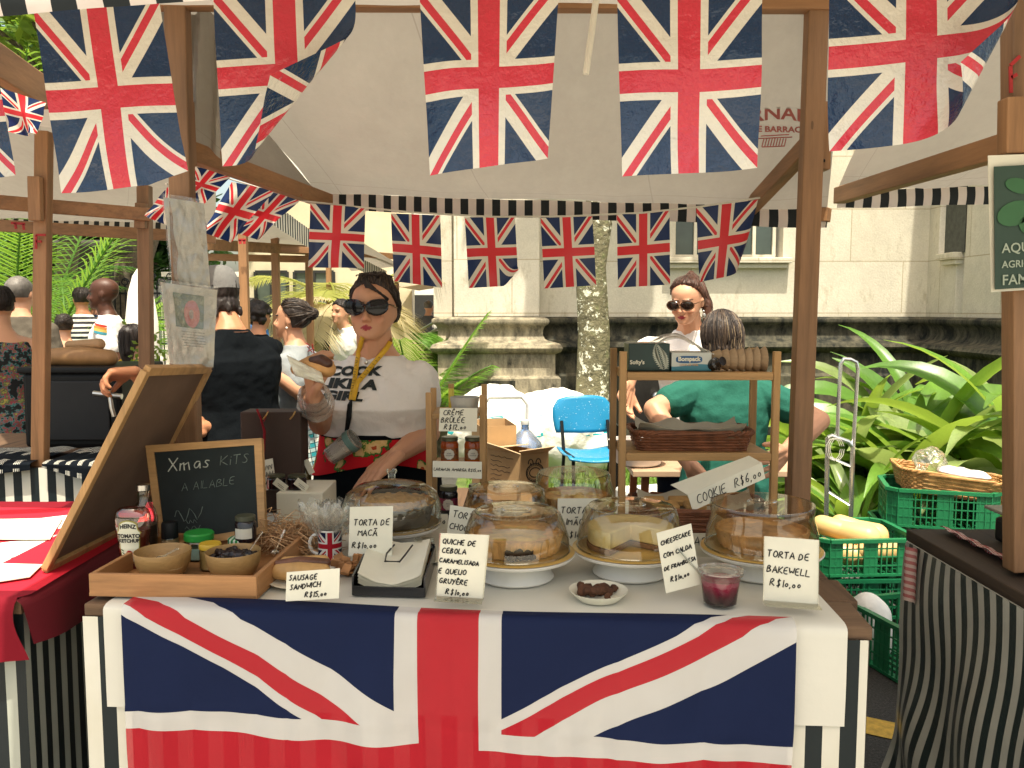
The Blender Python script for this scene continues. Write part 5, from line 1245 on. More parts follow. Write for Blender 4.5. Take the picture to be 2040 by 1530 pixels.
# sandwich in a napkin, glove
hw = cook.__dict__['arm+1'][2]; sw = U(628, 738, 2.56)
sd_ = thing('wrapped_sandwich', "sausage roll in a white napkin held in the cook's raised hand", 'sandwich', sw)
b = MB(); b.chain([U(592, 735, 2.56), U(620, 727, 2.55), U(652, 735, 2.54)], [.020, .028, .026]); ob('bread', b, pm('bread_crust', (.50, .26, .09), .6, .3, 14), sd_)
b = MB(); b.chain([U(622, 718, 2.535), U(640, 717, 2.53), U(653, 724, 2.525)], [.012, .017, .015]); ob('filling', b, pm('browned_sausage', (.06, .022, .012), .4, .4, 30), sd_)
b = MB()
def nap(u, v):
    px, py = lerp(lerp(571, 640, u), lerp(588, 646, u), v), lerp(lerp(708, 742, u), lerp(748, 764, u), v); return U(px, py, 2.52 - .03 * math.sin(v * 2.4) + .012 * noise.noise(V3((u * 5, v * 5, 1))))
b.grid(nap, 14, 14); ob('napkin', b, mt['paper'], sd_, smooth=60, recalc=False, solid=.003)
b = MB(); W_ = hw; rings = []
axg = (cook.__dict__['arm+1'][1] - W_).normalized(); xg = axg.orthogonal().normalized(); yg = axg.cross(xg)
for k in range(12):
    tt = k / 11; rr_ = lerp(.040, .060, tt ** .7) * (.93 + .1 * math.sin(k * 2.1)); rings.append([W_ - axg * .035 + axg * (.125 * tt) + (xg * math.cos(q) + yg * math.sin(q)) * rr_ * (1 + .14 * noise.noise(V3((math.cos(q) * 2, math.sin(q) * 2, k * .5)))) for q in [2 * math.pi * j / 28 for j in range(28)]])
b.loft(rings, cap=False); ob('plastic_glove', b, clear_mat('glove_film', (.95, .92, .88), .16, .14, bump=1, fog=.22, bscale=40), cook.root, smooth=60, recalc=False)

# --- man in black with cap
mb_ = person('broad man in black T-shirt and grey cap seen from behind beside the poster sleeves', U(462, 600, 3.9).x, 3.92, 128, 1.74, SK['tan'], H_DK, 'shag', blackcloth, navy, g=1.3, lean=.06, headfwd=.03, headtilt=.12,
    L=(U(330, 800, 3.75), U(268, 742, 3.55), V3((-.7, -.3, -.05)), V3((.1, -.2, -.8))), Rr=(U(520, 860, 4.05), U(400, 850, 3.7)), voxel=.006, hand_curl=(.4, 1.1))
Hd = mb_.Hd; b = MB(); rings = []
HM = Matrix((mb_.hr, mb_.hf, mb_.hu)).transposed()
for k in range(9):
    t_ = k / 8; w_ = .40 * math.cos(t_ * math.pi / 2) ** .55 + .01; rings.append([Hd(w_ * math.cos(q), -.04 + w_ * 1.15 * math.sin(q), .60 + .50 * math.sin(t_ * math.pi / 2)) for q in [2 * math.pi * j / 28 for j in range(28)]])
b.loft(rings); cp_ = ob('cap', b, fabric('grey_cap_cloth', (.16, .155, .145), .12), mb_.root)
b = MB(); b.grid(lambda u, v: Hd((u - .5) * .66, .36 + v * .34 * math.cos((u - .5) * 2.2), .62 - .05 * v - .12 * (u - .5) ** 2 * 4 * v), 10, 5); ob('cap_brim', b, fabric('grey_brim', (.13, .125, .12)), cp_, solid=.006, recalc=False)
b = MB(); b.tube([mb_.P(.052 * math.cos(q), .002 + .045 * math.sin(q), .838 + .008 * math.sin(q)) for q in [2 * math.pi * j / 20 for j in range(21)]], .0035, 6); ob('cord_necklace', b, pm('brown_cord', (.10, .04, .02), .7), mb_.root)

# --- woman in grey
gt = person('woman in grey T-shirt with dark hair in a bun, seen in profile', U(590, 640, 4.6).x, 4.6, 100, 1.62, SK['fair'], H_DK, 'bun', fabric('grey_marl', (.24, .26, .265), .1), None, g=1.04, fem=True, headtilt=-.05,
    L=(U(612, 792, 4.42), U(540, 742, 4.35)), Rr=(U(585, 800, 4.75), U(540, 770, 4.55)), voxel=.006)
tp = bvh(gt.top); b = MB()
for (x0, y0, x1, y1) in ((612, 690, 622, 702), (622, 686, 626, 706), (614, 700, 624, 694), (611, 684, 618, 690)): b.beam(onto(tp, x0, y0, .004, 4.5), onto(tp, x1, y1, .004, 4.5), .006, .002)
ob('red_print', b, pm('red_shirt_print', (.55, .04, .05), .8, bump=0), gt.root, smooth=0)
b = MB(); b.ell(gt.Hd(-.36, -.0, .27), (.006, .006, .006)); ob('pearl_earring', b, whitew, gt.root)
m_, nt_ = new_mat('turquoise_plaid'); q_ = xyz(nt_, 'Object'); s1 = q_[0] * 7 + q_[2] * 1.2; s2 = q_[2] * 7 - q_[0] * .9
fa = ((s1 * 3) % 1.0 < .5) * .5 + ((s2 * 3) % 1.0 < .5) * .5; col_ = mixc(nt_, fa, (.62, .62, .55), (.03, .25, .28)); col_ = mixc(nt_, ((s1 * 6 + .2) % 1.0 < .16).max((s2 * 6 + .2) % 1.0 < .16), col_, (.02, .05, .06)); finish(nt_, col_, .9, .1, bump=.4, bscale=14, bdist=.006)
b = MB(); P = gt.P; b.loft([[P(w * math.cos(2 * math.pi * k / 28), d * math.sin(2 * math.pi * k / 28), z) for k in range(28)] for z, w, d in ((.05, .17, .14), (.3, .15, .125), (.5, .122, .10), (.565, .112, .086))]); ob('plaid_skirt', b, m_, gt.root)

strands(gt, 'bun', 130, [H_DK, H_MD], 4)
# --- woman with ponytail, bending to her right
pn_ = person('woman with high auburn ponytail, brown sunglasses and white T-shirt reaching down', U(1392, 660, 4.35).x, 4.45, 28, 1.73, SK['fair'], H_BR, 'pony', whitecloth, navy, g=.98, fem=True, lean=.12, headtilt=.22, headturn=4, headfwd=.01,
    Rr=(U(1268, 700, 4.2), U(1252, 770, 4.1)), L=(U(1470, 780, 4.3), U(1420, 820, 4.1)), voxel=.0055)
Hd = pn_.Hd; b = MB(); lens = MB()
for s in (1, -1):
    rim = [Hd(.17 * s + .15 * math.cos(q), .50 - .22 * abs(.17 * s + .15 * math.cos(q)) ** 1.5, .475 + .105 * math.sin(q)) for q in [2 * math.pi * k / 16 for k in range(16)]]
    b.tube(rim + [rim[0], rim[1]], .016 * pn_.HS, 6); lens.add(rim + [sum(rim, V3()) / 16 + pn_.hf * .006], [(k, (k + 1) % 16, 16) for k in range(16)])
    b.tube([Hd(.32 * s, .41, .5), Hd(.37 * s, .2, .5), Hd(.37 * s, -.05, .48)], .02 * pn_.HS, 6, flat=.6)
b.tube([Hd(.03, .49, .5), Hd(-.03, .49, .5)], .02 * pn_.HS, 6)
sg = ob('sunglasses', b, pm('brown_acetate', (.10, .05, .025), .2, .3, bump=0), pn_.root); ob('lens', lens, pm('brown_lens', (.03, .017, .012), .08, .3, bump=0, spec=.8), sg)
b = MB(); b.ell(Hd(-.37, .0, .24), (.006, .004, .006)); b.ell(Hd(-.37, .0, .14), (.010, .004, .012)); ob('earring', b, mt['steel'], pn_.root)
strands(pn_, 'pony', 130, [H_BR, H_BR, H_MD], 5)
# --- woman in green from behind
gr = person('woman in green T-shirt with streaked hair seen from behind', U(1452, 700, 3.72).x, 3.72, 176, 1.62, SK['fair'], H_DK, 'bob', fabric('green_tshirt', (.022, .110, .080), .14), navy, g=1.14, lean=.08, headtilt=.22, headfwd=.015, z0=-.08,
    Rr=(U(1632, 838, 3.62), U(1560, 905, 3.40)), L=(U(1303, 815, 3.62), U(1380, 935, 3.42)), voxel=.006, thick=1.12, shw=1.0)
H_BL = hairm('blonde_streak', (.17, .125, .075), 1.4)
strands(gr, 'bob', 420, [H_DK, H_DK, H_DK, H_DK, H_MD, H_MD, H_MD, H_BL], 8, .0026)
# --- the crowd on the left
jk = fabric('olive_jacket', (.10, .085, .065), .15)
person('grey haired man in brown jacket with his back turned', U(38, 600, 6.0).x, 6.0, 168, 1.79, SK['fair'], H_GR, 'crop', jk, navy, g=1.12, sleeve='long', headturn=8, voxel=.009)
bm_ = person('bald man in white T-shirt with a rainbow stripe', U(215, 600, 6.5).x, 6.5, 82, 1.80, SK['dark'], None, '', whitecloth, navy, g=1.0, voxel=.008, L=(U(232, 725, 6.3), U(196, 752, 6.3)))
tp = bvh(bm_.top); b = MB()
for i, cl in enumerate(((.60, .05, .03), (.66, .26, .06), (.68, .46, .10), (.05, .28, .36))):
    bb_ = MB(); ribbon(bb_, dense([(187, 645 + i * 5), (197, 648 + i * 5), (213, 651 + i * 5)], 6), .019, .006, tp, 6.3); ob('chest_stripe', bb_, pm('stripe_print', cl, .8, bump=0), bm_.root, smooth=0, recalc=False)
m_, nt_ = new_mat('floral_dress'); v1 = node(nt_, 'ShaderNodeTexVoronoi'); v1.inputs['Scale'].default_value = 13; nt_.links.new(coords(nt_), v1.inputs['Vector'])
finish(nt_, ramp(nt_, nz(nt_, 26, 4), [(.3, (.02, .02, .02)), (.46, (.02, .02, .02)), (.5, (.05, .18, .17)), (.55, (.30, .03, .05)), (.6, (.04, .12, .06)), (.66, (.40, .30, .07)), (.72, (.03, .03, .03))]), .9, .1)
person('woman in bright floral sleeveless dress at the left picture edge', U(2, 700, 5.0).x, 5.0, 150, 1.70, SK['fair'], H_DK, 'short', m_, None, g=1.05, strap=True, fem=True, voxel=.008, neckz=.80, hemz=.46)
person('woman in black strappy top with a dark bun standing before the palms', U(128, 670, 7.6).x, 7.6, 160, 1.52, SK['fair'], H_DK, 'bun', blackcloth, navy, strap=True, fem=True, voxel=.009, neckz=.78)
sm_ = stripes('fine_striped_top', (.75, .72, .66), (.03, .03, .035), .05, 2, 'Object')
person('woman in black and white striped top beyond the palms', U(166, 640, 8.8).x, 8.8, 140, 1.79, SK['tan'], H_DK, 'short', sm_, blackcloth, fem=True, voxel=.011)
person('man in dark blue shirt half hidden behind the bald man', U(192, 620, 9.6).x, 9.6, 170, 1.78, SK['brown'], H_DK, 'short', fabric('navy_shirt', (.02, .03, .055)), navy, g=1.1, voxel=.011)
person('long haired woman with flowers and yellow top behind the rear post', U(262, 700, 5.6).x, 5.6, 185, 1.46, SK['fair'], H_DK, 'long', fabric('yellow_top', (.55, .34, .03)), navy, fem=True, voxel=.009)
person('person with dark curly hair behind the man in black', U(512, 625, 6.6).x, 6.6, 200, 1.62, SK['tan'], H_DK, 'curly', blackcloth, navy, voxel=.010)
person('small figure in a blue shirt by the café doors', U(504, 590, 11).x, 11, 110, 1.70, SK['fair'], H_DK, 'short', fabric('blue_shirt', (.04, .14, .35)), navy, voxel=.014)
person('man in a white T-shirt sitting under the palm behind the cook', U(705, 640, 8.2).x, 8.2, 40, 1.72, SK['fair'], H_DK, 'short', whitecloth, navy, seat=.05, lean=.2, voxel=.010)
person('person in black and white patterned clothes by the café table', U(672, 640, 9.4).x, 9.4, 100, 1.70, SK['tan'], H_DK, 'short', blackcloth, sm_, voxel=.012)
person('man in grey T-shirt and pale cap by the veranda', U(853, 610, 15).x, 15, 200, 1.72, SK['fair'], H_GR, 'crop', fabric('grey_shirt', (.09, .09, .095)), navy, voxel=.016)
m_, nt_ = new_mat('dark_plaid'); q_ = xyz(nt_, 'Object'); fa = ((q_[0] * 9) % 1.0 < .5) * .5 + ((q_[2] * 9) % 1.0 < .5) * .5
finish(nt_, mixc(nt_, fa, (.5, .47, .40), (.04, .04, .045)), .9, .1)
person('long haired woman in dark plaid shirt by the parasol', U(888, 615, 13).x, 13, 150, 1.66, SK['fair'], H_BR, 'long', m_, navy, fem=True, sleeve='long', voxel=.014)

for o_ in [o for o in bpy.data.objects if o.name.startswith('person') and o.type == 'EMPTY' and 2 < (o.location.y) < 7 and False]: pass
# ------------------------------------------------------------------ things on the table
TT = .897     # height of the covered tabletop
def T(px, py, z=TT): return G(px, py, z)
crust = pm('pie_crust', (.58, .32, .10), .7, .35, 22, bump=.6, bscale=40, bdist=.004)
def face_cam(yaw=0): return Matrix.Rotation(yaw, 3, 'Z')
def card(name, label, TLp, TRp, BLp, BRp, d0, d1, lines, lean=.01, mat=None, rad=.0013, seed=1, ink=None, group='handwritten price cards', stand=None, cat='price card'):
    """a rectangular card through four picture points, d0 at left edge and d1 at right edge (bottom), top leaning back"""
    a, b_, c_, e_ = U(*TLp, d0 + lean), U(*TRp, d1 + lean), U(*BLp, d0), U(*BRp, d1); n = (b_ - a).cross(a - c_).normalized()
    if n.y > 0: n = -n
    th = .0015; q = MB(); P8 = [a, b_, e_, c_]; q.add(P8 + [k - n * th for k in P8], [(0, 1, 2, 3), (7, 6, 5, 4), (0, 4, 5, 1), (1, 5, 6, 2), (2, 6, 7, 3), (3, 7, 4, 0)])
    t = thing(name, label, cat, (c_ + e_) / 2, group); ob('card', q, mat or mt['paper'], t, smooth=0)
    w = MB(); pl_ = lambda x, y: lerp(lerp(c_, e_, x), lerp(a, b_, x), y) + n * .0008
    asp = (e_ - c_).length / (a - c_).length
    for (text, x, y, h, sl) in lines: writing(w, [(text, 0, 0, h, sl)], lambda X_, Y_: pl_(x + X_ / asp, y + Y_), rad, seed + len(text))
    ob('handwriting', w, ink or mt['ink'], t, smooth=60)
    if stand:
        q = MB(); q.add([k + n * .002 for k in (c_, e_)] + [k + n * .03 - V3((0, 0, .0)) for k in (c_, e_)], [(0, 1, 3, 2)]); q.beam(lerp(c_, e_, 0) + n * .012 + V3((0, 0, .0015)), lerp(c_, e_, 1) + n * .012 + V3((0, 0, .0015)), .036, .003)
        for p_, r_ in ((a, c_), (b_, e_)): q.beam(p_ + n * .003, r_ + n * .003, .002, .002)
        ob('acrylic_holder', q, mt['acrylic'], t, smooth=0)
    return t
card('price_card', 'small tilted card for sausage sandwich at the front left', (571, 1140), (677, 1132), (569, 1198), (675, 1192), 1.835, 1.83, [('SAUSAGE', .05, .70, .18, -.02), ('SANDWICH', .07, .38, .18, .05), ('R$15,00', .36, .10, .18, 0)], rad=.0013)
card('price_card', 'tall card for apple pie behind the napkin box', (697, 1010), (783, 1008), (694, 1108), (781, 1111), 2.09, 2.08, [('TORTA DE', .10, .63, .12, 0), ('MACA~', .20, .42, .12, 0), ('R$10,00', .08, .17, .12, 0)])
card('price_card', 'large card for onion quiche in an acrylic holder at the front centre', (877, 1062), (974, 1066), (868, 1190), (962, 1196), 1.83, 1.825, [('QUICHE DE', .06, .84, .078, -.04), ('CEBOLA', .06, .70, .078, -.04), ('CARAMELISADA', .02, .55, .066, -.05), ('E QUEIJO', .02, .38, .078, -.03), ('GRUYE^RE', .05, .23, .078, -.04), ('R$10,00', .20, .06, .086, -.04)], stand=1)
card('price_card', 'card for cheesecake tilted to the right beside the berry pot', (1308, 1062), (1377, 1043), (1327, 1182), (1396, 1164), 1.83, 1.86, [('CHEESECAKE', .06, .78, .072, .08), ('COM CALDA', .08, .57, .076, .08), ('DE FRAMBOESA', .05, .36, .064, .08), ('R$10,00', .18, .16, .085, .06)], rad=.0013)
card('price_card', 'large card for bakewell tart in a clear sleeve at the front right', (1522, 1068), (1632, 1076), (1520, 1200), (1630, 1208), 1.80, 1.79, [('TORTA DE', .06, .70, .10, -.05), ('BAKEWELL', .06, .47, .10, -.06), ('R$10,00', .12, .26, .11, -.05)], stand=1, lean=.02)
card('price_card', 'card for chocolate tart half hidden by the quiche dome', (897, 1006), (965, 1016), (890, 1066), (958, 1074), 2.27, 2.26, [('TORTA', .10, .62, .22, -.05), ('CHOCOLATE', .04, .22, .2, -.05)])
card('price_card', 'card for lime pie between the two middle domes', (1111, 993), (1192, 993), (1110, 1090), (1191, 1092), 2.30, 2.29, [('TORTA DE', .08, .70, .13, 0), ('LIMA~O', .10, .46, .13, 0), ('R$10,00', .16, .20, .13, 0)])
card('price_card', 'flat card edge lettered behind the cheesecake card', (1376, 1062), (1420, 1062), (1376, 1110), (1420, 1110), 2.2, 2.2, [('ADO', .15, .5, .36, 0)])
card('price_card', 'narrow card beside the apple pie stand', (838, 1022), (892, 1024), (838, 1052), (892, 1055), 2.44, 2.44, [('R$10', .30, .3, .45, 0)])
card('price_card', 'small worn card for crème brûlée hanging on the small ladder shelf', (876, 813), (951, 813), (874, 859), (950, 860), 2.60, 2.60, [('CRE^ME', .10, .70, .22, 0), ("BRU^LE'E", .05, .38, .22, 0), ('R$12,00', .14, .08, .22, 0)], rad=.0013)
card('price_card', 'wide card for bitter orange jam on the small ladder shelf', (862, 918), (960, 920), (862, 950), (960, 954), 2.59, 2.59, [('LARANJA AMARGA R$15,00', .02, .40, .185, 0)], rad=.0009)
# folded cookie tent card
ck = thing('price_card', 'folded tent card for cookies slanting below the wicker basket', 'price card', U(1440, 1000, 2.42), 'handwritten price cards')
a, b_, c_, e_ = U(1370, 986, 2.42), U(1518, 922, 2.42), U(1380, 1018, 2.40), U(1525, 953, 2.40)
q = MB(); q.grid(lambda u, v: lerp(lerp(c_, e_, u), lerp(a, b_, u), v), 6, 4); tp_ = [U(1336, 966, 2.47), U(1492, 908, 2.47)]
q.grid(lambda u, v: lerp(lerp(a, b_, u), lerp(tp_[0], tp_[1], u), v), 6, 4); ob('card', q, mt['paper'], ck, smooth=0, recalc=False, solid=.0012)
w = MB(); nn = V3((0, -1, .2)).normalized(); pl2 = lambda x, y: lerp(lerp(c_, e_, x), lerp(a, b_, x), y) + nn * .0012
writing(w, [('COOKIE', 0, 0, .55, 0)], lambda X_, Y_: pl2(.09 + X_ * .165, .22 + Y_), .0013); writing(w, [('R$6,00', 0, 0, .55, 0)], lambda X_, Y_: pl2(.60 + X_ * .165, .22 + Y_), .0013); ob('handwriting', w, mt['ink'], ck, smooth=60)

# cake stands
def plate_stand(name, label, cen, r, hgt, grp='cakes under clear domes'):
    t = thing(name, label, 'cake stand', cen, grp); q = MB()
    q.lathe([(r * .62, 0), (r * .64, .004), (r * .60, .012), (r * .52, hgt * .55), (r * .56, hgt - .014), (r * .97, hgt - .008), (r, hgt - .002), (r, hgt), (r * .95, hgt)], cen, 48); ob('stand', q, mt['white_plastic'], t)
    q = MB(); q.lathe([(0, hgt + .001), (r * .97, hgt + .001), (r * .985, hgt + .0025), (r * .97, hgt + .004), (0, hgt + .004)], cen, 48); ob('gold_board', q, mt['gold'], t); return t
def dome_lid(t, cen, r, z0, hgt, top, knob=0):
    q = MB(); o = [(r, z0), (r * .985, z0 + hgt * .35), (r * .90, z0 + hgt * .72), (lerp(r, top, .72), z0 + hgt * .93), (top, z0 + hgt), (top * .5, z0 + hgt - .001), (0, z0 + hgt - .001)]
    i_ = [(max(0, a_ - .0022), b__ - (.0022 if k > 2 else 0)) for k, (a_, b__) in enumerate(o)][::-1]
    q.lathe([p for p in o if p[0] > 0] + [(.001, o[-1][1])], cen, 64, cap=False); d = ob('dome', q, mt['acrylic'], t, smooth=50)
    q = MB(); z = cen[2] + z0 + hgt
    if knob:
        q.lathe([(.012, 0), (.010, .01), (.012, .03), (.011, .036), (0.001, .037)], (cen[0], cen[1], z), 16)
    else:
        q.tube([(cen[0] + .036 * math.cos(k), cen[1] + .018 * math.sin(k), z + .003) for k in [j * .35 for j in range(19)]], .0028, 6)
    ob('knob', q, mt['acrylic'], d); q = MB(); q.tube([(cen[0] + r * math.cos(k), cen[1] + r * math.sin(k), cen[2] + z0 + .002) for k in [j * math.pi / 24 for j in range(49)]], .0022, 6); q.tube([(cen[0] + top * math.cos(k), cen[1] + top * math.sin(k), z - .001) for k in [j * math.pi / 24 for j in range(49)]], .0012, 6); ob('rim', q, mt['acrylic'], d)
def rough_top(q, cen, r, z, amp, seed, n=34, drop=.01, freq=30):
    q.grid(lambda u, v: (lambda rr, a_: V3((cen[0] + rr * math.cos(a_), cen[1] + rr * math.sin(a_), cen[2] + z + amp * noise.noise(V3((rr * freq * math.cos(a_), rr * freq * math.sin(a_), seed))) - drop * (rr / r) ** 3)))(r * v + .0005, u * 2 * math.pi), n * 2, n)
def fluted_pie(t, cen, r, z, hgt, top_mat, side=None, wedge=None, amp=.004, flare=1.1):
    q = MB(); q.lathe([(r * .9, z), (r, z + .002), (r * flare, z + hgt), (r * flare * .96, z + hgt + .002), (r * flare * .93, z + hgt - .006)], cen, 120, flute=(30, .034, z + .001, z + hgt)); ob('crust', q, side or crust, t)
    q = MB(); rough_top(q, cen, r * flare * .95, z + hgt - .003, amp, r * 31); ob('filling', q, top_mat, t, smooth=80, recalc=False)
DZ = .008
def cakething(name, label, cen, cat='cake'): return thing(name, label, cat, cen, 'cakes on the stands')
# quiche
c1 = T(1028, 1148); s1_ = plate_stand('cake_stand', 'white stand with clear dome over the onion quiche, front centre', c1, .146, .062); dome_lid(s1_, c1, .131, .067, .098, .100)
k = cakething('quiche', 'golden fluted quiche with dark onion spilling at its cut', V3(c1) + V3((0, 0, .067))); fluted_pie(k, c1, .102, .067, .045, pm('quiche_top', (.55, .36, .10), .6, .35, 20, bump=.5, bscale=35))
q = MB(); rr = random.Random(4)
for i in range(26): q.ell(V3(c1) + V3((rr.uniform(-.02, .035), -.104 + rr.uniform(-.012, .014), .073 + rr.uniform(0, .02))), (.011, .008, .008), None, 8, 6)
q = remeshed(q, 'dark_onion', .003, 1, lambda p: .004 * noise.noise(p * 110))
ob('dark_onion', q, pm('caramel_onion', (.022, .008, .004), .9, .4, 40, spec=.03), k)
# cheesecake
c2 = T(1255, 1140); s2_ = plate_stand('cake_stand', 'white stand with clear dome over the pale cheesecake', c2, .146, .062); dome_lid(s2_, c2, .132, .067, .102, .104)
k = cakething('cheesecake', 'pale cheesecake with a brown biscuit base and wedges missing', V3(c2) + V3((0, 0, .067)))
def sector(q, cen, r, z0, z1, a0, a1, n=40):
    ring = [(0, 0)] + [(r * math.cos(lerp(a0, a1, i / n)), r * math.sin(lerp(a0, a1, i / n))) for i in range(n + 1)]
    q.loft([[V3((cen[0] + x, cen[1] + y, cen[2] + z)) for x, y in ring] for z in (z0, z1)])
q = MB(); sector(q, c2, .108, .067, .080, R(-40), R(235)); ob('biscuit_base', q, pm('biscuit_base', (.20, .095, .035), .9, .4, 40, bump=.8, bscale=60), k, bevel=.002)
q = MB(); sector(q, c2, .106, .0805, .122, R(-40), R(235)); ob('cream_filling', q, pm('cheesecake_cream', (.66, .50, .19), .6, .12, 12), k, bevel=.004)
# bakewell
c3 = T(1515, 1140); s3_ = plate_stand('cake_stand', 'white stand with tall clear dome over the brown tart at the right', c3, .150, .062); dome_lid(s3_, c3, .137, .067, .110, .124)
k = cakething('tart', 'brown fluted bakewell tart on a gold board at the right', V3(c3) + V3((0, 0, .067))); fluted_pie(k, c3, .098, .067, .046, pm('tart_top', (.42, .22, .085), .7, .3, 25, bump=.6, bscale=60), pm('tart_crust', (.54, .28, .09), .7, .3, 20), flare=1.14)
# chocolate at the back
c4 = T(1008, 1056); s4_ = plate_stand('cake_stand', 'white stand with clear dome at the foot of the small ladder shelf', c4, .135, .03); dome_lid(s4_, c4, .130, .035, .094, .105)
k = cakething('tart', 'thin dark chocolate tart under the dome by the ladder shelf', V3(c4) + V3((0, 0, .035))); fluted_pie(k, c4, .10, .035, .03, pm('chocolate_top', (.05, .022, .014), .4, .3, 18), crust)
# lime pie further back
c5 = T(1142, 1034); s5_ = plate_stand('cake_stand', 'white stand with clear dome rearmost, below the blue chair', c5, .137, .04); dome_lid(s5_, c5, .130, .045, .104, .108)
k = cakething('pie', 'pale yellow lime pie with toasted peaks under the rear dome', V3(c5) + V3((0, 0, .045))); fluted_pie(k, c5, .10, .045, .035, pm('lime_cream', (.62, .42, .14), .6, .25, 18), crust, amp=.018)
# apple pie on raised stand with glass dome
c6 = T(782, 1082); ap = plate_stand('cake_stand', 'tall stand with glass bell dome over the apple crumble pie', c6, .135, .055)
k = cakething('pie', "apple crumble pie in a tin under the cook's hand", V3(c6) + V3((0, 0, .06)))
q = MB(); q.lathe([(.10, .06), (.104, .062), (.118, .115), (.121, .115), (.121, .117)], c6, 56); ob('tin', q, pm('baking_tin', (.16, .145, .12), .4, .2, 12, metal=.5), k)
q = MB(); rough_top(q, c6, .122, .124, .011, 3, 44, .008, 60); ob('crumble', q, pm('crumble', (.46, .29, .12), .85, .35, 30, bump=.8, bscale=60), k, smooth=50, recalc=False)
q = MB(); q.lathe([(.130, .06), (.136, .072), (.137, .110), (.126, .142), (.095, .164), (.048, .174), (.014, .176), (.010, .180), (.0105, .196), (.015, .203), (.014, .210), (.001, .212)], c6, 56, cap=False); ob('glass_dome', q, clear_mat('dome_glass', (.95, .94, .90), .07, .02), ap)
q = MB(); q.tube([V3(c6) + V3((.134 * math.cos(a_), .134 * math.sin(a_), .062)) for a_ in [j * math.pi / 24 for j in range(49)]], .003, 6); ob('rim', q, mt['acrylic'], ap)

# tray with condiments
ty = thing('tray', 'bamboo tray holding sauces and bowls at the front left', 'tray', S(.20, .12, TT))
tl, trr, tbl, tbr = T(178, 1189, TT), T(512, 1196, TT), T(266, 1090, TT), T(572, 1100, TT)
trh = .052; q = MB()
ex = (trr - tl).normalized(); ey = V3((-ex.y, ex.x, 0)); LX, LY = (trr - tl).length, .36
Q = lambda u, v, z=0: tl + ex * u + ey * v + V3((0, 0, z))
RT = Matrix.Rotation(math.atan2(ex.y, ex.x), 3, 'Z')
q.box(Q(LX / 2, LY / 2, .006), (LX, LY, .008), RT); ob('base', q, mt['bamboo'], ty, smooth=0)
for (u, v, sx, sy) in ((LX / 2, .006, LX, .012), (LX / 2, LY - .006, LX, .012)): q = MB(); q.box(Q(u, v, trh / 2 + .002), (sx, sy, trh), RT); ob('side', q, mt['bamboo'], ty, smooth=0, bevel=.002)
for u in (.006, LX - .006): q = MB(); q.box(Q(u, LY / 2, trh / 2 + .002), (.012, LY - .026, trh), RT); ob('side', q, wood('bamboo_end', (.45, .22, .085), 1), ty, smooth=0, bevel=.002)
TZ2 = TT + .0105
def onz(px, py, z=TZ2): return G(px, py, z)
def bowl(label, px, py, r, fill, fz):
    cen = onz(px, py); t = thing('bowl', label, 'bowl', cen, 'bamboo bowls in the tray'); q = MB()
    q.lathe([(r * .62, 0), (r * .80, .012), (r * .95, .035), (r, .062), (r * .985, .064), (r * .95, .06), (r * .9, .034), (r * .74, .014), (0.001, .010)], cen, 48); ob('bowl', q, mt['bowl'], t)
    q = MB(); rough_top(q, cen, r * .91, fz, .004 if fz < .04 else .006, px); ob('sauce', q, fill, t, smooth=70, recalc=False); return cen
onion = pm('pale_onion', (.42, .32, .17), .5, .4, 40, bump=.6, bscale=60); dkj = pm('dark_chutney', (.014, .008, .008), .3, .4, 30, bump=.6, bscale=40)
b1 = bowl('bamboo bowl of pale sauce, left in the tray', 326, 1147, .066, onion, .040); b2 = bowl('bamboo bowl of dark chutney, right in the tray', 466, 1148, .065, dkj, .045)
q = MB()
for i in range(60): q.ell(b2 + V3((rr.gauss(0, .020), rr.gauss(.004, .018), .044 + rr.random() * .012)), (.010, .010, .008), None, 7, 5)
q = remeshed(q, 'chutney', .003, 1, lambda p: .004 * noise.noise(p * 110))
ob('chutney', q, dkj, [o for o in bpy.data.objects if o.name.startswith('bowl') and o.type == 'EMPTY'][-1])
clr = clear_mat('clear_spoon', (.90, .89, .85), .3, .08)
def spoon(label, a, b, r=.0032):
    t = thing('spoon', label, 'spoon', a, 'clear plastic spoons'); q = MB(); q.tube([a, lerp(a, b, .5), b], [r * .9, r, r * 1.3], 6, flat=.6); q.ell(a, (.012, .008, .006), None, 10, 6); ob('spoon', q, clr, t)
spoon('clear plastic spoon standing in the dark chutney', b2 + V3((.03, .0, .05)), U(522, 1060, b2.y + .04)); spoon('clear plastic spoon lying in the pale sauce', b1 + V3((-.005, -.01, .045)), b1 + V3((.03, .02, .062))); spoon('clear plastic spoon standing in the jam pot beside the straw', U(546, 1100, 2.15), U(567, 1056, 2.2))
# ketchup
kc = onz(268, 1128); kt = thing('sauce_bottle', 'squeezy ketchup bottle with white shield label, half empty', 'sauce bottle', kc)
plast = clear_mat('bottle_film', (.86, .66, .62), .12, .08)
def oval(q, cen, prof, n=36, d=.62, cap=True):
    q.loft([[V3((cen[0] + r * math.copysign(abs(math.cos(a_)) ** .85, math.cos(a_)), cen[1] + r * d * math.copysign(abs(math.sin(a_)) ** .85, math.sin(a_)), cen[2] + z)) for a_ in [2 * math.pi * j / n for j in range(n)]] for r, z in prof], cap)
q = MB(); oval(q, kc, [(.028, .012), (.032, .02), (.037, .05), (.036, .06), (.041, .085), (.044, .105), (.044, .125), (.040, .142), (.030, .150), (.012, .153)]); ob('body', q, plast, kt)
q = MB(); oval(q, kc, [(.027, .013), (.031, .022), (.0355, .05), (.0345, .06), (.040, .084), (.042, .096)], d=.6); ob('ketchup', q, pm('ketchup', (.12, .008, .010), .3, .3, 20, bump=0), kt)
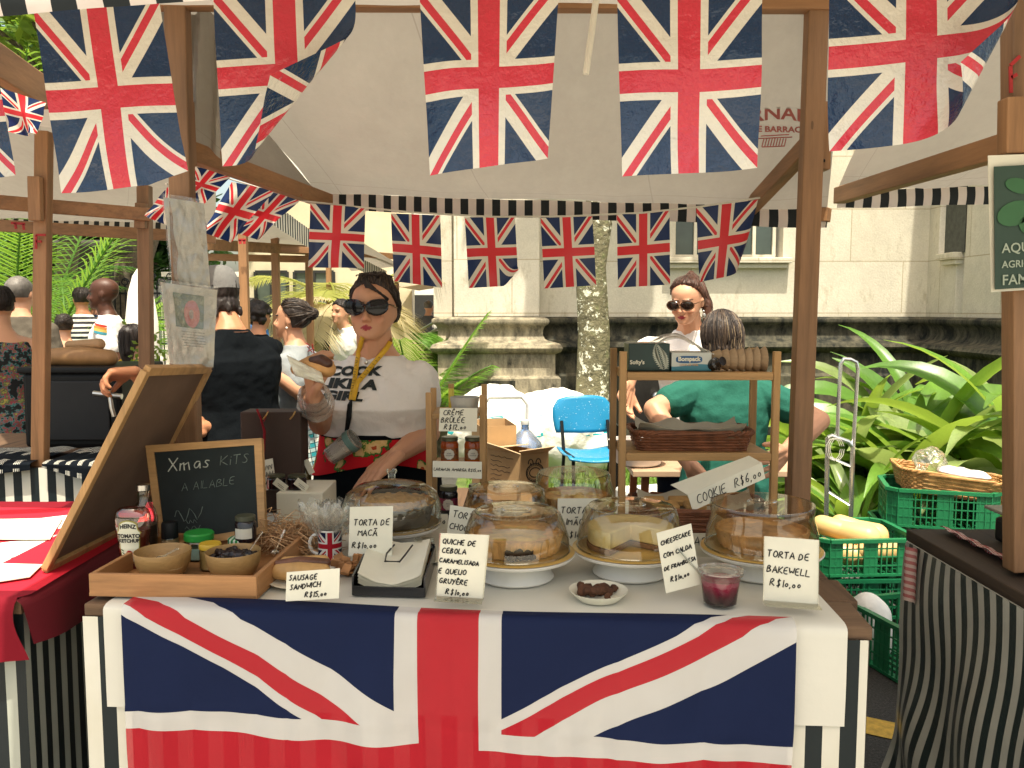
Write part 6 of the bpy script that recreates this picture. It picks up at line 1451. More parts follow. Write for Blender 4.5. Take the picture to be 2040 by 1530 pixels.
q = MB(); oval(q, kc + V3((-.002, 0, 0)), [(.031, .128), (.033, .134), (.030, .140)], d=.5); ob('ketchup_smear', q, pm('bright_ketchup', (.55, .03, .02), .4), kt)
q = MB(); oval(q, kc, [(.027, 0), (.028, .002), (.028, .012)], d=.8); ob('cap', q, pm('dark_red_cap', (.10, .006, .008), .4), kt)
yaw = .0
def lab(x, z, lift=.0): # label surface on the bottle front
    r_ = interp([(.012, .028), (.05, .037), (.06, .036), (.085, .041), (.105, .044), (.125, .044), (.14, .041)], z)[0]
    xx = max(-.99, min(.99, (x) / r_)); return kc + V3((x, -r_ * .63 * (1 - abs(xx) ** 2.4) ** (1 / 2.4) - .0012 - lift, z))
def plate(q, outline, lift, nx=10):
    # fill polygon rows
    q.add([lab(x, z, lift) for x, z in outline], [tuple(range(len(outline)))])
def shield(k, z0, zs, ztop): return [(-.020 * k, z0), (.020 * k, z0), (.026 * k, zs), (.030 * k, zs + .004), (.024 * k, zs + .011), (.021 * k, ztop - .005), (.012 * k, ztop), (0, ztop + .002), (-.012 * k, ztop), (-.021 * k, ztop - .005), (-.024 * k, zs + .011), (-.030 * k, zs + .004), (-.026 * k, zs)]
kmat = {n: pm('label_' + n, col, .5, .05, bump=0) for n, col in (('white', (.66, .66, .52)), ('gold', (.30, .26, .06)), ('green', (.02, .10, .03)), ('red', (.35, .01, .015)))}
def strip_shield(k, z0, zs, ztop, lift):
    q = MB(); sh_ = [(z0, .020 * k), (zs, .026 * k), (zs + .004, .030 * k), (zs + .011, .024 * k), (ztop - .005, .021 * k), (ztop, .012 * k), (ztop + .002, .004 * k)]
    q.grid(lambda u, v: (lambda z_, w_: lab(lerp(-w_, w_, u), z_, lift))(*((lambda t_: (lerp(z0, ztop + .002, t_), interp(sh_, lerp(z0, ztop + .002, t_))[0]))(v))), 14, 40); return q
ob('label_rim', strip_shield(1.04, .016, .088, .122, .0), kmat['gold'], kt, smooth=60, recalc=False); lb_ = ob('label', strip_shield(.95, .018, .087, .119, .0008), kmat['white'], kt, smooth=60, recalc=False)
q = MB(); printed(q, 'HEINZ', lambda x, y: lab(x, .1025 + y + .0025 * (1 - (x / .02) ** 2), .0018), .0145, .0006, 0, .95); printed(q, 'TOMATO', lambda x, y: lab(x, .080 + y, .0018), .0135, .0006, 0, .95); printed(q, 'KETCHUP', lambda x, y: lab(x, .068 + y, .0018), .0125, .0006, 0, .92); ob('lettering', q, mt['ink'], lb_, smooth=0, recalc=False)
q = MB(); q.add([lab(.008 * math.cos(a_), .040 + .0075 * math.sin(a_), .0022) for a_ in [j * .35 for j in range(18)]], [tuple(range(18))]); ob('tomato', q, kmat['red'], lb_, smooth=0, recalc=False)
q = MB()
for sx in (-1, 1):
    for j in range(3): q.add([lab(sx * (.013 + .002 * j) + .004 * math.cos(a_), .032 + .008 * j + .003 * math.sin(a_ + sx), .0022) for a_ in [m * .7 for m in range(9)]], [tuple(range(9))])
ob('leaf_print', q, kmat['green'], lb_, smooth=0, recalc=False)
# bottle behind, spice jar, small jars
def jar(label, cen, prof, glass, lid=None, lidmat=None, content=None, cmat=None, cat='jar', name='jar', n=32, labelbox=None, group='jars among the sauces'):
    t = thing(name, label, cat, cen, group); q = MB(); q.lathe(prof, cen, n, cap=True); ob('glass', q, glass, t)
    if content: q = MB(); q.lathe(content, cen, n); ob('contents', q, cmat, t)
    if lid: q = MB(); q.lathe(lid, cen, n); ob('lid', q, lidmat, t)
    if labelbox:
        z0, z1, a0, a1, r_, m_ = labelbox; q = MB(); q.grid(lambda u, v: V3(cen) + V3((r_ * math.sin(lerp(a0, a1, u)), -r_ * math.cos(lerp(a0, a1, u)), lerp(z0, z1, v))), 16, 3); ob('label', q, m_, t, smooth=60, recalc=False)
    return t
jar('tall clear sauce bottle with silver cap behind the ketchup', onz(290, 1108), [(.030, 0), (.034, .004), (.034, .10), (.028, .125), (.016, .145), (.0145, .172), (.0145, .18)], mt['glass'], [(.016, .174), (.0175, .176), (.0175, .190), (.015, .1915)], mt['steel'], [(.028, .004), (.031, .01), (.031, .085)], pm('brown_sauce', (.05, .03, .02), .4), 'sauce bottle', 'sauce_bottle')
jar('spice grinder with black top and tan seasoning', onz(340, 1112), [(.021, 0), (.023, .003), (.023, .045), (.020, .058)], mt['glass'], [(.0205, .055), (.021, .057), (.020, .092), (.018, .096)], mt['black'], [(.018, .003), (.0215, .006), (.0215, .052)], pm('tan_seasoning', (.33, .22, .11), .8, .4, 60))
jar('jar with bright green plastic lid', onz(398, 1112), [(.034, 0), (.037, .004), (.037, .045), (.033, .052)], mt['glass'], [(.036, .050), (.0375, .052), (.0375, .066), (.034, .070)], pm('green_lid', (.02, .26, .04), .4), [(.03, .003), (.035, .006), (.035, .028)], pm('pale_green_paste', (.18, .24, .16), .5), labelbox=(.006, .034, -1.0, 1.0, .0375, pm('pale_teal_label', (.22, .33, .28), .6)))
jar('small jar with yellow lid before the green lidded jar', onz(420, 1134), [(.023, 0), (.026, .003), (.026, .048), (.023, .054)], mt['glass'], [(.026, .053), (.027, .054), (.027, .064), (.025, .067)], pm('yellow_lid', (.55, .36, .03), .4), [(.02, .003), (.0245, .005), (.0245, .050)], pm('mustard', (.42, .28, .10), .5))
gm = stripes('green_gingham', (.015, .19, .05), (.55, .60, .5), .012, 0, 'Object')
jar('low jar with green and white checked lid', onz(482, 1112), [(.028, 0), (.031, .003), (.031, .036), (.029, .042)], mt['glass'], [(.033, .041), (.034, .042), (.034, .053), (.031, .055)], gm, [(.024, .003), (.029, .005), (.029, .038)], pm('dark_preserve', (.02, .01, .01), .4))
card_lab = pm('cream_label', (.58, .55, .46), .6, .05, bump=0)
jd = jar('dark jam jar with flag label standing against the chalkboard', U(490, 1078, 2.155), [(.024, 0), (.027, .003), (.027, .048), (.022, .056)], pm('dark_jam_glass', (.010, .006, .008), .15, .2, spec=.6, bump=0), [(.0245, .056), (.0255, .057), (.0255, .066), (.023, .068)], pm('olive_lid', (.06, .065, .04), .4), labelbox=(.012, .038, -.9, .9, .0274, card_lab))
q = MB(); jc = U(490, 1078, 2.155); q.box((jc.x, jc.y, (TZ2 + jc.z) / 2), (.05, .05, jc.z - TZ2 - .001)); tag(ob('wooden_block', q, mt['bamboo'], smooth=0, bevel=.002), 'little wooden block under the dark jam jar', 'block')
# chalkboard
cb_ = thing('chalkboard', 'framed chalkboard lettered for Xmas kits leaning behind the tray', 'chalkboard', U(420, 1075, 2.24))
CA, CB, CC, CD = U(291, 888, 2.34), U(522, 873, 2.31), U(318, 1100, 2.24), U(530, 1062, 2.22)
cn = (CB - CA).cross(CA - CC).normalized(); cn = cn if cn.y < 0 else -cn
bl_ = lambda u, v, l=0: lerp(lerp(CC, CD, u), lerp(CA, CB, u), v) + cn * l
q = MB()
for (u0, v0, u1, v1) in ((0, 0, 1, .07), (0, .93, 1, 1), (0, .07, .065, .93), (.935, .07, 1, .93)):
    p4 = [bl_(u0, v0, .004), bl_(u1, v0, .004), bl_(u1, v1, .004), bl_(u0, v1, .004)]; q.add(p4 + [k - cn * .016 for k in p4], [(0, 1, 2, 3), (7, 6, 5, 4), (0, 4, 5, 1), (1, 5, 6, 2), (2, 6, 7, 3), (3, 7, 4, 0)])
ob('frame', q, mt['pine_x'], cb_, smooth=0)
q = MB(); p4 = [bl_(.05, .05), bl_(.95, .05), bl_(.95, .95), bl_(.05, .95)]; q.add(p4 + [k - cn * .006 for k in p4], [(0, 1, 2, 3), (7, 6, 5, 4), (0, 4, 5, 1), (1, 5, 6, 2), (2, 6, 7, 3), (3, 7, 4, 0)]); ob('slate', q, pm('slate', (.010, .016, .016), .8, .5, 4, bump=.2), cb_, smooth=0)
w = MB(); cm = lambda ox, oy, k=1: (lambda x, y: bl_(ox + x, oy + y, .0009))
writing(w, [('Xmas', 0, 0, .125, .02)], cm(.17, .73), .0017); ob('chalk_writing', w, pm('chalk', (.42, .44, .38), .9, .3, 60), cb_, smooth=60)
w = MB(); writing(w, [('KiTS', 0, 0, .095, .02)], cm(.63, .745), .0012); writing(w, [('A AILABLE', 0, 0, .075, .03)], cm(.27, .53), .0009)
w.tube([bl_(.18 + i * .02, .30 + .06 * math.sin(i * 1.1) * (i % 3 != 0), .0008) for i in range(14)], .001, 5); w.tube([bl_(.26 + i * .018, .17 + .02 * math.sin(i * 1.7), .0008) for i in range(9)], .0009, 5); w.tube([bl_(.28 + i * .012, .23 + .02 * math.cos(i * 2), .0008) for i in range(9)], .0007, 5)
ob('faded_chalk', w, pm('faded_chalk', (.13, .16, .14), .9, .4, 60), cb_, smooth=60)
# leaning board between the stalls
bd = thing('display_board', 'large framed board seen from its brown back, leaning between the two stalls', 'board', (-1.1, 2.3, .9))
B0, B1, B2, B3 = G(92, 1132, .9), G(262, 1046, .9), U(415, 735, 2.50), U(291, 738, 2.08)
bn = (B1 - B0).cross(B3 - B0).normalized(); bn = bn if bn.x > 0 else -bn
q = MB(); p4 = [B0, B1, B2, B3]; q.add([k - bn * .002 for k in p4] + [k - bn * .012 for k in p4], [(0, 1, 2, 3), (7, 6, 5, 4), (0, 4, 5, 1), (1, 5, 6, 2), (2, 6, 7, 3), (3, 7, 4, 0)]); ob('panel', q, pm('hardboard', (.14, .085, .055), .8, .15, 6), bd, smooth=0)
q = MB()
for a_, b__ in ((B0, B1), (B1, B2), (B2, B3), (B3, B0)): q.beam(a_, b__, .024, .018, bn)
ob('frame', q, mt['pine'], bd, smooth=0, bevel=.002)
# poster sleeves on the left post
def sleeve(label, px4, d, dd, art=False, seed=0):
    t = thing('poster_sleeve', label, 'poster', U(*px4[2], d), 'clear sleeves hung on the left post'); a_, b__, c__, e__ = [U(*p, d) for p in px4]
    f_ = lambda u, v, y=0: lerp(lerp(c__, e__, u), lerp(a_, b__, u), v) + V3((0, y + dd * (1 - u) ** 2 + .006 * noise.noise(V3((u * 4, v * 4, seed))), 0))
    q = MB(); q.grid(lambda u, v: f_(u, v, .004), 14, 14); ob('sheet', q, pm('grey_sheet', (.40, .375, .32), .6, .06, 4), t, smooth=60, recalc=False)
    q = MB(); q.grid(lambda u, v: f_(-.02 + u * 1.04, -.02 + v * 1.06, -.004 + .005 * noise.noise(V3((u * 9, v * 9, seed + 3)))), 30, 30); ob('clear_sleeve', q, mt['film'], t, smooth=60, recalc=False)
    if art:
        m2, nt2 = new_mat('parrot_print'); uu, vv, _ = xyz(nt2, 'UV'); e1 = ((uu - .62) * 1.9); e2 = ((vv - .42) * 1.2); rr2 = (e1 * e1 + e2 * e2) + X(nt2, nz(nt2, 25, 4)) * .12
        cc2 = ramp(nt2, nz(nt2, 30, 4), [(.35, (.03, .055, .02)), (.7, (.13, .15, .055))]); cc2 = mixc(nt2, rr2 < .30, cc2, (.36, .05, .035)); cc2 = mixc(nt2, rr2 < .085, cc2, (.22, .14, .12)); finish(nt2, cc2, .5)
        q = MB(); q.grid(lambda u, v: f_(lerp(.26, .80, u), lerp(.48, .90, v), .0015), 8, 8); ob('picture', q, m2, t, smooth=60, recalc=False)
        q = MB(); r2 = random.Random(8)
        for j in range(6):
            x_ = .40 + r2.uniform(-.03, .03)
            while x_ < .82: w_ = r2.uniform(.02, .08); q.beam(f_(x_, .43 - j * .035, .001), f_(min(.86, x_ + w_), .43 - j * .035, .001), .0016, .001, (0, 1, 0)); x_ += w_ + .018
        ob('small_print', q, pm('grey_print', (.16, .15, .13), .7, bump=0), t, smooth=0)
sleeve('empty clear sleeve hanging higher on the left post', [(310, 388), (406, 405), (330, 565), (418, 572)], 2.47, .05, False, 1)
sleeve('clear sleeve with a picture of a red bird hanging lower on the left post', [(298, 560), (432, 578), (318, 728), (424, 732)], 2.44, .07, True, 2)

# mug with forks, straw, bread, crackers
mc = T(658, 1112); mg = thing('mug', 'white mug printed with the British flag and holding clear cutlery', 'mug', mc)
q = MB(); q.lathe([(.028, 0), (.031, .002), (.0315, .078), (.030, .080), (.028, .078), (.028, .006), (.001, .005)], mc, 40); ob('cup', q, pm('mug_ceramic', (.68, .66, .60), .2, .04, bump=0, spec=.6), mg)
q = MB(); q.grid(lambda u, v: mc + V3((.0319 * math.sin(lerp(-1.05, 1.45, u)), -.0319 * math.cos(lerp(-1.05, 1.45, u)), lerp(.003, .076, v))), 30, 4)
ob('flag_print', q, union_jack('mug_flag', 7.9, 7.3, (.008, .014, .045), (.34, .012, .022), (.62, .60, .55), rough=.2, bump=0), mg, smooth=60, recalc=False)
q = MB(); q.tube([mc + V3((-.031 - .022 * math.sin(a_), -.004, .040 + .026 * math.cos(a_))) for a_ in [j * math.pi / 12 for j in range(13)]], .0045, 8); ob('handle', q, bpy.data.materials['mug_ceramic'], mg)
rf = random.Random(9)
for i in range(9):
    a_ = rf.uniform(-1, 1); base = mc + V3((a_ * .012, rf.uniform(-.012, .012), .012)); tip = mc + V3((-.008 + a_ * .062, rf.uniform(-.02, .02), .150 + rf.uniform(0, .022) - abs(a_) * .02)); dv = (tip - base).normalized(); sx = dv.cross(V3((0, 1, 0))).normalized()
    t = thing('fork', 'clear plastic fork standing in the flag mug', 'fork', base, 'clear forks in the flag mug'); q = MB(); hd = lerp(base, tip, .70); q.tube([base, hd], .0024, 5); q.add([hd - sx * .003, hd + sx * .003, hd + dv * .016 + sx * .011, hd + dv * .016 - sx * .011], [(0, 1, 2, 3)])
    for j in range(4): q.tube([hd + dv * .014 + sx * (j - 1.5) * .0065, hd + dv * .042 + sx * (j - 1.5) * .0072], [.0018, .001], 4)
    ob('fork', q, mt['clearbag'], t)
for i, (dx, dz_, lb) in enumerate(((-.028, .118, 'crumpled clear bag bulging left out of the flag mug'), (.030, .112, 'crumpled clear bag bulging right out of the flag mug'))):
    q = MB(); rings = []
    for j in range(14):
        t_ = j / 13; rr_ = .016 + .034 * math.sin(t_ * math.pi * .62) ** 1.2; rings.append([mc + V3((dx * t_ * 1.1 + rr_ * math.cos(a_) * (1 + .3 * noise.noise(V3((math.cos(a_) * 2.5, math.sin(a_) * 2.5, j * .5 + i * 9)))), rr_ * .8 * math.sin(a_), .045 + t_ * .105 + .008 * math.sin(a_ * 7 + i))) for a_ in [2 * math.pi * k / 40 for k in range(40)]])
    q.loft(rings, cap=False); tag(ob('cutlery_bag', q, mt['clearbag'], smooth=30, recalc=False), lb, 'plastic bag')
q = MB(); sc0 = T(575, 1098)
for i in range(900):
    p = sc0 + V3((rf.gauss(0, .058), rf.gauss(0, .035), abs(rf.gauss(.02, .028)))); a_ = rf.uniform(0, 6.28); L_ = rf.uniform(.03, .075); k_ = rf.uniform(-.03, .03)
    q.tube([p, p + V3((math.cos(a_) * L_ * .5, math.sin(a_) * L_ * .5, k_ * .6 + .012)), p + V3((math.cos(a_ + .6) * L_, math.sin(a_ + .6) * L_, k_))], .0011, 3, cap=False)
o = tag(ob('straw_nest', q, pm('wood_wool', (.50, .30, .15), .7, .3, 40, bump=0)), 'loose heap of pale wood wool straw beside the flag mug', 'straw'); struct(o, 'stuff')
hb = T(600, 1160); hd_ = thing('sausage_sandwich', 'sausage roll sandwich on a paper plate behind its price card', 'sandwich', hb)
q = MB(); q.lathe([(.05, 0), (.075, .008), (.078, .01), (.05, .003)], hb, 32); ob('plate', q, mt['paper'], hd_)
q = MB(); q.chain([hb + V3((-.05, -.012, .03)), hb + V3((0, -.02, .032)), hb + V3((.055, -.008, .03))], [.019, .024, .018]); q.chain([hb + V3((-.04, .012, .045)), hb + V3((.05, .016, .046))], [.014, .016]); ob('bun', q, pm('soft_roll', (.52, .30, .11), .55, .25, 14), hd_)
q = MB(); q.chain([hb + V3((-.062, .0, .042)), hb + V3((.0, -.003, .052)), hb + V3((.060, .006, .046))], [.011, .013, .011]); ob('sausage', q, pm('grilled_sausage', (.13, .05, .025), .4, .5, 30), hd_)
cr = T(700, 1142); cd_ = thing('cracker_bag', 'clear tray of broken biscuits left of the napkin box', 'biscuits', cr); q = MB()
for i in range(42):
    p = cr + V3((rf.gauss(0, .024), rf.gauss(.0, .022), rf.uniform(.006, .04))); M_ = Matrix.Rotation(rf.uniform(0, 3), 3, 'X') @ Matrix.Rotation(rf.uniform(0, 3), 3, 'Z'); q.box(p, (rf.uniform(.014, .028), rf.uniform(.012, .022), rf.uniform(.004, .01)), M_)
ob('biscuits', q, pm('broken_biscuit', (.36, .17, .065), .8, .4, 20), cd_, smooth=0, bevel=.002)
# napkin box with wire clip
nb = thing('napkin_box', 'black napkin box with white napkins held by a wire clip', 'napkin box', T(782, 1175))
NA, NB_, NC, ND = T(703, 1186), T(846, 1190), T(866, 1122), T(738, 1112)
q = MB()
def wall_(a_, b__, h_, th=.004): q.beam(a_ + V3((0, 0, h_ / 2)), b__ + V3((0, 0, h_ / 2)), th, h_)
wall_(NA, NB_, .022); wall_(NB_, NC, .045); wall_(NC, ND, .05); wall_(ND, NA, .045); q.add([k + V3((0, 0, .002)) for k in (NA, NB_, NC, ND)], [(0, 1, 2, 3)]); ob('box', q, pm('black_acrylic_box', (.012, .013, .016), .25, .2, bump=0, spec=.6), nb, smooth=0)
for j in range(7):
    q = MB(); ins = .008 + .002 * (j % 2)
    def npk(u, v):
        p = lerp(lerp(lerp(NA, NB_, .06), lerp(NA, NB_, .95), u), lerp(lerp(ND, NC, .05), lerp(ND, NC, .95), u), .04 + v * .9); dip = .016 * (1 - abs(2 * u - 1) ** 2) * (1 - v)
        return p + V3((.002 * math.sin(j * 3), .001 * j, .010 + j * .0035 + .020 * v + .016 * abs(2 * u - 1) ** 1.5 - dip * .6 + .002 * noise.noise(V3((u * 6, v * 6, j)))))
    q.grid(npk, 14, 12); ob('napkin', q, mt['paper'], nb, smooth=60, recalc=False)
q = MB(); cp0 = lerp(lerp(NA, NB_, .5), lerp(ND, NC, .5), .55) + V3((0, 0, .055)); exn = (NB_ - NA).normalized(); eyn = V3((-exn.y, exn.x, 0))
q.tube([cp0 + exn * .03 + eyn * .05 + V3((0, 0, .008)), cp0 + exn * .024, cp0 + exn * .018 - eyn * .045 - V3((0, 0, .006)), cp0 - exn * .018 - eyn * .045 - V3((0, 0, .006)), cp0 - exn * .024 + V3((0, 0, 0)), cp0 - exn * .016 + eyn * .05 + V3((0, 0, .008))], .0024, 6); ob('wire_clip', q, pm('dark_wire', (.03, .03, .032), .3, metal=.6), nb)
# honey jar
jar('open clear jar half full of amber honey behind the napkin box', T(845, 1120), [(.028, 0), (.031, .003), (.031, .038), (.026, .047), (.024, .05), (.026, .056), (.026, .060)], mt['glass'], None, None, [(.026, .003), (.0295, .005), (.0295, .030)], pm('honey', (.30, .10, .02), .15, .3, 10, bump=0, spec=.6), 'honey jar')
q = MB(); pc0 = T(868, 1118); q.box(pc0 + V3((.005, .0, .004)), (.06, .05, .003), RT @ Matrix.Rotation(.3, 3, 'Y')); tag(ob('paper_slip', q, mt['paper'], smooth=0), 'scrap of white paper under the honey jar', 'paper')
# cookies dish
cc0 = T(1192, 1192); cd2 = thing('cookie_dish', 'fluted white paper dish with dark cookie pieces at the table edge', 'dish', cc0)
q = MB(); q.lathe([(.046, 0), (.048, .002), (.066, .020), (.0665, .0215), (.064, .020), (.045, .004), (.001, .003)], cc0, 96, flute=(36, .012, .004, .03)); ob('dish', q, mt['paper'], cd2)
q = MB()
for i in range(24): q.ell(cc0 + V3((-.008 + rf.gauss(0, .025), rf.gauss(.002, .018), .012 + rf.random() * .014)), (rf.uniform(.008, .016), rf.uniform(.008, .013), .009), Matrix.Rotation(rf.uniform(0, 3), 3, 'X'), 8, 6)
m2 = remeshed(q, 'cookies', .003, 1, lambda p: .003 * noise.noise(p * 120)); ob('cookies', m2, pm('chocolate_cookie', (.085, .034, .016), .85, .5, 40, bump=.9, bscale=70), cd2, smooth=50)
# berry pot
bp = T(1434, 1203); bt_ = thing('berry_pot', 'clear plastic pot of dark red raspberry sauce with a spoon', 'pot', bp)
pot = [(.033, 0), (.036, .003), (.0445, .068), (.050, .070), (.051, .074)]; q = MB(); q.lathe(pot, bp, 44, cap=False); ob('pot', q, clear_mat('deli_pot', (.97, .95, .94), .035, .06), bt_)
m_, nt_ = new_mat('raspberry_sauce'); zz = xyz(nt_, 'Object')[2]; n_ = X(nt_, nz(nt_, 40, 4)); f_ = (zz * 16) + n_ * .5
finish(nt_, ramp(nt_, f_, [(.35, (.016, .004, .010)), (.65, (.07, .006, .018)), (1.0, (.30, .02, .06)), (1.15, (.4, .1, .14))]), .2, .5, bump=.4, bscale=50); q = MB(); q.lathe([(.031, .003), (.035, .005), (.0415, .052), (.0428, .058), (0.001, .055)], bp, 44); ob('sauce', q, m_, bt_)
q = MB(); q.lathe([(.050, .0745), (.0515, .076), (.0515, .079), (.044, .080), (.042, .077), (.001, .077)], bp, 44, cap=False); ob('lid', q, clear_mat('deli_lid', (.92, .90, .89), .14, .08, fog=.16), bt_)
q = MB(); q.tube([bp + V3((-.03, .02, .05)), U(1350, 1093, bp.y - .01)], .0022, 6); ob('spoon', q, clr, bt_)

# ------------------------------------------------------------------ small ladder shelf
def shelf_thing(label, x0, x1, y0, y1, z0, z1, shelves, w, th, mat, matx, tops=(0, 0, 0, 0)):
    t = thing('ladder_shelf', label, 'shelf', ((x0 + x1) / 2, (y0 + y1) / 2, z0))
    for i, (x_, y_) in enumerate(((x0, y0), (x1, y0), (x0, y1), (x1, y1))): q = MB(); q.beam((x_, y_, z0), (x_, y_, z1 + tops[i]), w, w, (0, 1, 0)); ob('leg', q, mat, t, smooth=0, bevel=.002)
    for z_ in shelves:
        q = MB(); q.box(((x0 + x1) / 2, (y0 + y1) / 2, z_), (x1 - x0 - w - .001, y1 - y0 + w * .9, th)); q.box((x0 + w / 2 + .004, (y0 + y1) / 2, z_ - th * .9), (w * .4, y1 - y0 - w, th * .9)); ob('shelf_board', q, matx, t, smooth=0, bevel=.002)
        for y_ in (y0 - w * .2, y1 + w * .2): q = MB(); q.box(((x0 + x1) / 2, y_, z_ - th * .1 - .002), (x1 - x0 - w - .002, w * .45, th * 1.7)); ob('rail', q, matx, t, smooth=0, bevel=.002)
    return t
LA, LB_ = U(856, 1000, 2.64), U(962, 1000, 2.64); z_ = lambda py, d: U(0, py, d).z
shelf_thing('small pale wooden ladder shelf holding jars and a ramekin', LA.x, LB_.x, 2.64, 2.80, TT, z_(782, 2.64), [z_(822, 2.7), z_(926, 2.7)], .019, .010, mt['pine'], mt['pine_x'], (0, -.008, 0, .012))
zt = z_(822, 2.7) + .0065
rm = U(926, 812, 2.68); rm.z = zt; q = MB(); q.lathe([(.038, 0), (.040, .002), (.046, .042), (.0465, .046), (.044, .046), (.038, .006), (.001, .005)], rm, 96, flute=(40, .010, .003, .040)); tag(ob('ramekin', q, pm('grey_ceramic', (.42, .40, .35), .4, .05)), 'grey fluted ramekin on top of the small ladder shelf', 'ramekin')
tb = U(899, 800, 2.78); tb.z = zt; tbt = thing('extract_tube', 'slim yellow tube with pale cork behind the ramekin', 'tube', tb); q = MB(); q.lathe([(.008, 0), (.009, .002), (.009, .062), (.008, .064)], tb, 20); ob('tube', q, pm('yellow_tube', (.60, .48, .06), .3), tbt); q = MB(); q.lathe([(.009, .0645), (.0098, .066), (.0098, .078), (.009, .079)], tb, 20); ob('cork', q, mt['pine'], tbt)
amber = pm('orange_marmalade', (.42, .085, .012), .12, .35, 16, bump=0, spec=.7, transl=.35, tcol=(.9, .22, .03)); olid = pm('olive_metal_lid', (.10, .10, .06), .35, metal=.4)
m_, nt_ = new_mat('fruit_label'); finish(nt_, ramp(nt_, nz(nt_, 60, 3), [(.35, (.05, .02, .012)), (.5, (.25, .08, .02)), (.7, (.10, .10, .03))]), .5); fl_l = m_
m_, nt_ = new_mat('berry_label'); finish(nt_, ramp(nt_, nz(nt_, 60, 3), [(.4, (.08, .008, .03)), (.6, (.28, .02, .06))]), .5); be_l = m_
def labelled(label, px, py, d, zb, body, lidm, lab_, s=1.0):
    p = U(px, py, d); p.z = zb; t = jar(label, p, [(.026 * s, 0), (.0285 * s, .004), (.0285 * s, .060 * s), (.025 * s, .070 * s), (.024 * s, .072 * s)], body, [(.026 * s, .072 * s), (.027 * s, .073 * s), (.027 * s, .083 * s), (.025 * s, .085 * s)], lidm, labelbox=(.014 * s, .050 * s, -1.3, 1.3, .0288 * s, lab_), group='jam jars on the ladder shelf')
    q = MB(); q.grid(lambda u, v: (lambda x_, y_: p + V3((.029 * s * math.sin(x_), -.029 * s * math.cos(x_) - .0004, y_)))(.58 * v * math.cos(u * 6.2832) * (1 + .05 * math.cos(u * 62.832)), .032 * s + .0165 * s * v * math.sin(u * 6.2832) * (1 + .05 * math.cos(u * 62.832))), 40, 4); m = ob('label_medallion', q, card_lab, t, smooth=0, recalc=False)
    q = MB()
    for j in range(2): printed(q, ('orange', 'marmalade')[j] if body is amber else ('berry', 'jam')[j], lambda x_, y_: p + V3((.0292 * s * math.sin(x_ / .029), -.0292 * s * math.cos(x_ / .029) - .0011, .034 * s - j * .007 + y_)), .0062, 0, 0, .8)
    ob('lettering', q, mt['ink'], m, smooth=0, recalc=False)
zs_ = z_(926, 2.7) + .0065
labelled('orange marmalade jar, left one on the middle shelf', 896, 915, 2.70, zs_, amber, olid, fl_l); labelled('orange marmalade jar, right one on the middle shelf', 943, 915, 2.70, zs_, amber, olid, fl_l)
dkg = bpy.data.materials['dark_jam_glass']
labelled('dark berry jam jar, left one under the small ladder shelf', 894, 1018, 2.70, TT, dkg, olid, be_l, 1.05); labelled('dark berry jam jar, right one under the small ladder shelf', 951, 1012, 2.72, TT, dkg, olid, be_l, 1.05)
# ------------------------------------------------------------------ big shelf
SA, SB = U(1236, 1040, 2.56), U(1547, 1040, 2.50)
zt1, zt2 = z_(746, 2.56), z_(905, 2.56)
shelf_thing('tall pale wooden shelf with boxes and wicker baskets', SA.x, SB.x, 2.54, 2.78, TT, z_(700, 2.54), [zt1, zt2], .021, .014, mt['pine'], mt['pine_x'])
s1z, s2z = zt1 + .008, zt2 + .008
bx = thing('tissue_box', 'dark green tissue box with a pale fern print', 'box', (U(1290, 0, 2.6).x, 2.64, s1z)); f0, f1 = U(1252, 740, 2.58).x, U(1334, 740, 2.58).x; hh = z_(685, 2.58) - s1z
q = MB(); q.box(((f0 + f1) / 2, 2.635, s1z + hh / 2 + .001), (f1 - f0, .11, hh)); ob('box', q, pm('dark_green_box', (.010, .032, .028), .35, .3, 6, bump=0), bx, smooth=0, bevel=.002)
q = MB(); qy = 2.5792
for k in range(15):
    t_ = k / 14; base = V3((lerp(f1 - .018, f1 - .042, t_), qy, s1z + .005 + t_ * (hh - .010)))
    for sg in (-1, 1): l_ = .024 * math.sin(math.pi * (.2 + .75 * t_)); q.add([base, base + V3((sg * l_ * .5, 0, .006 + l_ * .35)), base + V3((sg * l_, 0, l_ * .25)), base + V3((sg * l_ * .5, 0, l_ * .2))], [(0, 1, 2, 3)])
ob('fern_print', q, pm('pale_fern_ink', (.42, .44, .36), .5, bump=0), bx, smooth=0, recalc=False)
q = MB(); printed(q, "Softy's", lambda x, y: V3((f0 + .026 + x, qy - .0003, s1z + .022 + y)), .017, .0005); ob('lettering', q, mt['paper'], bx, smooth=0, recalc=False)
b2x = thing('carton', 'pale carton with blue oval lettering beside the tissue box', 'box', (U(1378, 0, 2.6).x, 2.64, s1z)); f0, f1 = U(1337, 740, 2.58).x, U(1418, 740, 2.58).x; hh = z_(703, 2.58) - s1z
m_, nt_ = new_mat('carton_print'); u_, v_, w_ = xyz(nt_, 'Object'); wv = (u_ * 38).sin() * .004 + .018
finish(nt_, mixc(nt_, w_ < wv, (.56, .58, .54), (.05, .22, .30)), .4, bump=0)
q = MB(); q.box(((f0 + f1) / 2, 2.63, s1z + hh / 2 + .001), (f1 - f0 - .002, .1, hh)); ob('box', q, m_, b2x, smooth=0, bevel=.002)
q = MB(); cxm = (f0 + f1) / 2 - .008; q.add([V3((cxm + .040 * math.copysign(abs(math.cos(a_)) ** .5, math.cos(a_)), 2.5785, s1z + hh * .64 + .011 * math.copysign(abs(math.sin(a_)) ** .6, math.sin(a_)))) for a_ in [j * .2 for j in range(32)]], [tuple(range(32))]); lg = ob('oval_logo', q, pm('blue_logo', (.02, .09, .22), .4, bump=0), b2x, smooth=0, recalc=False)
